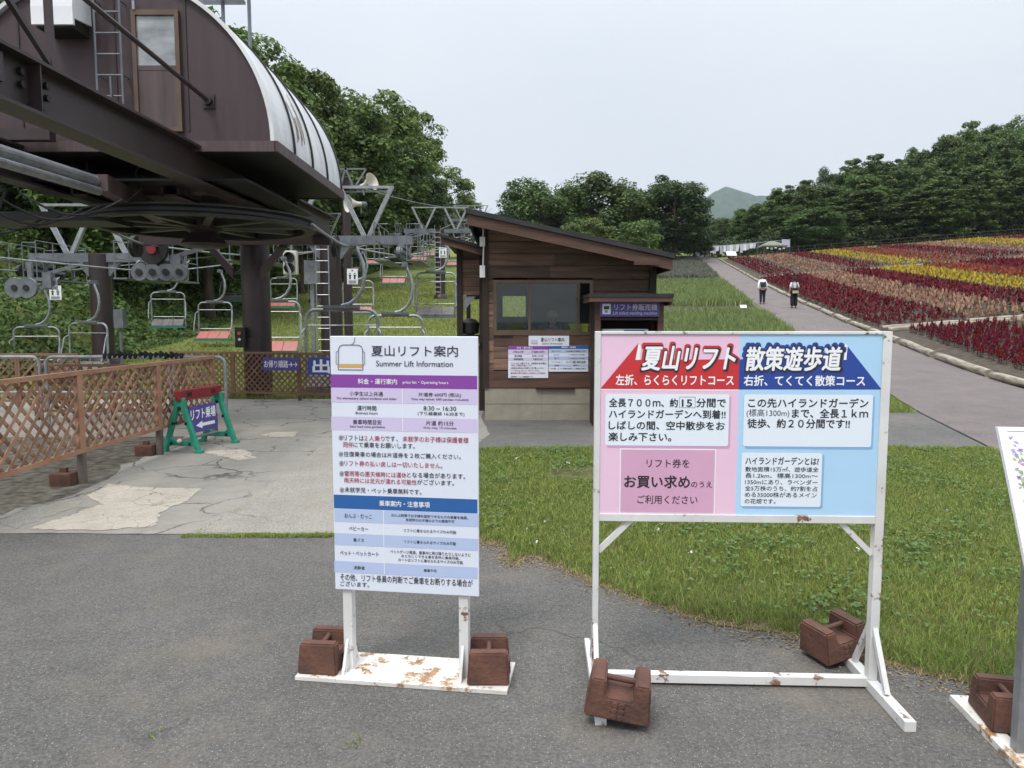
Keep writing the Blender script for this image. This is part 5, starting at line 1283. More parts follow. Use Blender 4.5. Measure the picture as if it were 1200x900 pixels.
b.build('printed_graphics', None, mapb, fix=False)
lb = Q(0, 0)
b = MB(); 
for x in (.068, Wm - .068): b.bb(x - .018, x + .018, -.06, -.02, .031, Q(0, .15).z + .0); b.bb(x - .018, x + .018, -.15, -.06, Q(0, 0).z - .03, Q(0, 0).z)
each(b, 'post', m_galv, mapb)
b = MB()
for x in (.05, Wm - .05): b.bb(x - .035, x + .035, -.30, .34, .004, .03)
b.bb(.086, Wm - .086, -.06, -.02, .006, .028)
each(b, 'foot', m_whiterust, mapb)

# ---------------- cast iron U weights
def make_weight(label):
    t = thing('iron_weight', label, 'weight', group='rusty cast iron weights')
    b = MB(); w0, w1, d0, d1, h = .125, .112, .098, .088, .148
    # notched block, tapering upwards: lower body and two horns in one closed mesh
    ty = lambda z: d0 + (d1 - d0) * z / h; tx = lambda z: w0 + (w1 - w0) * z / h; zn = .082; xi, xo = .056, .050
    S = [(-tx(0), 0), (-xo, 0), (xo, 0), (tx(0), 0), (-tx(zn), zn), (-xo, zn), (xo, zn), (tx(zn), zn), (-tx(h), h), (-xi, h), (xi, h), (tx(h), h)]
    vs = [(x, -ty(z), z) for x, z in S] + [(x, ty(z), z) for x, z in S]; q4 = [(0, 1, 5, 4), (1, 2, 6, 5), (2, 3, 7, 6), (4, 5, 9, 8), (6, 7, 11, 10)]; rim = [0, 1, 2, 3, 7, 11, 10, 6, 5, 9, 8, 4]
    fs = q4 + [tuple(i + 12 for i in reversed(f)) for f in q4] + [(rim[i], rim[(i + 1) % 12], rim[(i + 1) % 12] + 12, rim[i] + 12) for i in range(12)]
    bm_ = bmesh.new(); V_ = [bm_.verts.new(v) for v in vs]
    for f in fs: bm_.faces.new([V_[i] for i in f])
    bmesh.ops.recalc_face_normals(bm_, faces=bm_.faces)
    bmesh.ops.bevel(bm_, geom=[e for e in bm_.edges if e.calc_face_angle(0) > .5], offset=.007, segments=2, affect='EDGES', clamp_overlap=True)
    me = bpy.data.meshes.new('body'); bm_.to_mesh(me); bm_.free(); me.materials.append(m_rust); o = bpy.data.objects.new('body', me); COL.objects.link(o); setp(o, t)
    b = MB(); b.tube([(-.06, 0, .122), (.06, 0, .122)], .012, 10); b.build('handle', m_rust, t, smooth=True)
    b = MB()
    for r_ in range(3):
        for c_ in range(2):
            b.lathe([(.009, -.004), (.012, -.002), (.012, .004)], (-.013 + .026 * c_, -ty(.018 + .022 * r_) - .001, .018 + .022 * r_), 'Y', 10)
    b.build('cast_mark', m_rust, t); return t
w0_ = None
def weight_at(p, rz, label, ry=0, sc=1.0, rx=0):
    global w0_
    if w0_ is None: w0_ = make_weight(label); t = w0_
    else: t = dup(w0_)
    t.location = p; t.rotation_euler = (rx, ry, rz); t['label'] = label; t.scale = (sc,) * 3; return t
def loc_w(M_, x, y, z): return M_ @ Vector((x, y, z))
weight_at(loc_w(iM, -pw / 2 + .085, .005, .022), R(84), 'rusty U shaped iron weight on the left end of the price board base plate', sc=.90)
weight_at(loc_w(iM, pw / 2 - .10, .015, .022), R(90), 'rusty U shaped iron weight on the right end of the price board base plate', sc=.92)
wl = G(722, 846)
weight_at((G(724, 848).x, G(724, 843).y, .045), R(-10), 'rusty iron weight tilted over the left foot of the course board', ry=R(7), rx=R(0), sc=1.0)
weight_at((G(982, 776).x, G(982, 772).y, .04), R(18), 'rusty iron weight on the grass end of the right foot of the course board', ry=R(-9), sc=.98)
weight_at((G(1172, 856).x + .03, G(1180, 852).y, .03), R(78), 'reddish iron weight on the foot of the slanted map board', ry=R(0), sc=.9)

# ================================================================== VEGETATION TOOLS
def unit(a): return a / np.maximum(1e-9, np.linalg.norm(a, axis=1, keepdims=True))
def kites(C, N, L, W, rg, along=None):
    """leaf shaped quads centred on C, facing N"""
    n = len(C); N = unit(N)
    rnd = unit(rg.normal(size=(n, 3))) if along is None else along
    A = unit(rnd - N * (rnd * N).sum(1, keepdims=True)); S = np.cross(N, A)
    L = np.broadcast_to(np.asarray(L, float), (n,))[:, None]; W = np.broadcast_to(np.asarray(W, float), (n,))[:, None]
    V = np.stack([C - A * L * .5, C + S * W * .5 + A * L * .08, C + A * L * .5 - N * L * .08, C - S * W * .5 + A * L * .08], 1).reshape(-1, 3)
    Q = np.arange(4 * n).reshape(n, 4); return V, Q
def lump(P_, f, seed):
    r = np.random.default_rng(seed); o = np.zeros(len(P_))
    for k in range(5):
        d = r.normal(size=3); o += np.sin(P_ @ d * f * (1 + .5 * k) + r.uniform(0, 6)) / (1 + .4 * k)
    return o / 3.2
def crown_mesh(seed, rx, rz, zc, ncl, nleaf, leaf, flat=.75, cone=0.0, low=.25, rcl=.30):
    rg = np.random.default_rng(seed)
    d = unit(rg.normal(size=(ncl, 3))); rad = rg.uniform(.45, 1.0, ncl) ** .6
    rad *= 1 + .22 * lump(d, 2.2, seed + 1)
    c = d * rad[:, None]
    if cone:
        k = np.clip(1 - cone * (c[:, 2] + 1) / 2, .12, 1); c[:, 0] *= k; c[:, 1] *= k
    c = c * np.array([rx, rx, rz]) * (1 - rcl * .6)
    rc = rcl * rx * rg.uniform(.6, 1.25, ncl)
    if cone: rc *= np.clip(1 - cone * .55 * (c[:, 2] / rz + 1) / 2, .4, 1)
    which = rg.integers(0, ncl, nleaf); e = unit(rg.normal(size=(nleaf, 3)) + np.array([0, 0, .35]))
    off = e * (rc[which] * rg.uniform(.55, 1.08, nleaf))[:, None]; off[:, 2] *= flat
    Pp = c[which] + off
    N = e * .7 + np.array([0, 0, .75]) + rg.normal(size=(nleaf, 3)) * .45
    sz = leaf * rg.uniform(.6, 1.25, nleaf)
    V, Q = kites(Pp + np.array([0, 0, zc]), N, sz, sz * rg.uniform(.5, .75, nleaf), rg)
    return V, Q, c + np.array([0, 0, zc]), rc
def trunk_mb(h, r, tips, rg, base=.0):
    b = MB(); q = [(0, 0, -.3)]; x = y = 0
    for k in range(1, 7):
        x += rg.uniform(-.05, .05) * h * .12; y += rg.uniform(-.05, .05) * h * .12; q.append((x, y, h * k / 6))
    b.tube(q, [r * 1.25] + [r * (1 - .13 * k) for k in range(1, 7)], 9)
    for tp in tips:
        k = rg.integers(2, 6); s = Vector(q[k]); e = Vector(tp); m = s.lerp(e, .5) + Vector((0, 0, -.06 * (e - s).length))
        b.tube([s, m, e], [r * .42, r * .26, r * .08], 6)
    return b
def tree_proto(name, seed, m_leaf, H_, rx, rz, ncl, nleaf, leaf, trunk_r, **kw):
    """mesh data of one kind of tree, about H_ tall"""
    V, Q, c, rc = crown_mesh(seed, rx, rz, H_ - rz * 1.0, ncl, nleaf, leaf, **kw)
    cr = np_obj('crown', V, Q, [m_leaf]); rg = np.random.default_rng(seed)
    tips = [tuple(c[i]) for i in rg.choice(ncl, min(ncl, 11), replace=False)]
    tk = trunk_mb(H_ * .80, trunk_r, tips, rg).build('trunk', m_bark, smooth=True)
    return dict(name=name, H=H_, rx=rx, crown=cr, trunk=tk, used=False)
def plant_tree(pr, x, y, h, label, group=None, width=None, rz=None, cat='tree'):
    t = thing(pr['name'], label, cat, (x, y, Hs(x, y) - .1), rng.uniform(0, 6.28) if rz is None else rz, group)
    s = h / pr['H']; sw = s if width is None else width / (2 * pr['rx'])
    t.scale = (sw, sw, s)
    if not pr['used']: a, b = pr['crown'], pr['trunk']; pr['used'] = True
    else:
        a, b = pr['crown'].copy(), pr['trunk'].copy(); COL.objects.link(a); COL.objects.link(b)
    setp(a, t); setp(b, t); return t

lf_a = leafmat('leaf_broad', (.050, .096, .021), (.158, .220, .060), .32); lf_b = leafmat('leaf_round', (.050, .094, .026), (.158, .215, .066), .32); lf_c = leafmat('leaf_forest', (.042, .082, .020), (.145, .198, .054), .32)
lf_d = leafmat('leaf_dark', (.026, .050, .017), (.080, .115, .038), .3); lf_y = leafmat('leaf_bright', (.055, .095, .020), (.155, .21, .055), .32); lf_u = leafmat('leaf_undergrowth', (.034, .070, .016), (.13, .185, .048), .32)
broad = [tree_proto('broadleaf_tree', 100 + i, lf_a, 15, 4.6, 7.0, 150, 24000, .34, .26, flat=.65, rcl=.22) for i in range(3)]
dark_ = [tree_proto('dark_tree', 140, lf_d, 15, 4.2, 7.2, 120, 20000, .32, .26, flat=.7, rcl=.27)]
rnd = [tree_proto('round_tree', 200 + i, lf_b, 11, 5.2, 5.0, 150, 20000, .34, .25, flat=.75, rcl=.21) for i in range(2)]
rndd = [tree_proto('open_crown_tree', 220, lf_d, 12, 4.6, 5.6, 95, 16000, .36, .26, flat=.7, rcl=.25)]
forest = [tree_proto('forest_tree', 300 + i, lf_c, 20, 6.0, 10.4, 190, 22000, .50, .3, flat=.48, cone=.34, rcl=.22) for i in range(2)] + [tree_proto('forest_tree', 310 + i, lf_c, 19, 6.2, 9.8, 170, 22000, .48, .3, flat=.7, cone=.16, rcl=.22) for i in range(2)]
bright = [tree_proto('bright_tree', 400, lf_y, 7, 4.0, 3.3, 60, 9000, .34, .16, flat=.6, rcl=.30)]

# ------------------------------------------------------------------ trees of the left bank
def top_tree(pr, px, py, Y, label, group=None, width=None):
    p = P(px, py, Y); return plant_tree(pr, p.x, Y, p.z - Hs(p.x, Y) + .1, label, group, width)
for i, (pr, px, py, Y, w_, lab) in enumerate((
    (broad[0], 288, 22, 36, 8.0, 'tall leafy tree rising right behind the barrel roof, nearest of the left bank'),
    (broad[1], 345, 52, 48, 8.5, 'leafy tree on the left bank just right of the barrel roof crest'),
    (broad[2], 398, 84, 62, 11, 'mid green tree on the left bank above the two horn speakers'),
    (broad[0], 443, 96, 80, 13, 'broad tree on the left bank between the horns and the sky edge'),
    (broad[1], 478, 116, 95, 10.5, 'tree with a ragged crown at the right end of the tall left tree wall'),
    (dark_[0], 458, 150, 84, 10, 'very dark tree behind the lift cables'),
    (dark_[0], 480, 186, 92, 10, 'second dark tree low behind the lift tower V frames'),
    (broad[2], 524, 190, 112, 10.5, 'farther tree ending the left tree wall, beside the open sky'),
    (broad[0], 548, 224, 125, 6.5, 'small far tree directly above the left end of the hut roof'),
    (broad[1], 232, -20, 32, 8, 'tree behind the barrel roof, mostly hidden by it'),
    (broad[2], 20, -30, 30, 9, 'tree showing at the top left corner above the vent hood'))):
    top_tree(pr, px, py, Y, lab, None, w_)
SIL_L = ([-400, 0, 270, 330, 380, 440, 500, 512, 550, 562], [-200, -60, 28, 62, 96, 108, 140, 195, 205, 250])
nb = 0
for k in range(600):
    y = rng.uniform(26, 120); x = float(np.interp(y, [10, 25, 45, 80, 140], [-12, -14.5, -17, -16, -13])) - rng.uniform(0, 22) * (.4 + .6 * rng.random())
    px = 600 + x / y * 850
    if px < -430 or px > 545: continue
    z0 = Hs(x, y); lim = CAMH + (375 - np.interp(px, *SIL_L) - 14) * y / 850 * 1.02
    h = min(lim - z0, rng.uniform(9, 14))
    if h < 4: continue
    plant_tree(broad[nb % 3] if nb % 4 else dark_[0], x, y, h, 'leafy tree among the unbroken wood that climbs the left bank', 'trees of the left bank'); nb += 1
    if nb >= 95: break
# ------------------------------------------------------------------ trees behind the hut
for pr, px, py, Y, w_, lab in ((rnd[0], 634, 205, 92, 12, 'round dense green tree left behind the hut roof'), (rnd[1], 703, 203, 96, 16, 'broad tree with pale branch ends in the middle behind the hut roof'), (rndd[0], 792, 198, 98, 11.5, 'dark tall tree with sky gaps, right of the clump behind the hut'),
    (bright[0], 748, 252, 80, 6.5, 'light green bushy tree in front of the clump, above the low roof end'), (bright[0], 690, 252, 82, 7.5, 'yellow green bushy tree half hidden by the hut roof slope'), (rnd[0], 668, 220, 99, 11, 'middle tree filling the gap between the two crowns behind the hut'), (rndd[0], 762, 210, 104, 12, 'dark tree behind the light bushes, second from the right of the clump'), (rndd[0], 815, 258, 108, 7, 'low dark tree beside the path top, left of the cloth line'),
    (rnd[1], 600, 262, 98, 8, 'low tree peeking over the left half of the hut roof')):
    top_tree(pr, px, py, Y, lab, None, w_)
# ------------------------------------------------------------------ forest behind the flowers
SIL_R = ([815, 845, 880, 900, 920, 960, 990, 1010, 1050, 1090, 1130, 1165, 1200, 1300, 1500], [268, 252, 238, 226, 214, 196, 180, 172, 180, 160, 136, 134, 126, 96, 60])
for row, (Y0, dy, frac, step) in enumerate(((116, 4, .62, 27), (127, 6, .86, 25), (142, 8, 1.0, 27))):
    px = 826 if row else 930
    while px < 1330:
        Y = Y0 + rng.uniform(-dy, dy) + max(0, (930 - px) * .28); py = np.interp(px, *SIL_R) + rng.uniform(-5, 7); base = 284
        top = py + (1 - frac) * (base - py) + rng.uniform(-7, 7) * (frac < 1)
        p = P(px, top, Y); h = p.z - Hs(p.x, Y)
        if h > 3: plant_tree(forest[rng.integers(0, 4)], p.x, Y, h, ('tree at the front edge of the wood behind the flower field', 'tree in the middle ranks of the wood behind the flower field', 'tall tree on the skyline of the wood behind the flower field')[row], ('front trees of the right wood', 'inner trees of the right wood', 'skyline trees of the right wood')[row], width=rng.uniform(8, 11.5) * (1 if px > 880 else .7))
        px += step * rng.uniform(.75, 1.2)
# ------------------------------------------------------------------ undergrowth, one leafy mass each
def stuff(name, V, Q, mats, mi=None, label=None):
    o = np_obj(name, V, Q, mats, mi); tag(o, kind='stuff'); 
    if label: o['label'] = label
    return o
n = 125000; y = 15 + 70 * rng.random(n) ** 1.6; x = np.interp(y, [10, 16, 25, 45, 80, 140], [-9.0, -13.0, -12.3, -14.6, -15, -10]) + .8 - 24 * rng.random(n) ** 1.5
keep = (x / y > -1.25); x, y = x[keep], y[keep]; P2 = np.stack([x, y, np.zeros_like(x)], 1)
hh = np.clip(.5 + 1.3 * lump(P2, .9, 5) + .6 * lump(P2, 2.3, 6), .12, 3) * np.clip((np.interp(y, [10, 16, 25, 45, 80, 140], [-9.0, -13.0, -12.3, -14.6, -15, -10]) + 1.2 - x) / 2.5, .15, 1)
z = H(x, y) + hh * rng.random(len(x)) ** .4
Nn = rng.normal(size=(len(x), 3)) * .6 + np.array([.25, -.35, .8]); s = np.clip(.055 + .0050 * y, .12, .4) * rng.uniform(.7, 1.4, len(x))
V, Q = kites(np.stack([x, y, z], 1), Nn, s, s * .62, rng); stuff('undergrowth', V, Q, [lf_u], label='leafy green undergrowth covering the left bank')
# understorey at the foot of the right wood
n = 34000; x = rng.uniform(20, 130, n); y = 112.6 + 10 * rng.random(n); P2 = np.stack([x, y, 0 * x], 1); hh = np.clip(2.4 + 2.2 * lump(P2, .5, 9), .4, 6)
V, Q = kites(np.stack([x, y, H(x, y) + hh * rng.random(n) ** .5], 1), rng.normal(size=(n, 3)) * .6 + np.array([0, -.3, .8]), .55, .35, rng); stuff('forest_understorey', V, Q, [lf_d], label='dark low undergrowth at the foot of the wood')

# ------------------------------------------------------------------ grass
def grassmat(name, a, c, dry=(.30, .26, .11), dryamt=.12, patch=1.2):
    m, t, b = newmat(name); g = nn(t, 'ShaderNodeNewGeometry'); v = coords(t)
    f1 = noise(t, v, patch, 4, .6, .35, .65)
    col = mixrgb(t, g.outputs['Random Per Island'], a, c)
    col = mixrgb(t, f1, col, mixrgb(t, g.outputs['Random Per Island'], tuple(x * .8 for x in a), (c[0] * 1.25, c[1] * 1.12, c[2])))
    mr = nn(t, 'ShaderNodeMapRange'); mr.inputs['From Min'].default_value = 1 - dryamt; mr.inputs['From Max'].default_value = 1 - dryamt + .01
    fr = nn(t, 'ShaderNodeMath', operation='FRACT'); ml = nn(t, 'ShaderNodeMath', operation='MULTIPLY'); ml.inputs[1].default_value = 17.31
    t.links.new(g.outputs['Random Per Island'], ml.inputs[0]); t.links.new(ml.outputs[0], fr.inputs[0]); t.links.new(fr.outputs[0], mr.inputs['Value'])
    col = mixrgb(t, mr.outputs[0], col, dry)
    t.links.new(col, b.inputs['Base Color']); b.inputs['Roughness'].default_value = .6; b.inputs['Specular IOR Level'].default_value = .2
    tr = nn(t, 'ShaderNodeBsdfTranslucent'); t.links.new(col, tr.inputs['Color']); mx = nn(t, 'ShaderNodeMixShader'); mx.inputs[0].default_value = .3
    t.links.new(b.outputs[0], mx.inputs[1]); t.links.new(tr.outputs[0], mx.inputs[2]); t.links.new(mx.outputs[0], t.nodes['Material Output'].inputs[0]); return m
def blades(x, y, z, h, w_, rg, lean=.5):
    """bent blades: two quads narrowing to the tip"""
    n = len(x); a = rg.uniform(0, 6.283, n); dx, dy = np.cos(a), np.sin(a); ln = h * lean * rg.uniform(.2, 1.3, n); ang = rg.uniform(0, 6.283, n); lx, ly = np.cos(ang) * ln, np.sin(ang) * ln
    B = np.stack([x, y, z], 1); D = np.stack([dx * w_ / 2, dy * w_ / 2, 0 * x], 1); M_ = np.stack([lx * .35, ly * .35, h * .6], 1); T_ = np.stack([lx, ly, h * np.sqrt(np.clip(1 - (ln / h) ** 2 * .5, .2, 1))], 1)
    V = np.stack([B - D, B + D, B + M_ + D * .8, B + M_ - D * .8, B + T_ + D * .12, B + T_ - D * .12], 1).reshape(-1, 3)
    i = np.arange(n)[:, None] * 6; Q = np.concatenate([i + np.array([0, 1, 2, 3]), i + np.array([3, 2, 4, 5])], 1).reshape(-1, 4); return V, Q
def inpoly(x, y, poly):
    r = np.zeros(len(x), bool); n = len(poly)
    for i in range(n):
        x1, y1 = poly[i]; x2, y2 = poly[(i + 1) % n]
        c = ((y1 > y) != (y2 > y)) & (x < (x2 - x1) * (y - y1) / (y2 - y1 + 1e-12) + x1); r ^= c
    return r
def polydist(x, y, poly):
    d = np.full(len(x), 1e9); n = len(poly)
    for i in range(n):
        a = np.array(poly[i]); c = np.array(poly[(i + 1) % n]); e = c - a; L2 = e @ e
        t = np.clip(((x - a[0]) * e[0] + (y - a[1]) * e[1]) / L2, 0, 1); d = np.minimum(d, np.hypot(x - a[0] - t * e[0], y - a[1] - t * e[1]))
    return d
gm_lawn = grassmat('lawn_blade', (.112, .182, .033), (.285, .362, .104)); gm_dry = grassmat('dry_blade', (.26, .20, .11), (.42, .34, .20), dryamt=.0)
n = 600000; y = rng.uniform(2.2, 9.2, n); x = rng.uniform(-1.2, 7.2, n); kp = (x / y < 1.15) & (x / y > -.3); x, y = x[kp], y[kp]
# denser close to the camera, where single blades show
kp = rng.random(len(x)) < np.clip(1.25 - .085 * y, .35, 1); x, y = x[kp], y[kp]
kp = inpoly(x, y, LAWN); x, y = x[kp], y[kp]; d = polydist(x, y, LAWN)
wob = .05 * lump(np.stack([x, y, 0 * x], 1), 9, 3) + .03 * lump(np.stack([x, y, 0 * x], 1), 23, 8)
bare = np.hypot((x - G(686, 556).x) / .42, (y - G(686, 556).y) / .33)       # worn patch behind the course board
kp = (d > .035 + np.clip(wob * 1.6, -.03, .14)) & (bare > 1 + .3 * lump(np.stack([x, y, 0 * x], 1), 7, 12)); x, y, d = x[kp], y[kp], d[kp]
lp_ = lump(np.stack([x, y, 0 * x], 1), 2.6, 4) + .5 * lump(np.stack([x, y, 0 * x], 1), 6.5, 14)
h = (.036 + .015 * lp_ + .02 * np.exp(-((d - .16) / .12) ** 2)) * rng.uniform(.55, 1.45, len(x)); h = np.clip(h, .02, .15)
V, Q = blades(x, y, np.full(len(x), .013), h, np.clip(.0045 + .0006 * (y - 4), .004, .009), rng, .75); print('lawn blades', len(x))
stuff('lawn_grass', V, Q, [gm_lawn], label='short green lawn grass')
n = 420000; y = rng.uniform(2.5, 9.2, n); x = rng.uniform(-1.2, 7.2, n); kp = (x / y < .8); x, y = x[kp], y[kp]; d = polydist(x, y, LAWN); d = np.where(inpoly(x, y, LAWN), d, 3.2 * d); kp = d < (.10 + .20 * np.clip(lump(np.stack([x, y, 0 * x], 1), 3.0, 77) + .3, 0, 1)) * rng.random(len(x)) + .01; x, y = x[kp], y[kp]
V, Q = blades(x, y, np.full(len(x), .008), np.full(len(x), .022) * rng.uniform(.4, 1.3, len(x)), .004, rng, 1.5); stuff('dry_grass_edge', V, Q, [gm_dry], label='dry straw along the lawn edge')
n = 5200; t = rng.random(n) * len(LAWN); k_ = t.astype(int); f_ = t - k_; LP = np.array(LAWN); e_ = LP[k_] * (1 - f_[:, None]) + LP[(k_ + 1) % len(LAWN)] * f_[:, None] + rng.normal(size=(n, 2)) * .07; e_ = e_[(e_[:, 1] < 6.5) & (e_[:, 0] > -1)]
V, Q = kites(np.stack([e_[:, 0], e_[:, 1], np.full(len(e_), .009)], 1), rng.normal(size=(len(e_), 3)) * .3 + np.array([0, 0, 1]), rng.uniform(.006, .02, len(e_)), .010, rng); stuff('edge_litter', V, Q, [m_thatch], label='crumbs of soil and dead grass along the lawn edge')
# clover patches
lf_cl = leafmat('clover_leaf', (.080, .140, .030), (.20, .275, .085), .2)
n = 70000; y = rng.uniform(3.4, 9.0, n); x = rng.uniform(-1, 6.6, n); kp = inpoly(x, y, LAWN) & (x / y < .78); x, y = x[kp], y[kp]
kp = (lump(np.stack([x, y, 0 * x], 1), 3.1, 24) + .4 * lump(np.stack([x, y, 0 * x], 1), 9, 25) + .6 * rng.normal(size=len(x)) > .95) & (polydist(x, y, LAWN) > .15); x, y = x[kp], y[kp]; m_ = len(x)
c = np.repeat(np.stack([x, y, .045 + .035 * rng.random(m_)], 1), 3, 0); a = np.repeat(rng.uniform(0, 6.28, m_), 3) + np.tile([0, 2.09, 4.19], m_)
al = np.stack([np.cos(a), np.sin(a), .15 + 0 * a], 1); V, Q = kites(c + al * .010, rng.normal(size=(3 * m_, 3)) * .4 + np.array([0, -.1, 1]), .023, .020, rng, al); stuff('clover', V, Q, [lf_cl], label='clover patches in the lawn')
n = 26; y = rng.uniform(3.6, 8, n); x = rng.uniform(0, 5.5, n); kp = inpoly(x, y, LAWNIN); x, y = x[kp], y[kp]; c = np.stack([x, y, np.full(len(x), .09)], 1)
c = np.repeat(c, 5, 0) + rng.normal(size=(5 * len(x), 3)) * .006; V, Q = kites(c, rng.normal(size=(len(c), 3)) * .4 + np.array([0, 0, 1]), .016, .014, rng); stuff('clover_flower', V, Q, [m_whiteplain], label='tiny white clover flowers in the lawn')
# far little lawn, seam weeds, slope grass
gm_slope = grassmat('slope_blade', (.140, .205, .046), (.290, .340, .106), dryamt=.18, patch=.3)
n = 26000; y = rng.uniform(12, 15.8, n); x = rng.uniform(2.5, 8, n); kp = inpoly(x, y, LAWN2); x, y = x[kp], y[kp]; V, Q = blades(x, y, H(x, y), rng.uniform(.05, .12, len(x)), .011, rng, .6); stuff('verge_grass', V, Q, [gm_lawn], label='grass verge between the road and the mauve path')
a, c = G(214, 629), G(392, 629); n = 4200; t = rng.random(n); x = a.x + (c.x - a.x) * t + rng.normal(size=n) * .01; y = a.y + (c.y - a.y) * t + rng.normal(size=n) * .022
kp = lump(np.stack([x, y * 0, 0 * x], 1), 6, 2) > -.55; x, y = x[kp], y[kp]
a2_, c2_ = G(232, 625), G(345, 563); n2 = 200; t = rng.random(n2) ** 1.6; x = np.concatenate([x, a2_.x + (c2_.x - a2_.x) * t + rng.normal(size=n2) * .02]); y = np.concatenate([y, a2_.y + (c2_.y - a2_.y) * t + rng.normal(size=n2) * .02])
for px, py, k in ((182, 862, 9), (415, 874, 12), (130, 575, 60), (100, 580, 80), (60, 592, 60), (318, 566, 14), (115, 568, 60)):
    p = G(px, py); x = np.concatenate([x, p.x + rng.normal(size=k) * .03]); y = np.concatenate([y, p.y + rng.normal(size=k) * .03])
V, Q = blades(x, y, np.full(len(x), .006), rng.uniform(.008, .030, len(x)) * np.clip(.7 + lump(np.stack([x, y * 0, 0 * x], 1), 4.0, 91), .25, 1.4), .005, rng, 1.2); stuff('seam_weeds', V, Q, [gm_lawn], label='weeds in the pavement seams')
n = 190000; y = 14.2 + 52 * rng.random(n) ** 1.5; x = rng.uniform(-16, 3.5, n); kp = (x / y > -.62) & (x < np.interp(y, [14, 20, 30, 60], [-.8, 1.0, 5, 9])) & (x > np.interp(y, [10, 16, 25, 45, 80], [-9, -12.6, -12.3, -14.8, -15]) - .4); x, y = x[kp], y[kp]
V, Q = blades(x, y, H(x, y) - .01, (.07 + .05 * lump(np.stack([x, y, 0 * x], 1), .6, 31)) * rng.uniform(.5, 1.6, len(x)) * (1 + (y > 30) * .4), .012 + .0009 * (y - 14), rng, .7); stuff('slope_grass', V, Q, [gm_slope], label='mown grass of the lift slope')
# ------------------------------------------------------------------ lavender rows left of the path
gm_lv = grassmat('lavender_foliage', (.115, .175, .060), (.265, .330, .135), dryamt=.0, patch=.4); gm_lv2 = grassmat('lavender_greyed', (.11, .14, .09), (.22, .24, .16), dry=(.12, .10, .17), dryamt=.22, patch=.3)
n = 210000; y = 19 + 92 * rng.random(n) ** 1.25; rows = np.round(y / 1.5) * 1.5; y = rows + rng.normal(size=n) * .30
pl = np.interp(y, [p[1] for p in PL], [p[0] for p in PL]); x = pl - .35 - rng.random(n) * (7 + .16 * y)
kp = (np.abs(y - 37.0) > 2.4) & (np.abs(y - 63) > 2.6) & (x > np.interp(y, [14, 20, 30, 60], [2.6, 3.0, 5.0, 9.0])) & (y < 111); x, y = x[kp], y[kp]
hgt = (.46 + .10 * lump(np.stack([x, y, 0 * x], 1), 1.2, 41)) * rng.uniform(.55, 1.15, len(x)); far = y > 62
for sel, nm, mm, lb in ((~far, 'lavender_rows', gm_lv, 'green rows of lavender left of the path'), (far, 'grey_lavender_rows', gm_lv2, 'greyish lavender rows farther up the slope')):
    V, Q = blades(x[sel], y[sel], H(x[sel], y[sel]), hgt[sel], .016 + .0012 * (y[sel] - 18), rng, .55); stuff(nm, V, Q, [mm], label=lb)
sheet_pts = None
strip('lavender_soil', [(np.interp(yy, [14, 20, 30, 60, 112], [2.6, 3.0, 5.0, 9.0, 19.0]), yy) for yy in (18.2, 20, 30, 60, 111)], [(np.interp(yy, [p[1] for p in PL], [p[0] for p in PL]) - .15, yy) for yy in (18.2, 20, 30, 60, 111)], m_soil, .015, 10)

# ================================================================== FLOWER FIELD
def plumemat(name, a, c): return leafmat(name, a, c, .15, .7)
fm = {'dark': plumemat('celosia_darkred', (.10, .008, .018), (.27, .020, .040)), 'salmon': plumemat('celosia_salmon', (.35, .16, .115), (.54, .33, .225)), 'yellow': plumemat('celosia_yellow', (.46, .30, .025), (.66, .48, .06)), 'orange': plumemat('celosia_orangered', (.26, .040, .022), (.45, .09, .05))}
lf_ce = leafmat('celosia_leaf', (.030, .055, .018), (.08, .115, .035)); lf_cr = leafmat('celosia_redleaf', (.045, .022, .018), (.09, .05, .03))
BANDS0 = [(1.0, 4.6, 'dark'), (4.6, 9, 'salmon'), (9, 14, 'dark'), (14, 60, 'yellow')]
BANDS = [(0.45, 4.0, 'dark'), (4.0, 7.2, 'salmon'), (7.2, 10.2, 'dark'), (10.2, 14.0, 'yellow'), (14.0, 17.2, 'orange'), (17.2, 21.5, 'dark'), (21.5, 25.5, 'salmon'), (25.5, 30, 'yellow'), (30, 36, 'dark'), (36, 42, 'salmon'), (42, 60, 'dark')]
BANDS3 = [(0.6, 4.4, 'dark'), (4.4, 8.8, 'salmon'), (8.8, 12.3, 'dark'), (12.3, 16.5, 'yellow'), (16.5, 21, 'orange'), (21, 26, 'dark'), (26, 31, 'salmon'), (31, 37, 'yellow'), (37, 48, 'dark'), (48, 60, 'salmon')]
pts = []
for (v0, v1, du, dv_, bd) in ((16.0, 27.0, .34, .28, BANDS0), (28.9, 63.6, .46, .38, BANDS), (66.2, 104.5, .62, .55, BANDS3)):
    for u in np.arange(.55, 60, du):
        kind = next((k for a_, b_, k in bd if a_ <= u < b_), None)
        if kind is None: continue
        if any(abs(u - b_) < .16 for a_, b_, k in bd): continue
        vv = np.arange(v0, v1, dv_); vv = vv + rng.normal(size=len(vv)) * dv_ * .16
        xx = 8.0 + .207 * vv + u + rng.normal(size=len(vv)) * du * .10
        s_ = (xx / vv < .80) & (rng.random(len(vv)) > .05)
        pts += [(a_, b_, kind) for a_, b_ in zip(xx[s_], vv[s_])]
PX = np.array([p[0] for p in pts]); PY = np.array([p[1] for p in pts]); PK = np.array([p[2] for p in pts]); order = np.argsort(np.hypot(PX, PY)); vis = (PX / PY < .725)
order = np.concatenate([order[vis[order]], order[~vis[order]]]); print('celosias', len(pts))
near_i, far_i = order[:300], order[300:]
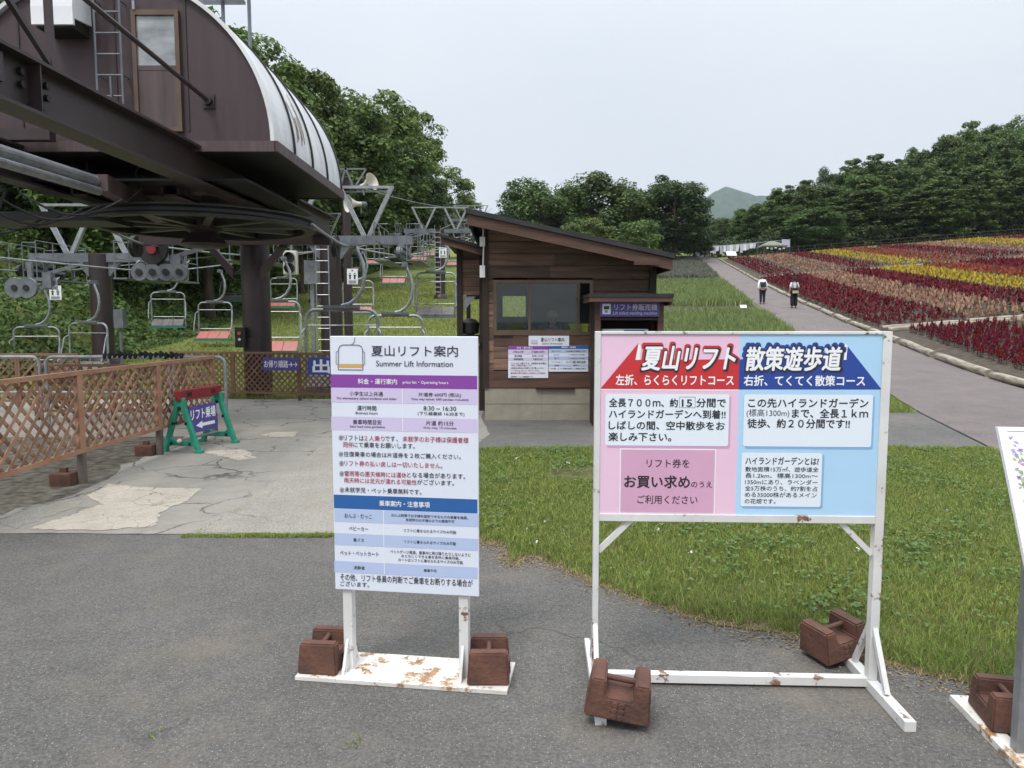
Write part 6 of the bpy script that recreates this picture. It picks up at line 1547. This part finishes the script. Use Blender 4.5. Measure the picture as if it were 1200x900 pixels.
def celosia(kind, seed):
    r = random.Random(seed); b = MB()
    b.mat(lf_cr if kind == 'dark' else lf_ce)
    b.tube([(0, 0, 0), (.005, 0, .2)], [.008, .005], 5)
    for k in range(11):
        a = k * 2.4 + r.uniform(-.3, .3); z = .03 + .016 * k; L_ = .15 - .006 * k; d = Vector((math.cos(a), math.sin(a), .45)).normalized(); s = Vector((-math.sin(a), math.cos(a), 0)) * .028; o = Vector((0, 0, z))
        b.add([o, o + d * L_ * .5 + s, o + d * L_ + Vector((0, 0, -.03)), o + d * L_ * .5 - s], [(0, 1, 2, 3)])
    b.mat(fm[kind])
    def plume(o, hgt, rad, tilt):
        o = Vector(o); ax = Vector((tilt[0], tilt[1], 1)).normalized(); u_ = ax.orthogonal().normalized(); w_ = ax.cross(u_)
        for k in range(16):
            a = k * 2.4; t = k / 16; p = o + ax * hgt * t * .75 + (u_ * math.cos(a) + w_ * math.sin(a)) * rad * (1 - t) * .5; d = (ax * 1.2 + (u_ * math.cos(a) + w_ * math.sin(a)) * .55 * (1 - t)).normalized(); s = d.cross(ax + Vector((.01, .02, 0))).normalized() * rad * .42 * (1.1 - .6 * t); L_ = hgt * (.42 - .12 * t)
            b.add([p, p + d * L_ * .45 + s, p + d * L_, p + d * L_ * .45 - s], [(0, 1, 2, 3)])
    plume((0, 0, .17), .24, .062, (r.uniform(-.1, .1), r.uniform(-.1, .1)))
    for k in range(3): a = k * 2.1 + r.random(); plume((.05 * math.cos(a), .05 * math.sin(a), .15), .12, .036, (.4 * math.cos(a), .4 * math.sin(a)))
    return b
cel = {}
CL = {'dark': 'dark red plume celosia in the nearest flower bed', 'salmon': 'salmon plume celosia in the nearest flower bed', 'yellow': 'yellow plume celosia in the flower field', 'orange': 'orange red plume celosia in the flower field'}
for i in near_i:
    k = PK[i]; key = (k, int(i) % 3)
    if key not in cel: o = celosia(k, int(i)).build('celosia_plant', None, fix=False); cel[key] = o
    else: o = cel[key].copy(); COL.objects.link(o)
    o.location = (PX[i], PY[i], Hs(PX[i], PY[i]) + .025); o.rotation_euler = (0, 0, rng.uniform(0, 6.28)); sc_ = rng.uniform(.72, 1.08); o.scale = (sc_, sc_, sc_ * rng.uniform(.9, 1.15))
    tag(o, CL[k], 'flower', {'dark': 'dark red celosias of the nearest bed', 'salmon': 'salmon celosias of the nearest bed'}.get(k, k + ' celosias'))
# all farther plants as one mass
fx, fy, fk = PX[far_i], PY[far_i], PK[far_i]; fz_ = H(fx, fy) + .025; nF = len(fx); mats = [fm['dark'], fm['salmon'], fm['yellow'], fm['orange'], lf_ce, lf_cr]; mid = np.array([{'dark': 0, 'salmon': 1, 'yellow': 2, 'orange': 3}[k] for k in fk])
VV, QQ, MM = [], [], []; ofs = 0
for k in range(5):                                       # plume petals
    nr = np.ones(nF, bool) if k < 3 else fy < 66
    a = rng.uniform(0, 6.28, nr.sum()); hz = rng.uniform(.17, .30, nr.sum()) * (1.15 if k == 0 else .8); C_ = np.stack([fx[nr] + np.cos(a) * .05 * (k > 0), fy[nr] + np.sin(a) * .05 * (k > 0), fz_[nr] + .17 + hz * .5], 1)
    N_ = np.stack([np.cos(a), np.sin(a), .25 + 0 * a], 1); al = np.stack([.15 * np.sin(a * 3), .15 * np.cos(a * 5), 1 + 0 * a], 1); V, Q = kites(C_, N_, hz * 1.15, .070 + .0010 * fy[nr], rng, unit(al)); VV.append(V); QQ.append(Q + ofs); ofs += len(V); MM.append(mid[nr])
for k in range(6):
    nr = np.ones(nF, bool) if k < 4 else fy < 60
    a = rng.uniform(0, 6.28, nr.sum()); C_ = np.stack([fx[nr] + np.cos(a) * .08, fy[nr] + np.sin(a) * .08, fz_[nr] + rng.uniform(.05, .24, nr.sum())], 1); V, Q = kites(C_, rng.normal(size=(nr.sum(), 3)) * .35 + np.array([0, -.2, 1]), .20, .09, rng); VV.append(V); QQ.append(Q + ofs); ofs += len(V); MM.append(np.where(mid[nr] == 0, 5, 4))
stuff('celosia_field', np.concatenate(VV), np.concatenate(QQ), mats, np.concatenate(MM), 'rows of dark red, salmon, yellow and orange celosia over the slope')

# ------------------------------------------------------------------ log edging
lr = random.Random(8)
def make_log(L_, r_, seed):
    r = random.Random(seed); b = MB(); q = []; rs = []
    for k in range(7): q.append((-L_ / 2 + L_ * k / 6, r.uniform(-.012, .012), r.uniform(-.01, .01))); rs.append(r_ * r.uniform(.92, 1.06))
    b.tube(q, rs, 10); return b.build('edging_log', m_log, smooth=True)
lgs = [make_log(3.4, .115, s) for s in range(3)]; used = [False] * 3
def log_at(a, c, lab, grp):
    k = lr.randrange(3)
    if used[k]: o = lgs[k].copy(); COL.objects.link(o)
    else: o = lgs[k]; used[k] = True
    a, c = Vector(a), Vector(c); d = c - a; o.location = (a + c) / 2; o.rotation_mode = 'QUATERNION'; o.rotation_quaternion = d.to_track_quat('X', 'Z'); s = d.length / 3.45; o.scale = (s, lr.uniform(.85, 1.15), lr.uniform(.85, 1.15)); tag(o, lab, 'log', grp)
y_ = 14.6
while y_ < 108:
    L_ = lr.uniform(2.8, 3.8); f = lambda yy: (8.0 + .207 * yy + lr.uniform(-.05, .05), yy, Hs(8.0 + .207 * yy, yy) + .09)
    log_at(f(y_), f(y_ + L_ * .94), 'pale round log in the row edging the flower field along the path', 'logs along the path'); y_ += L_
for yy, umax, lab in ((27.6, 14, 'log lying across the slope between the nearest flower bed and the next'), (28.3, 14, 'log lying across the slope between the nearest flower bed and the next'), (65.0, 34, 'log lying across the slope between the two upper flower blocks')):
    u = .5
    while u < umax:
        L_ = lr.uniform(3.0, 3.8); f = lambda uu: (8.0 + .207 * yy + uu, yy + lr.uniform(-.04, .04), Hs(8.0 + .207 * yy + uu, yy) + .08); log_at(f(u), f(u + L_ * .96), lab, 'logs across the flower field'); u += L_

# ================================================================== PEOPLE
def skin(name, joints, edges, m, parent, sub=1, label=None):
    me = bpy.data.meshes.new(name); me.from_pydata([j[:3] for j in joints], edges, []); o = bpy.data.objects.new(name, me); COL.objects.link(o)
    md = o.modifiers.new('s', 'SKIN'); md.use_smooth_shade = True; sv = me.skin_vertices[0].data
    for i, j in enumerate(joints): sv[i].radius = (j[3], j[4] if len(j) > 4 else j[3]); sv[i].use_root = (i == 0)
    ms = o.modifiers.new('u', 'SUBSURF'); ms.levels = sub; ms.render_levels = sub
    bpy.context.view_layer.update(); dg = bpy.context.evaluated_depsgraph_get(); nm = bpy.data.meshes.new_from_object(o.evaluated_get(dg)); bpy.data.objects.remove(o); nm.name = name
    nm.materials.clear(); nm.materials.append(m); nm.polygons.foreach_set('use_smooth', [True] * len(nm.polygons)); o = bpy.data.objects.new(name, nm); COL.objects.link(o); setp(o, parent); return o
m_skin = M('skin', (.46, .28, .19), (.40, .23, .155), 6, .5); m_shirt = M('white_shirt_cloth', (.74, .74, .75), (.62, .62, .64), 5, .8); m_jean = M('dark_navy_denim', (.020, .024, .040), (.012, .014, .024), 7, .8); m_blackc = M('black_cloth', (.012, .012, .014), (.02, .02, .022), 5, .85)
m_hairg = M('grey_hair', (.16, .15, .14), (.07, .065, .06), 14, .6); m_shoe = M('dark_shoe', (.02, .02, .02), (.03, .028, .026), 5, .6); m_beige = M('beige_canvas', (.48, .38, .28), (.40, .31, .22), 6, .8); m_capg = M('khaki_cap_cloth', (.30, .28, .20), (.22, .20, .15), 6, .8); m_bluec = M('blue_work_jacket', (.10, .13, .20), (.07, .09, .15), 5, .8)
def person(label, loc, rz, hgt, lean=0.0, step=.16, shirt=m_shirt, trous=m_jean, wide=False, seated=False, arms=None, cat='person', longsl=True):
    t = thing('person', label, cat, loc, rz); k = hgt / 1.72
    def J(x, y, z, r, r2=None): return (x * k, y * k, z * k, r * k, (r2 or r) * k)
    ly = lambda z: math.tan(lean) * max(0, z - .95)      # forward lean, facing +Y
    if seated: hipz, kn, an = .52, (.44, .50), (.42, .09)
    hz = .52 if seated else .92; dz = hz - .92
    T_ = lambda x, z, r, r2=None, y=0: J(x, y + ly(z), z + dz, r, r2)
    jt = [T_(0, .95, .12, .10), T_(0, 1.12, .115, .09), T_(0, 1.30, .13, .095), T_(0, 1.43, .065), T_(0, 1.50, .052), J(0, ly(1.58) + .015, 1.585 + dz, .080, .085), J(0, ly(1.68) + .02, 1.665 + dz, .070, .078)]
    ed = [(0, 1), (1, 2), (2, 3), (3, 4), (4, 5), (5, 6)]; arm = {}; leg = {}
    for s in (-1, 1):
        n0 = len(jt); sw = (s * .10 if arms is None else 0)
        sh = T_(s * .17, 1.40, .055); el = J(s * .235, ly(1.15) - .03 + sw * .5, 1.14 + dz, .042); wr = J(s * .25, ly(.95) + .05 + sw, .91 + dz, .028); pm = J(s * .25, ly(.95) + .07 + sw, .84 + dz, .034, .018)
        if arms == 'front': el = J(s * .25, .02, 1.13 + dz, .042); wr = J(s * .16, .26, 1.12 + dz, .028); pm = J(s * .13, .33, 1.12 + dz, .034, .018)
        jt += [sh, el, wr, pm]; ed += [(2, n0), (n0, n0 + 1), (n0 + 1, n0 + 2), (n0 + 2, n0 + 3)]; arm[s] = (n0, n0 + 1, n0 + 2)
        px_, py_, pz_ = [c / k for c in pm[:3]]; dr = (0, .0, -1) if arms is None else (0, 1, -.1)
        for f in range(5):
            ln = (.050, .078, .085, .078, .062)[f]; a_ = (-.028, -.018, -.006, .006, .018)[f]; m0 = len(jt)
            b1 = J(px_ + (s * a_ * .3), py_ + a_ * (1.6 if f else 1.5) * (arms is None), pz_ + dr[2] * ln * .5 + (0 if arms is None else a_ * .2), .010); b2 = J(px_ + s * -.01, py_ + a_ * 1.6 * (arms is None) + .012 + dr[1] * ln, pz_ + dr[2] * ln, .008)
            if arms: b1 = J(px_ + a_ * 1.6, py_ + dr[1] * ln * .5, pz_, .010); b2 = J(px_ + a_ * 1.6, py_ + ln, pz_ - .02, .008)
            jt += [b1, b2]; ed += [(n0 + 3, m0), (m0, m0 + 1)]
        n1 = len(jt); st_ = s * step / 2
        if seated: hp, kn, an, to = J(s * .10, .0, .52, .09), J(s * .12, .42, .53, .065), J(s * .12, .40, .10, .042), J(s * .13, .55, .045, .038, .03)
        else: hp, kn, an, to = J(s * .09, .0, .86, .092), J(s * .095, st_ * .6 + .03, .48, .062), J(s * .10, st_, .09, .042), J(s * .115, st_ + .14, .042, .038, .03)
        jt += [hp, kn, an, to]; ed += [(0, n1), (n1, n1 + 1), (n1 + 1, n1 + 2), (n1 + 2, n1 + 3)]; leg[s] = (n1, n1 + 1, n1 + 2, n1 + 3)
    skin('body', jt, ed, m_skin, t, 1)
    g = lambda i, f=1.0, add=.0: (jt[i][0], jt[i][1], jt[i][2], jt[i][3] * f + add * k, jt[i][4] * f + add * k)
    sj = [g(1, 1.18, .012), g(2, 1.16, .012), g(3, .95, .01), g(0, 1.2, .02)]; se = [(0, 1), (1, 2), (0, 3)]
    for s in (-1, 1):
        n0 = len(sj); a0, a1, a2_ = arm[s]; e_ = g(a1, 1.25, .012); sj += [g(a0, 1.2, .014), e_]; se += [(1, n0), (n0, n0 + 1)]
        if longsl: w1 = g(a2_, 1.3, .010); sj.append(w1); se.append((n0 + 1, n0 + 2))
    skin('shirt', sj, se, shirt, t, 1)
    pj = [g(0, 1.22, .018)]; pe = []
    for s in (-1, 1):
        n0 = len(pj); h_, k_, a_, _ = leg[s]; f_ = 1.75 if wide else 1.2
        pj += [g(h_, 1.14, .012), g(k_, f_, .012), g(a_, f_ * (1.25 if wide else 1.05), .014)]; pe += [(0, n0), (n0, n0 + 1), (n0 + 1, n0 + 2)]
    skin('trousers', pj, pe, trous, t, 1)
    for s in (-1, 1):
        _, _, a_, to = leg[s]; hb = (jt[a_][0], jt[a_][1] - .05 * k, .045 * k, .045 * k, .04 * k)
        skin('shoe', [hb, (jt[to][0], jt[to][1], .04 * k, .046 * k, .035 * k), (jt[to][0], jt[to][1] + .06 * k, .035 * k, .04 * k, .028 * k)], [(0, 1), (1, 2)], m_shoe, t, 1)
    hd = Vector(jt[5][:3]); return t, hd, k, jt
def head_bits(t, hd, k, hair, cap=None, face=True):
    if face:
        b = MB()
        for s in (-1, 1): b.lathe([(.004, -.004), (.010, 0), (.004, .004)], (hd.x + s * .032 * k, hd.y + .088 * k, hd.z + .02 * k), 'Y', 8)
        each(b, 'eye', m_black, t); b = MB(); b.prism([(hd.y + .085 * k, hd.z + .02 * k), (hd.y + .115 * k, hd.z - .02 * k), (hd.y + .082 * k, hd.z - .025 * k)], hd.x - .012, hd.x + .012, 'YZ'); b.build('nose', m_skin, t); b = MB(); b.box((hd.x, hd.y + .088 * k, hd.z - .05 * k), (.045 * k, .012, .010 * k)); b.build('mouth', flat('lip', (.28, .10, .09)), t)
    b = MB()
    for s in (-1, 1): b.lathe([(.008, -.012), (.026 * k, -.006), (.024 * k, .008), (.006, .010)], (hd.x + s * .088 * k, hd.y, hd.z + .005), 'X', 10)
    each(b, 'ear', m_skin, t, smooth=True)
    b = MB(); prof = [(.092 * k, -.03 * k), (.103 * k, .02 * k), (.100 * k, .07 * k), (.085 * k, .115 * k), (.05 * k, .145 * k), (.005, .155 * k)]; b.lathe(prof, (hd.x, hd.y - .018 * k, hd.z), 'Z', 18); b.build('hair', hair, t, smooth=True)
    if cap:
        b = MB(); b.lathe([(.112 * k, .045 * k), (.113 * k, .09 * k), (.098 * k, .14 * k), (.06 * k, .17 * k), (.005, .178 * k)], (hd.x, hd.y - .01 * k, hd.z), 'Z', 20)
        b.box((hd.x, hd.y + .13 * k, hd.z + .058 * k), (.15 * k, .12 * k, .014 * k), (R(-12), 0, 0)); b.build('cap', cap, t, smooth=False)
p1 = P(893, 364, 41); z1 = Hs(p1.x, 41) + .02; az = math.atan2(-.207, 1)
t, hd, k, jt = person('person in a white shirt and dark jeans walking up the path bent forward', (p1.x, 41, z1), az, 1.62, lean=.42, step=.12); head_bits(t, hd, k, m_hairg)
def bag(name, label, loc, rz, w_, h_, d_, m, tilt=0, straps=True, flap=None):
    b_ = thing(name, label, 'bag', loc, rz); b_.rotation_euler = (tilt, 0, rz); b = MB(); b.bb(-w_ / 2, w_ / 2, -d_ / 2, d_ / 2, 0, h_); b.build('bag_body', m, b_, bevel=.03)
    if straps:
        b = MB()
        for s in (-1, 1): b.tube([(s * w_ * .32, d_ * .5, .03), (s * w_ * .42, d_ * .5 + .03, h_ * .7), (s * w_ * .45, d_ * .5 + .05, h_ * 1.25), (s * w_ * .42, d_ * .5 + .2, h_ * 1.35)], .018, 6)
        each(b, 'strap', m_blackc, b_)
    if flap: b = MB(); b.bb(-w_ / 2 - .01, w_ / 2 + .01, -d_ / 2 - .012, -d_ / 2 + .02, h_ * .62, h_ + .01); b.build('flap', flap, b_, bevel=.01)
    return b_
bk = Vector((.02, -.17 + .06, 1.08)); rm = Matrix.Rotation(az, 3, 'Z')
bag('black_backpack', 'small black pack on the back of the bent walker in jeans', Vector((p1.x, 41, z1)) + rm @ Vector((.02, -.13, .98)), az, .30, .26, .13, m_blackc, -.33)
p2 = P(930, 365, 38.5); z2 = Hs(p2.x, 38.5) + .02
t, hd, k, jt = person('person in a black hat, white blouse and wide black trousers on the path', (p2.x, 38.5, z2), az, 1.60, lean=.03, step=.10, trous=m_blackc, wide=True, longsl=False)
head_bits(t, hd, k, m_blackc)
b = MB(); b.lathe([(.20, .028), (.205, .035), (.115, .06), (.108, .13), (.08, .165), (.005, .17)], (hd.x, hd.y - .01, hd.z), 'Z', 22); b.build('hat', m_blackc, t, smooth=True)
b = MB()
for s in (-1, 1): b.tube([(s * .085, -.14, 1.02), (s * .095, -.155, 1.2), (s * .10, -.11, 1.34), (s * .10, .0, 1.375)], .018, 6)
b.bb(-.17, .17, -.155, -.12, .86, 1.06); b.build('pinafore_straps', m_blackc, t)
bag('beige_bag', 'beige bag with dark flap on the back of the person in the black hat', Vector((p2.x, 38.5, z2)) + rm @ Vector((.02, -.22, .76)), az, .30, .26, .11, m_beige, 0, False, m_blackc)
p3 = P(829, 304, 108); t, hd, k, jt = person('tiny far person in a white top standing at the path top by the cloths', (p3.x, 108, Hs(p3.x, 108) + .03), .4, 1.7, trous=M('grey_trouser_cloth', (.35, .34, .33)))
head_bits(t, hd, k, m_blackc)
ph = P(648, 375, 11.9); zs_ = .50
t, hd, k, jt = person('person in a khaki cap seated behind the hut window', (ph.x, 11.9, ph.z - 1.116), R(180), 1.62, seated=True, arms='front', shirt=m_bluec); head_bits(t, hd, k, m_hairg, m_capg)
sp = t.location; stool = thing('stool', 'plain stool under the seated person in the hut', 'stool', (sp.x, sp.y + .02, zc - .02)); b = MB(); sh_ = max(.12, sp.z + .40 - zc + .02); b.lathe([(.17, sh_ - .04), (.17, sh_)], (0, 0, 0), 'Z', 18); b.build('seat', m_black, stool); 
for k_ in range(4): a_ = R(45 + 90 * k_); b = MB(); b.beam((.13 * math.cos(a_), .13 * math.sin(a_), 0), (.11 * math.cos(a_), .11 * math.sin(a_), sh_ - .04), .025, .025); b.build('leg', m_galvd, stool)
ft = MB(); ft.bb(sp.x - .3, sp.x + .3, sp.y - .75, sp.y - .15, zc - .015, max(zc + .0, sp.z + .005)); tag(ft.build('floor_step', m_plankdk), 'dark wooden floor step under the feet of the seated person in the hut', 'step')

# ================================================================== TOP OF THE PATH
CY = 111.0
m_cl1, m_cl2, m_cl3 = M('white_cloth', (.74, .74, .78), (.62, .62, .68), 3, .85), M('lilac_cloth', (.46, .42, .62), (.55, .52, .70), 3, .85), M('grey_cloth', (.36, .37, .42), (.45, .45, .5), 3, .85)
cp = [818 + 3.9 * k for k in range(22)]; la_, lb_ = P(814, 289.5, CY), P(926, 280.5, CY)
b = MB(); qn = [la_.lerp(lb_, k / 10) - Vector((0, 0, .12 * math.sin(math.pi * k / 10))) for k in range(11)]; b.tube(qn, .03, 5); tag(b.build('cloth_line', m_galv), 'long line carrying white and lilac cloths above the top of the path', 'line')
for k in range(4):
    p = la_.lerp(lb_, k / 3); b = MB(); b.tube([(p.x, CY, Hs(p.x, CY) - .1), (p.x, CY, p.z + .15)], .05, 6); tag(b.build('line_post', m_galvd), 'thin post holding up the cloth line at the top of the path', 'post', 'posts of the cloth line')
for k, px in enumerate(cp):
    if 888 < px < 916: continue
    t = (px - 814) / 112; p = la_.lerp(lb_, t) - Vector((0, 0, .12 * math.sin(math.pi * t))); w_ = rng.uniform(.40, .60); h_ = rng.uniform(.75, 1.35); n_ = 7
    b = MB(); vs = []; sk = rng.uniform(-.12, .12)
    for j in range(4):
        for i in range(n_): u_ = i / (n_ - 1); vs.append((-w_ / 2 + w_ * u_ + sk * j / 3 + .02 * j * math.sin(i), .05 * math.sin(u_ * 9 + k) * (j / 3 + .2), -h_ * j / 3))
    fs = [(j * n_ + i, j * n_ + i + 1, (j + 1) * n_ + i + 1, (j + 1) * n_ + i) for j in range(3) for i in range(n_ - 1)]
    vs2 = [(a_, c_ + .015, d_) for a_, c_, d_ in vs]; b.add(vs, fs); b.add(vs2, [f[::-1] for f in fs]); o = b.build('hanging_cloth', (m_cl1, m_cl2, m_cl1, m_cl3)[k % 4], fix=False); o.location = p; tag(o, ('white cloth hanging on the far cloth line', 'lilac cloth hanging on the far cloth line', 'white cloth hanging on the far cloth line', 'grey cloth hanging on the far cloth line')[k % 4], 'cloth', ('white hanging cloths', 'lilac hanging cloths', 'white hanging cloths', 'grey hanging cloths')[k % 4])
tc_ = P(904, 293, 110); tb_ = Hs(tc_.x, 110); tent = thing('canopy_tent', 'small grey green canopy tent at the top of the flower field', 'tent', (tc_.x, 110, tb_)); zt_ = P(904, 288.5, 110).z - tb_; za_ = P(904, 282.5, 110).z - tb_; w_ = 1.75
b = MB(); b.add([(-w_, -w_, zt_), (w_, -w_, zt_), (w_, w_, zt_), (-w_, w_, zt_), (-.25, -.25, za_), (.25, -.25, za_), (.25, .25, za_), (-.25, .25, za_), (-w_, -w_, zt_ - .2), (w_, -w_, zt_ - .2), (w_, w_, zt_ - .2), (-w_, w_, zt_ - .2)], [(0, 1, 5, 4), (1, 2, 6, 5), (2, 3, 7, 6), (3, 0, 4, 7), (4, 5, 6, 7), (0, 1, 9, 8), (1, 2, 10, 9), (2, 3, 11, 10), (3, 0, 8, 11)]); b.build('canopy', M('olive_canvas', (.20, .21, .16), (.17, .175, .135), 3, .85), tent)
for s in (-1, 1):
    for r_ in (-1, 1): b = MB(); b.tube([(s * (w_ - .05), r_ * (w_ - .05), -.1), (s * (w_ - .05), r_ * (w_ - .05), zt_)], .04, 6); b.build('pole', m_galvd, tent)
b = MB()
for k in range(5): b.box((-1.2 + .6 * k, -w_ - .02, zt_ - .45 - .08 * (k % 2)), (.32, .02, .26))
each(b, 'hanging_tag', m_cl1, tent)
for k in range(3):
    o = MB(); o.box((0, 0, .75), (.75, .5, .05)); [o.bb(sx_ * .33 - .02, sx_ * .33 + .02, sy_ * .2 - .02, sy_ * .2 + .02, 0, .73) for sx_ in (-1, 1) for sy_ in (-1, 1)]; q_ = o.build('market_table', m_plankdk); q_.location = (tc_.x - 1.0 + .95 * k, 109.7, Hs(tc_.x - 1.0 + .95 * k, 109.7)); tag(q_, 'small dark table under the canopy tent', 'table', 'tables under the canopy tent')
p = P(857, 299, 106); wb = thing('slanted_board', 'white slanted board at the top of the path left of the canopy tent', 'board', (p.x, 106, Hs(p.x, 106))); b = MB(); b.box((0, 0, .75), (1.5, .04, .8), (R(-38), 0, R(8))); b.build('panel', m_whiteplain, wb); b = MB(); b.bb(-.5, -.44, -.05, .05, -.1, .62); b.bb(.44, .5, -.05, .05, -.1, .62); each(b, 'leg', m_galvd, wb)
p = P(921, 285, 111); b = MB(); b.box((0, 0, 0), (1.25, .03, 1.15)); o = b.build('hanging_banner', m_cl2); o.location = p; tag(o, 'large lilac banner hanging at the right end of the cloth line', 'banner')
# plant label beside the lavender
p = P(876, 366, 34); pl_ = thing('plant_label', 'small white plant label on a short stake beside the path', 'sign', (p.x - .2, 34, Hs(p.x - .2, 34))); b = MB(); b.box((0, 0, .50), (.30, .012, .16), (R(-30), 0, 0)); b.build('panel', m_whiteplain, pl_); b = MB(); b.bb(-.012, .012, -.005, .02, -.05, .48); b.build('stake', m_galvd, pl_)
# dark rail fence along the top of the field
ff = thing('rail_fence', 'dark low rail fence running along the top edge of the flower field', 'fence', (34, 107, Hs(34, 107))); xs_ = np.arange(34.5, 92, 2.4); b = MB()
for x in xs_: b.bb(x - .07, x + .07, 106.93, 107.07, Hs(x, 107) - .1, Hs(x, 107) + 1.1)
each(b, 'post', m_plankdk, ff, True)
for zz_ in (.5, .95):
    b = MB(); q = [(x, 107, Hs(x, 107) + zz_) for x in xs_]; b.tube(q, .05, 6); wpart(b, 'rail', m_plankdk, ff)

# ================================================================== MOUNTAIN
xs = np.linspace(-900, 2600, 130); ys = np.linspace(2700, 4300, 46); XX, YY = np.meshgrid(xs, ys)
ridge = np.interp(XX / YY * 850 + 600, [300, 480, 560, 590, 640, 700, 780, 805, 820, 832, 845, 853, 868, 885, 940, 1000, 1200], [310, 285, 262, 246, 262, 280, 268, 252, 240, 230, 224, 225.5, 228, 233, 250, 285, 310])
hz_ = CAMH + (375 - ridge) * 3300 / 850
prof_ = np.exp(-((YY - 3300) / 420) ** 2); P3_ = np.stack([XX.ravel() / 130, YY.ravel() / 130, 0 * XX.ravel()], 1)
ZZ = hz_ * prof_ + (34 * lump(P3_, 1.0, 51) + 20 * lump(P3_, 2.6, 52)).reshape(XX.shape) * prof_ - 40 * (1 - prof_)
nx_ = len(xs); i = (np.arange(len(ys) - 1)[:, None] * nx_ + np.arange(nx_ - 1)[None, :]).ravel()
m_mount = M('forested_mountain', (.050, .080, .045), (.022, .042, .024), .025, .95, spec=.05)
mo = np_obj('mountain', np.stack([XX.ravel(), YY.ravel(), ZZ.ravel()], 1), np.stack([i, i + 1, i + nx_ + 1, i + nx_], 1), [m_mount]); tag(mo, kind='structure')

# ================================================================== HAZE
hb = MB(); hb.bb(-7000, 7200, -800, 9000, -1.5, 700)
m_hz = bpy.data.materials.new('air_haze'); m_hz.use_nodes = True; t_ = m_hz.node_tree; t_.nodes.clear()
ho = nn(t_, 'ShaderNodeOutputMaterial'); pv = nn(t_, 'ShaderNodeVolumePrincipled'); pv.inputs['Color'].default_value = (.82, .90, 1.0, 1); pv.inputs['Density'].default_value = .00011; pv.inputs['Anisotropy'].default_value = .2
t_.links.new(pv.outputs[0], ho.inputs['Volume']); hz_o = hb.build('haze', m_hz); tag(hz_o, 'pale haze in the air before the far mountain', kind='stuff')
flush_text()
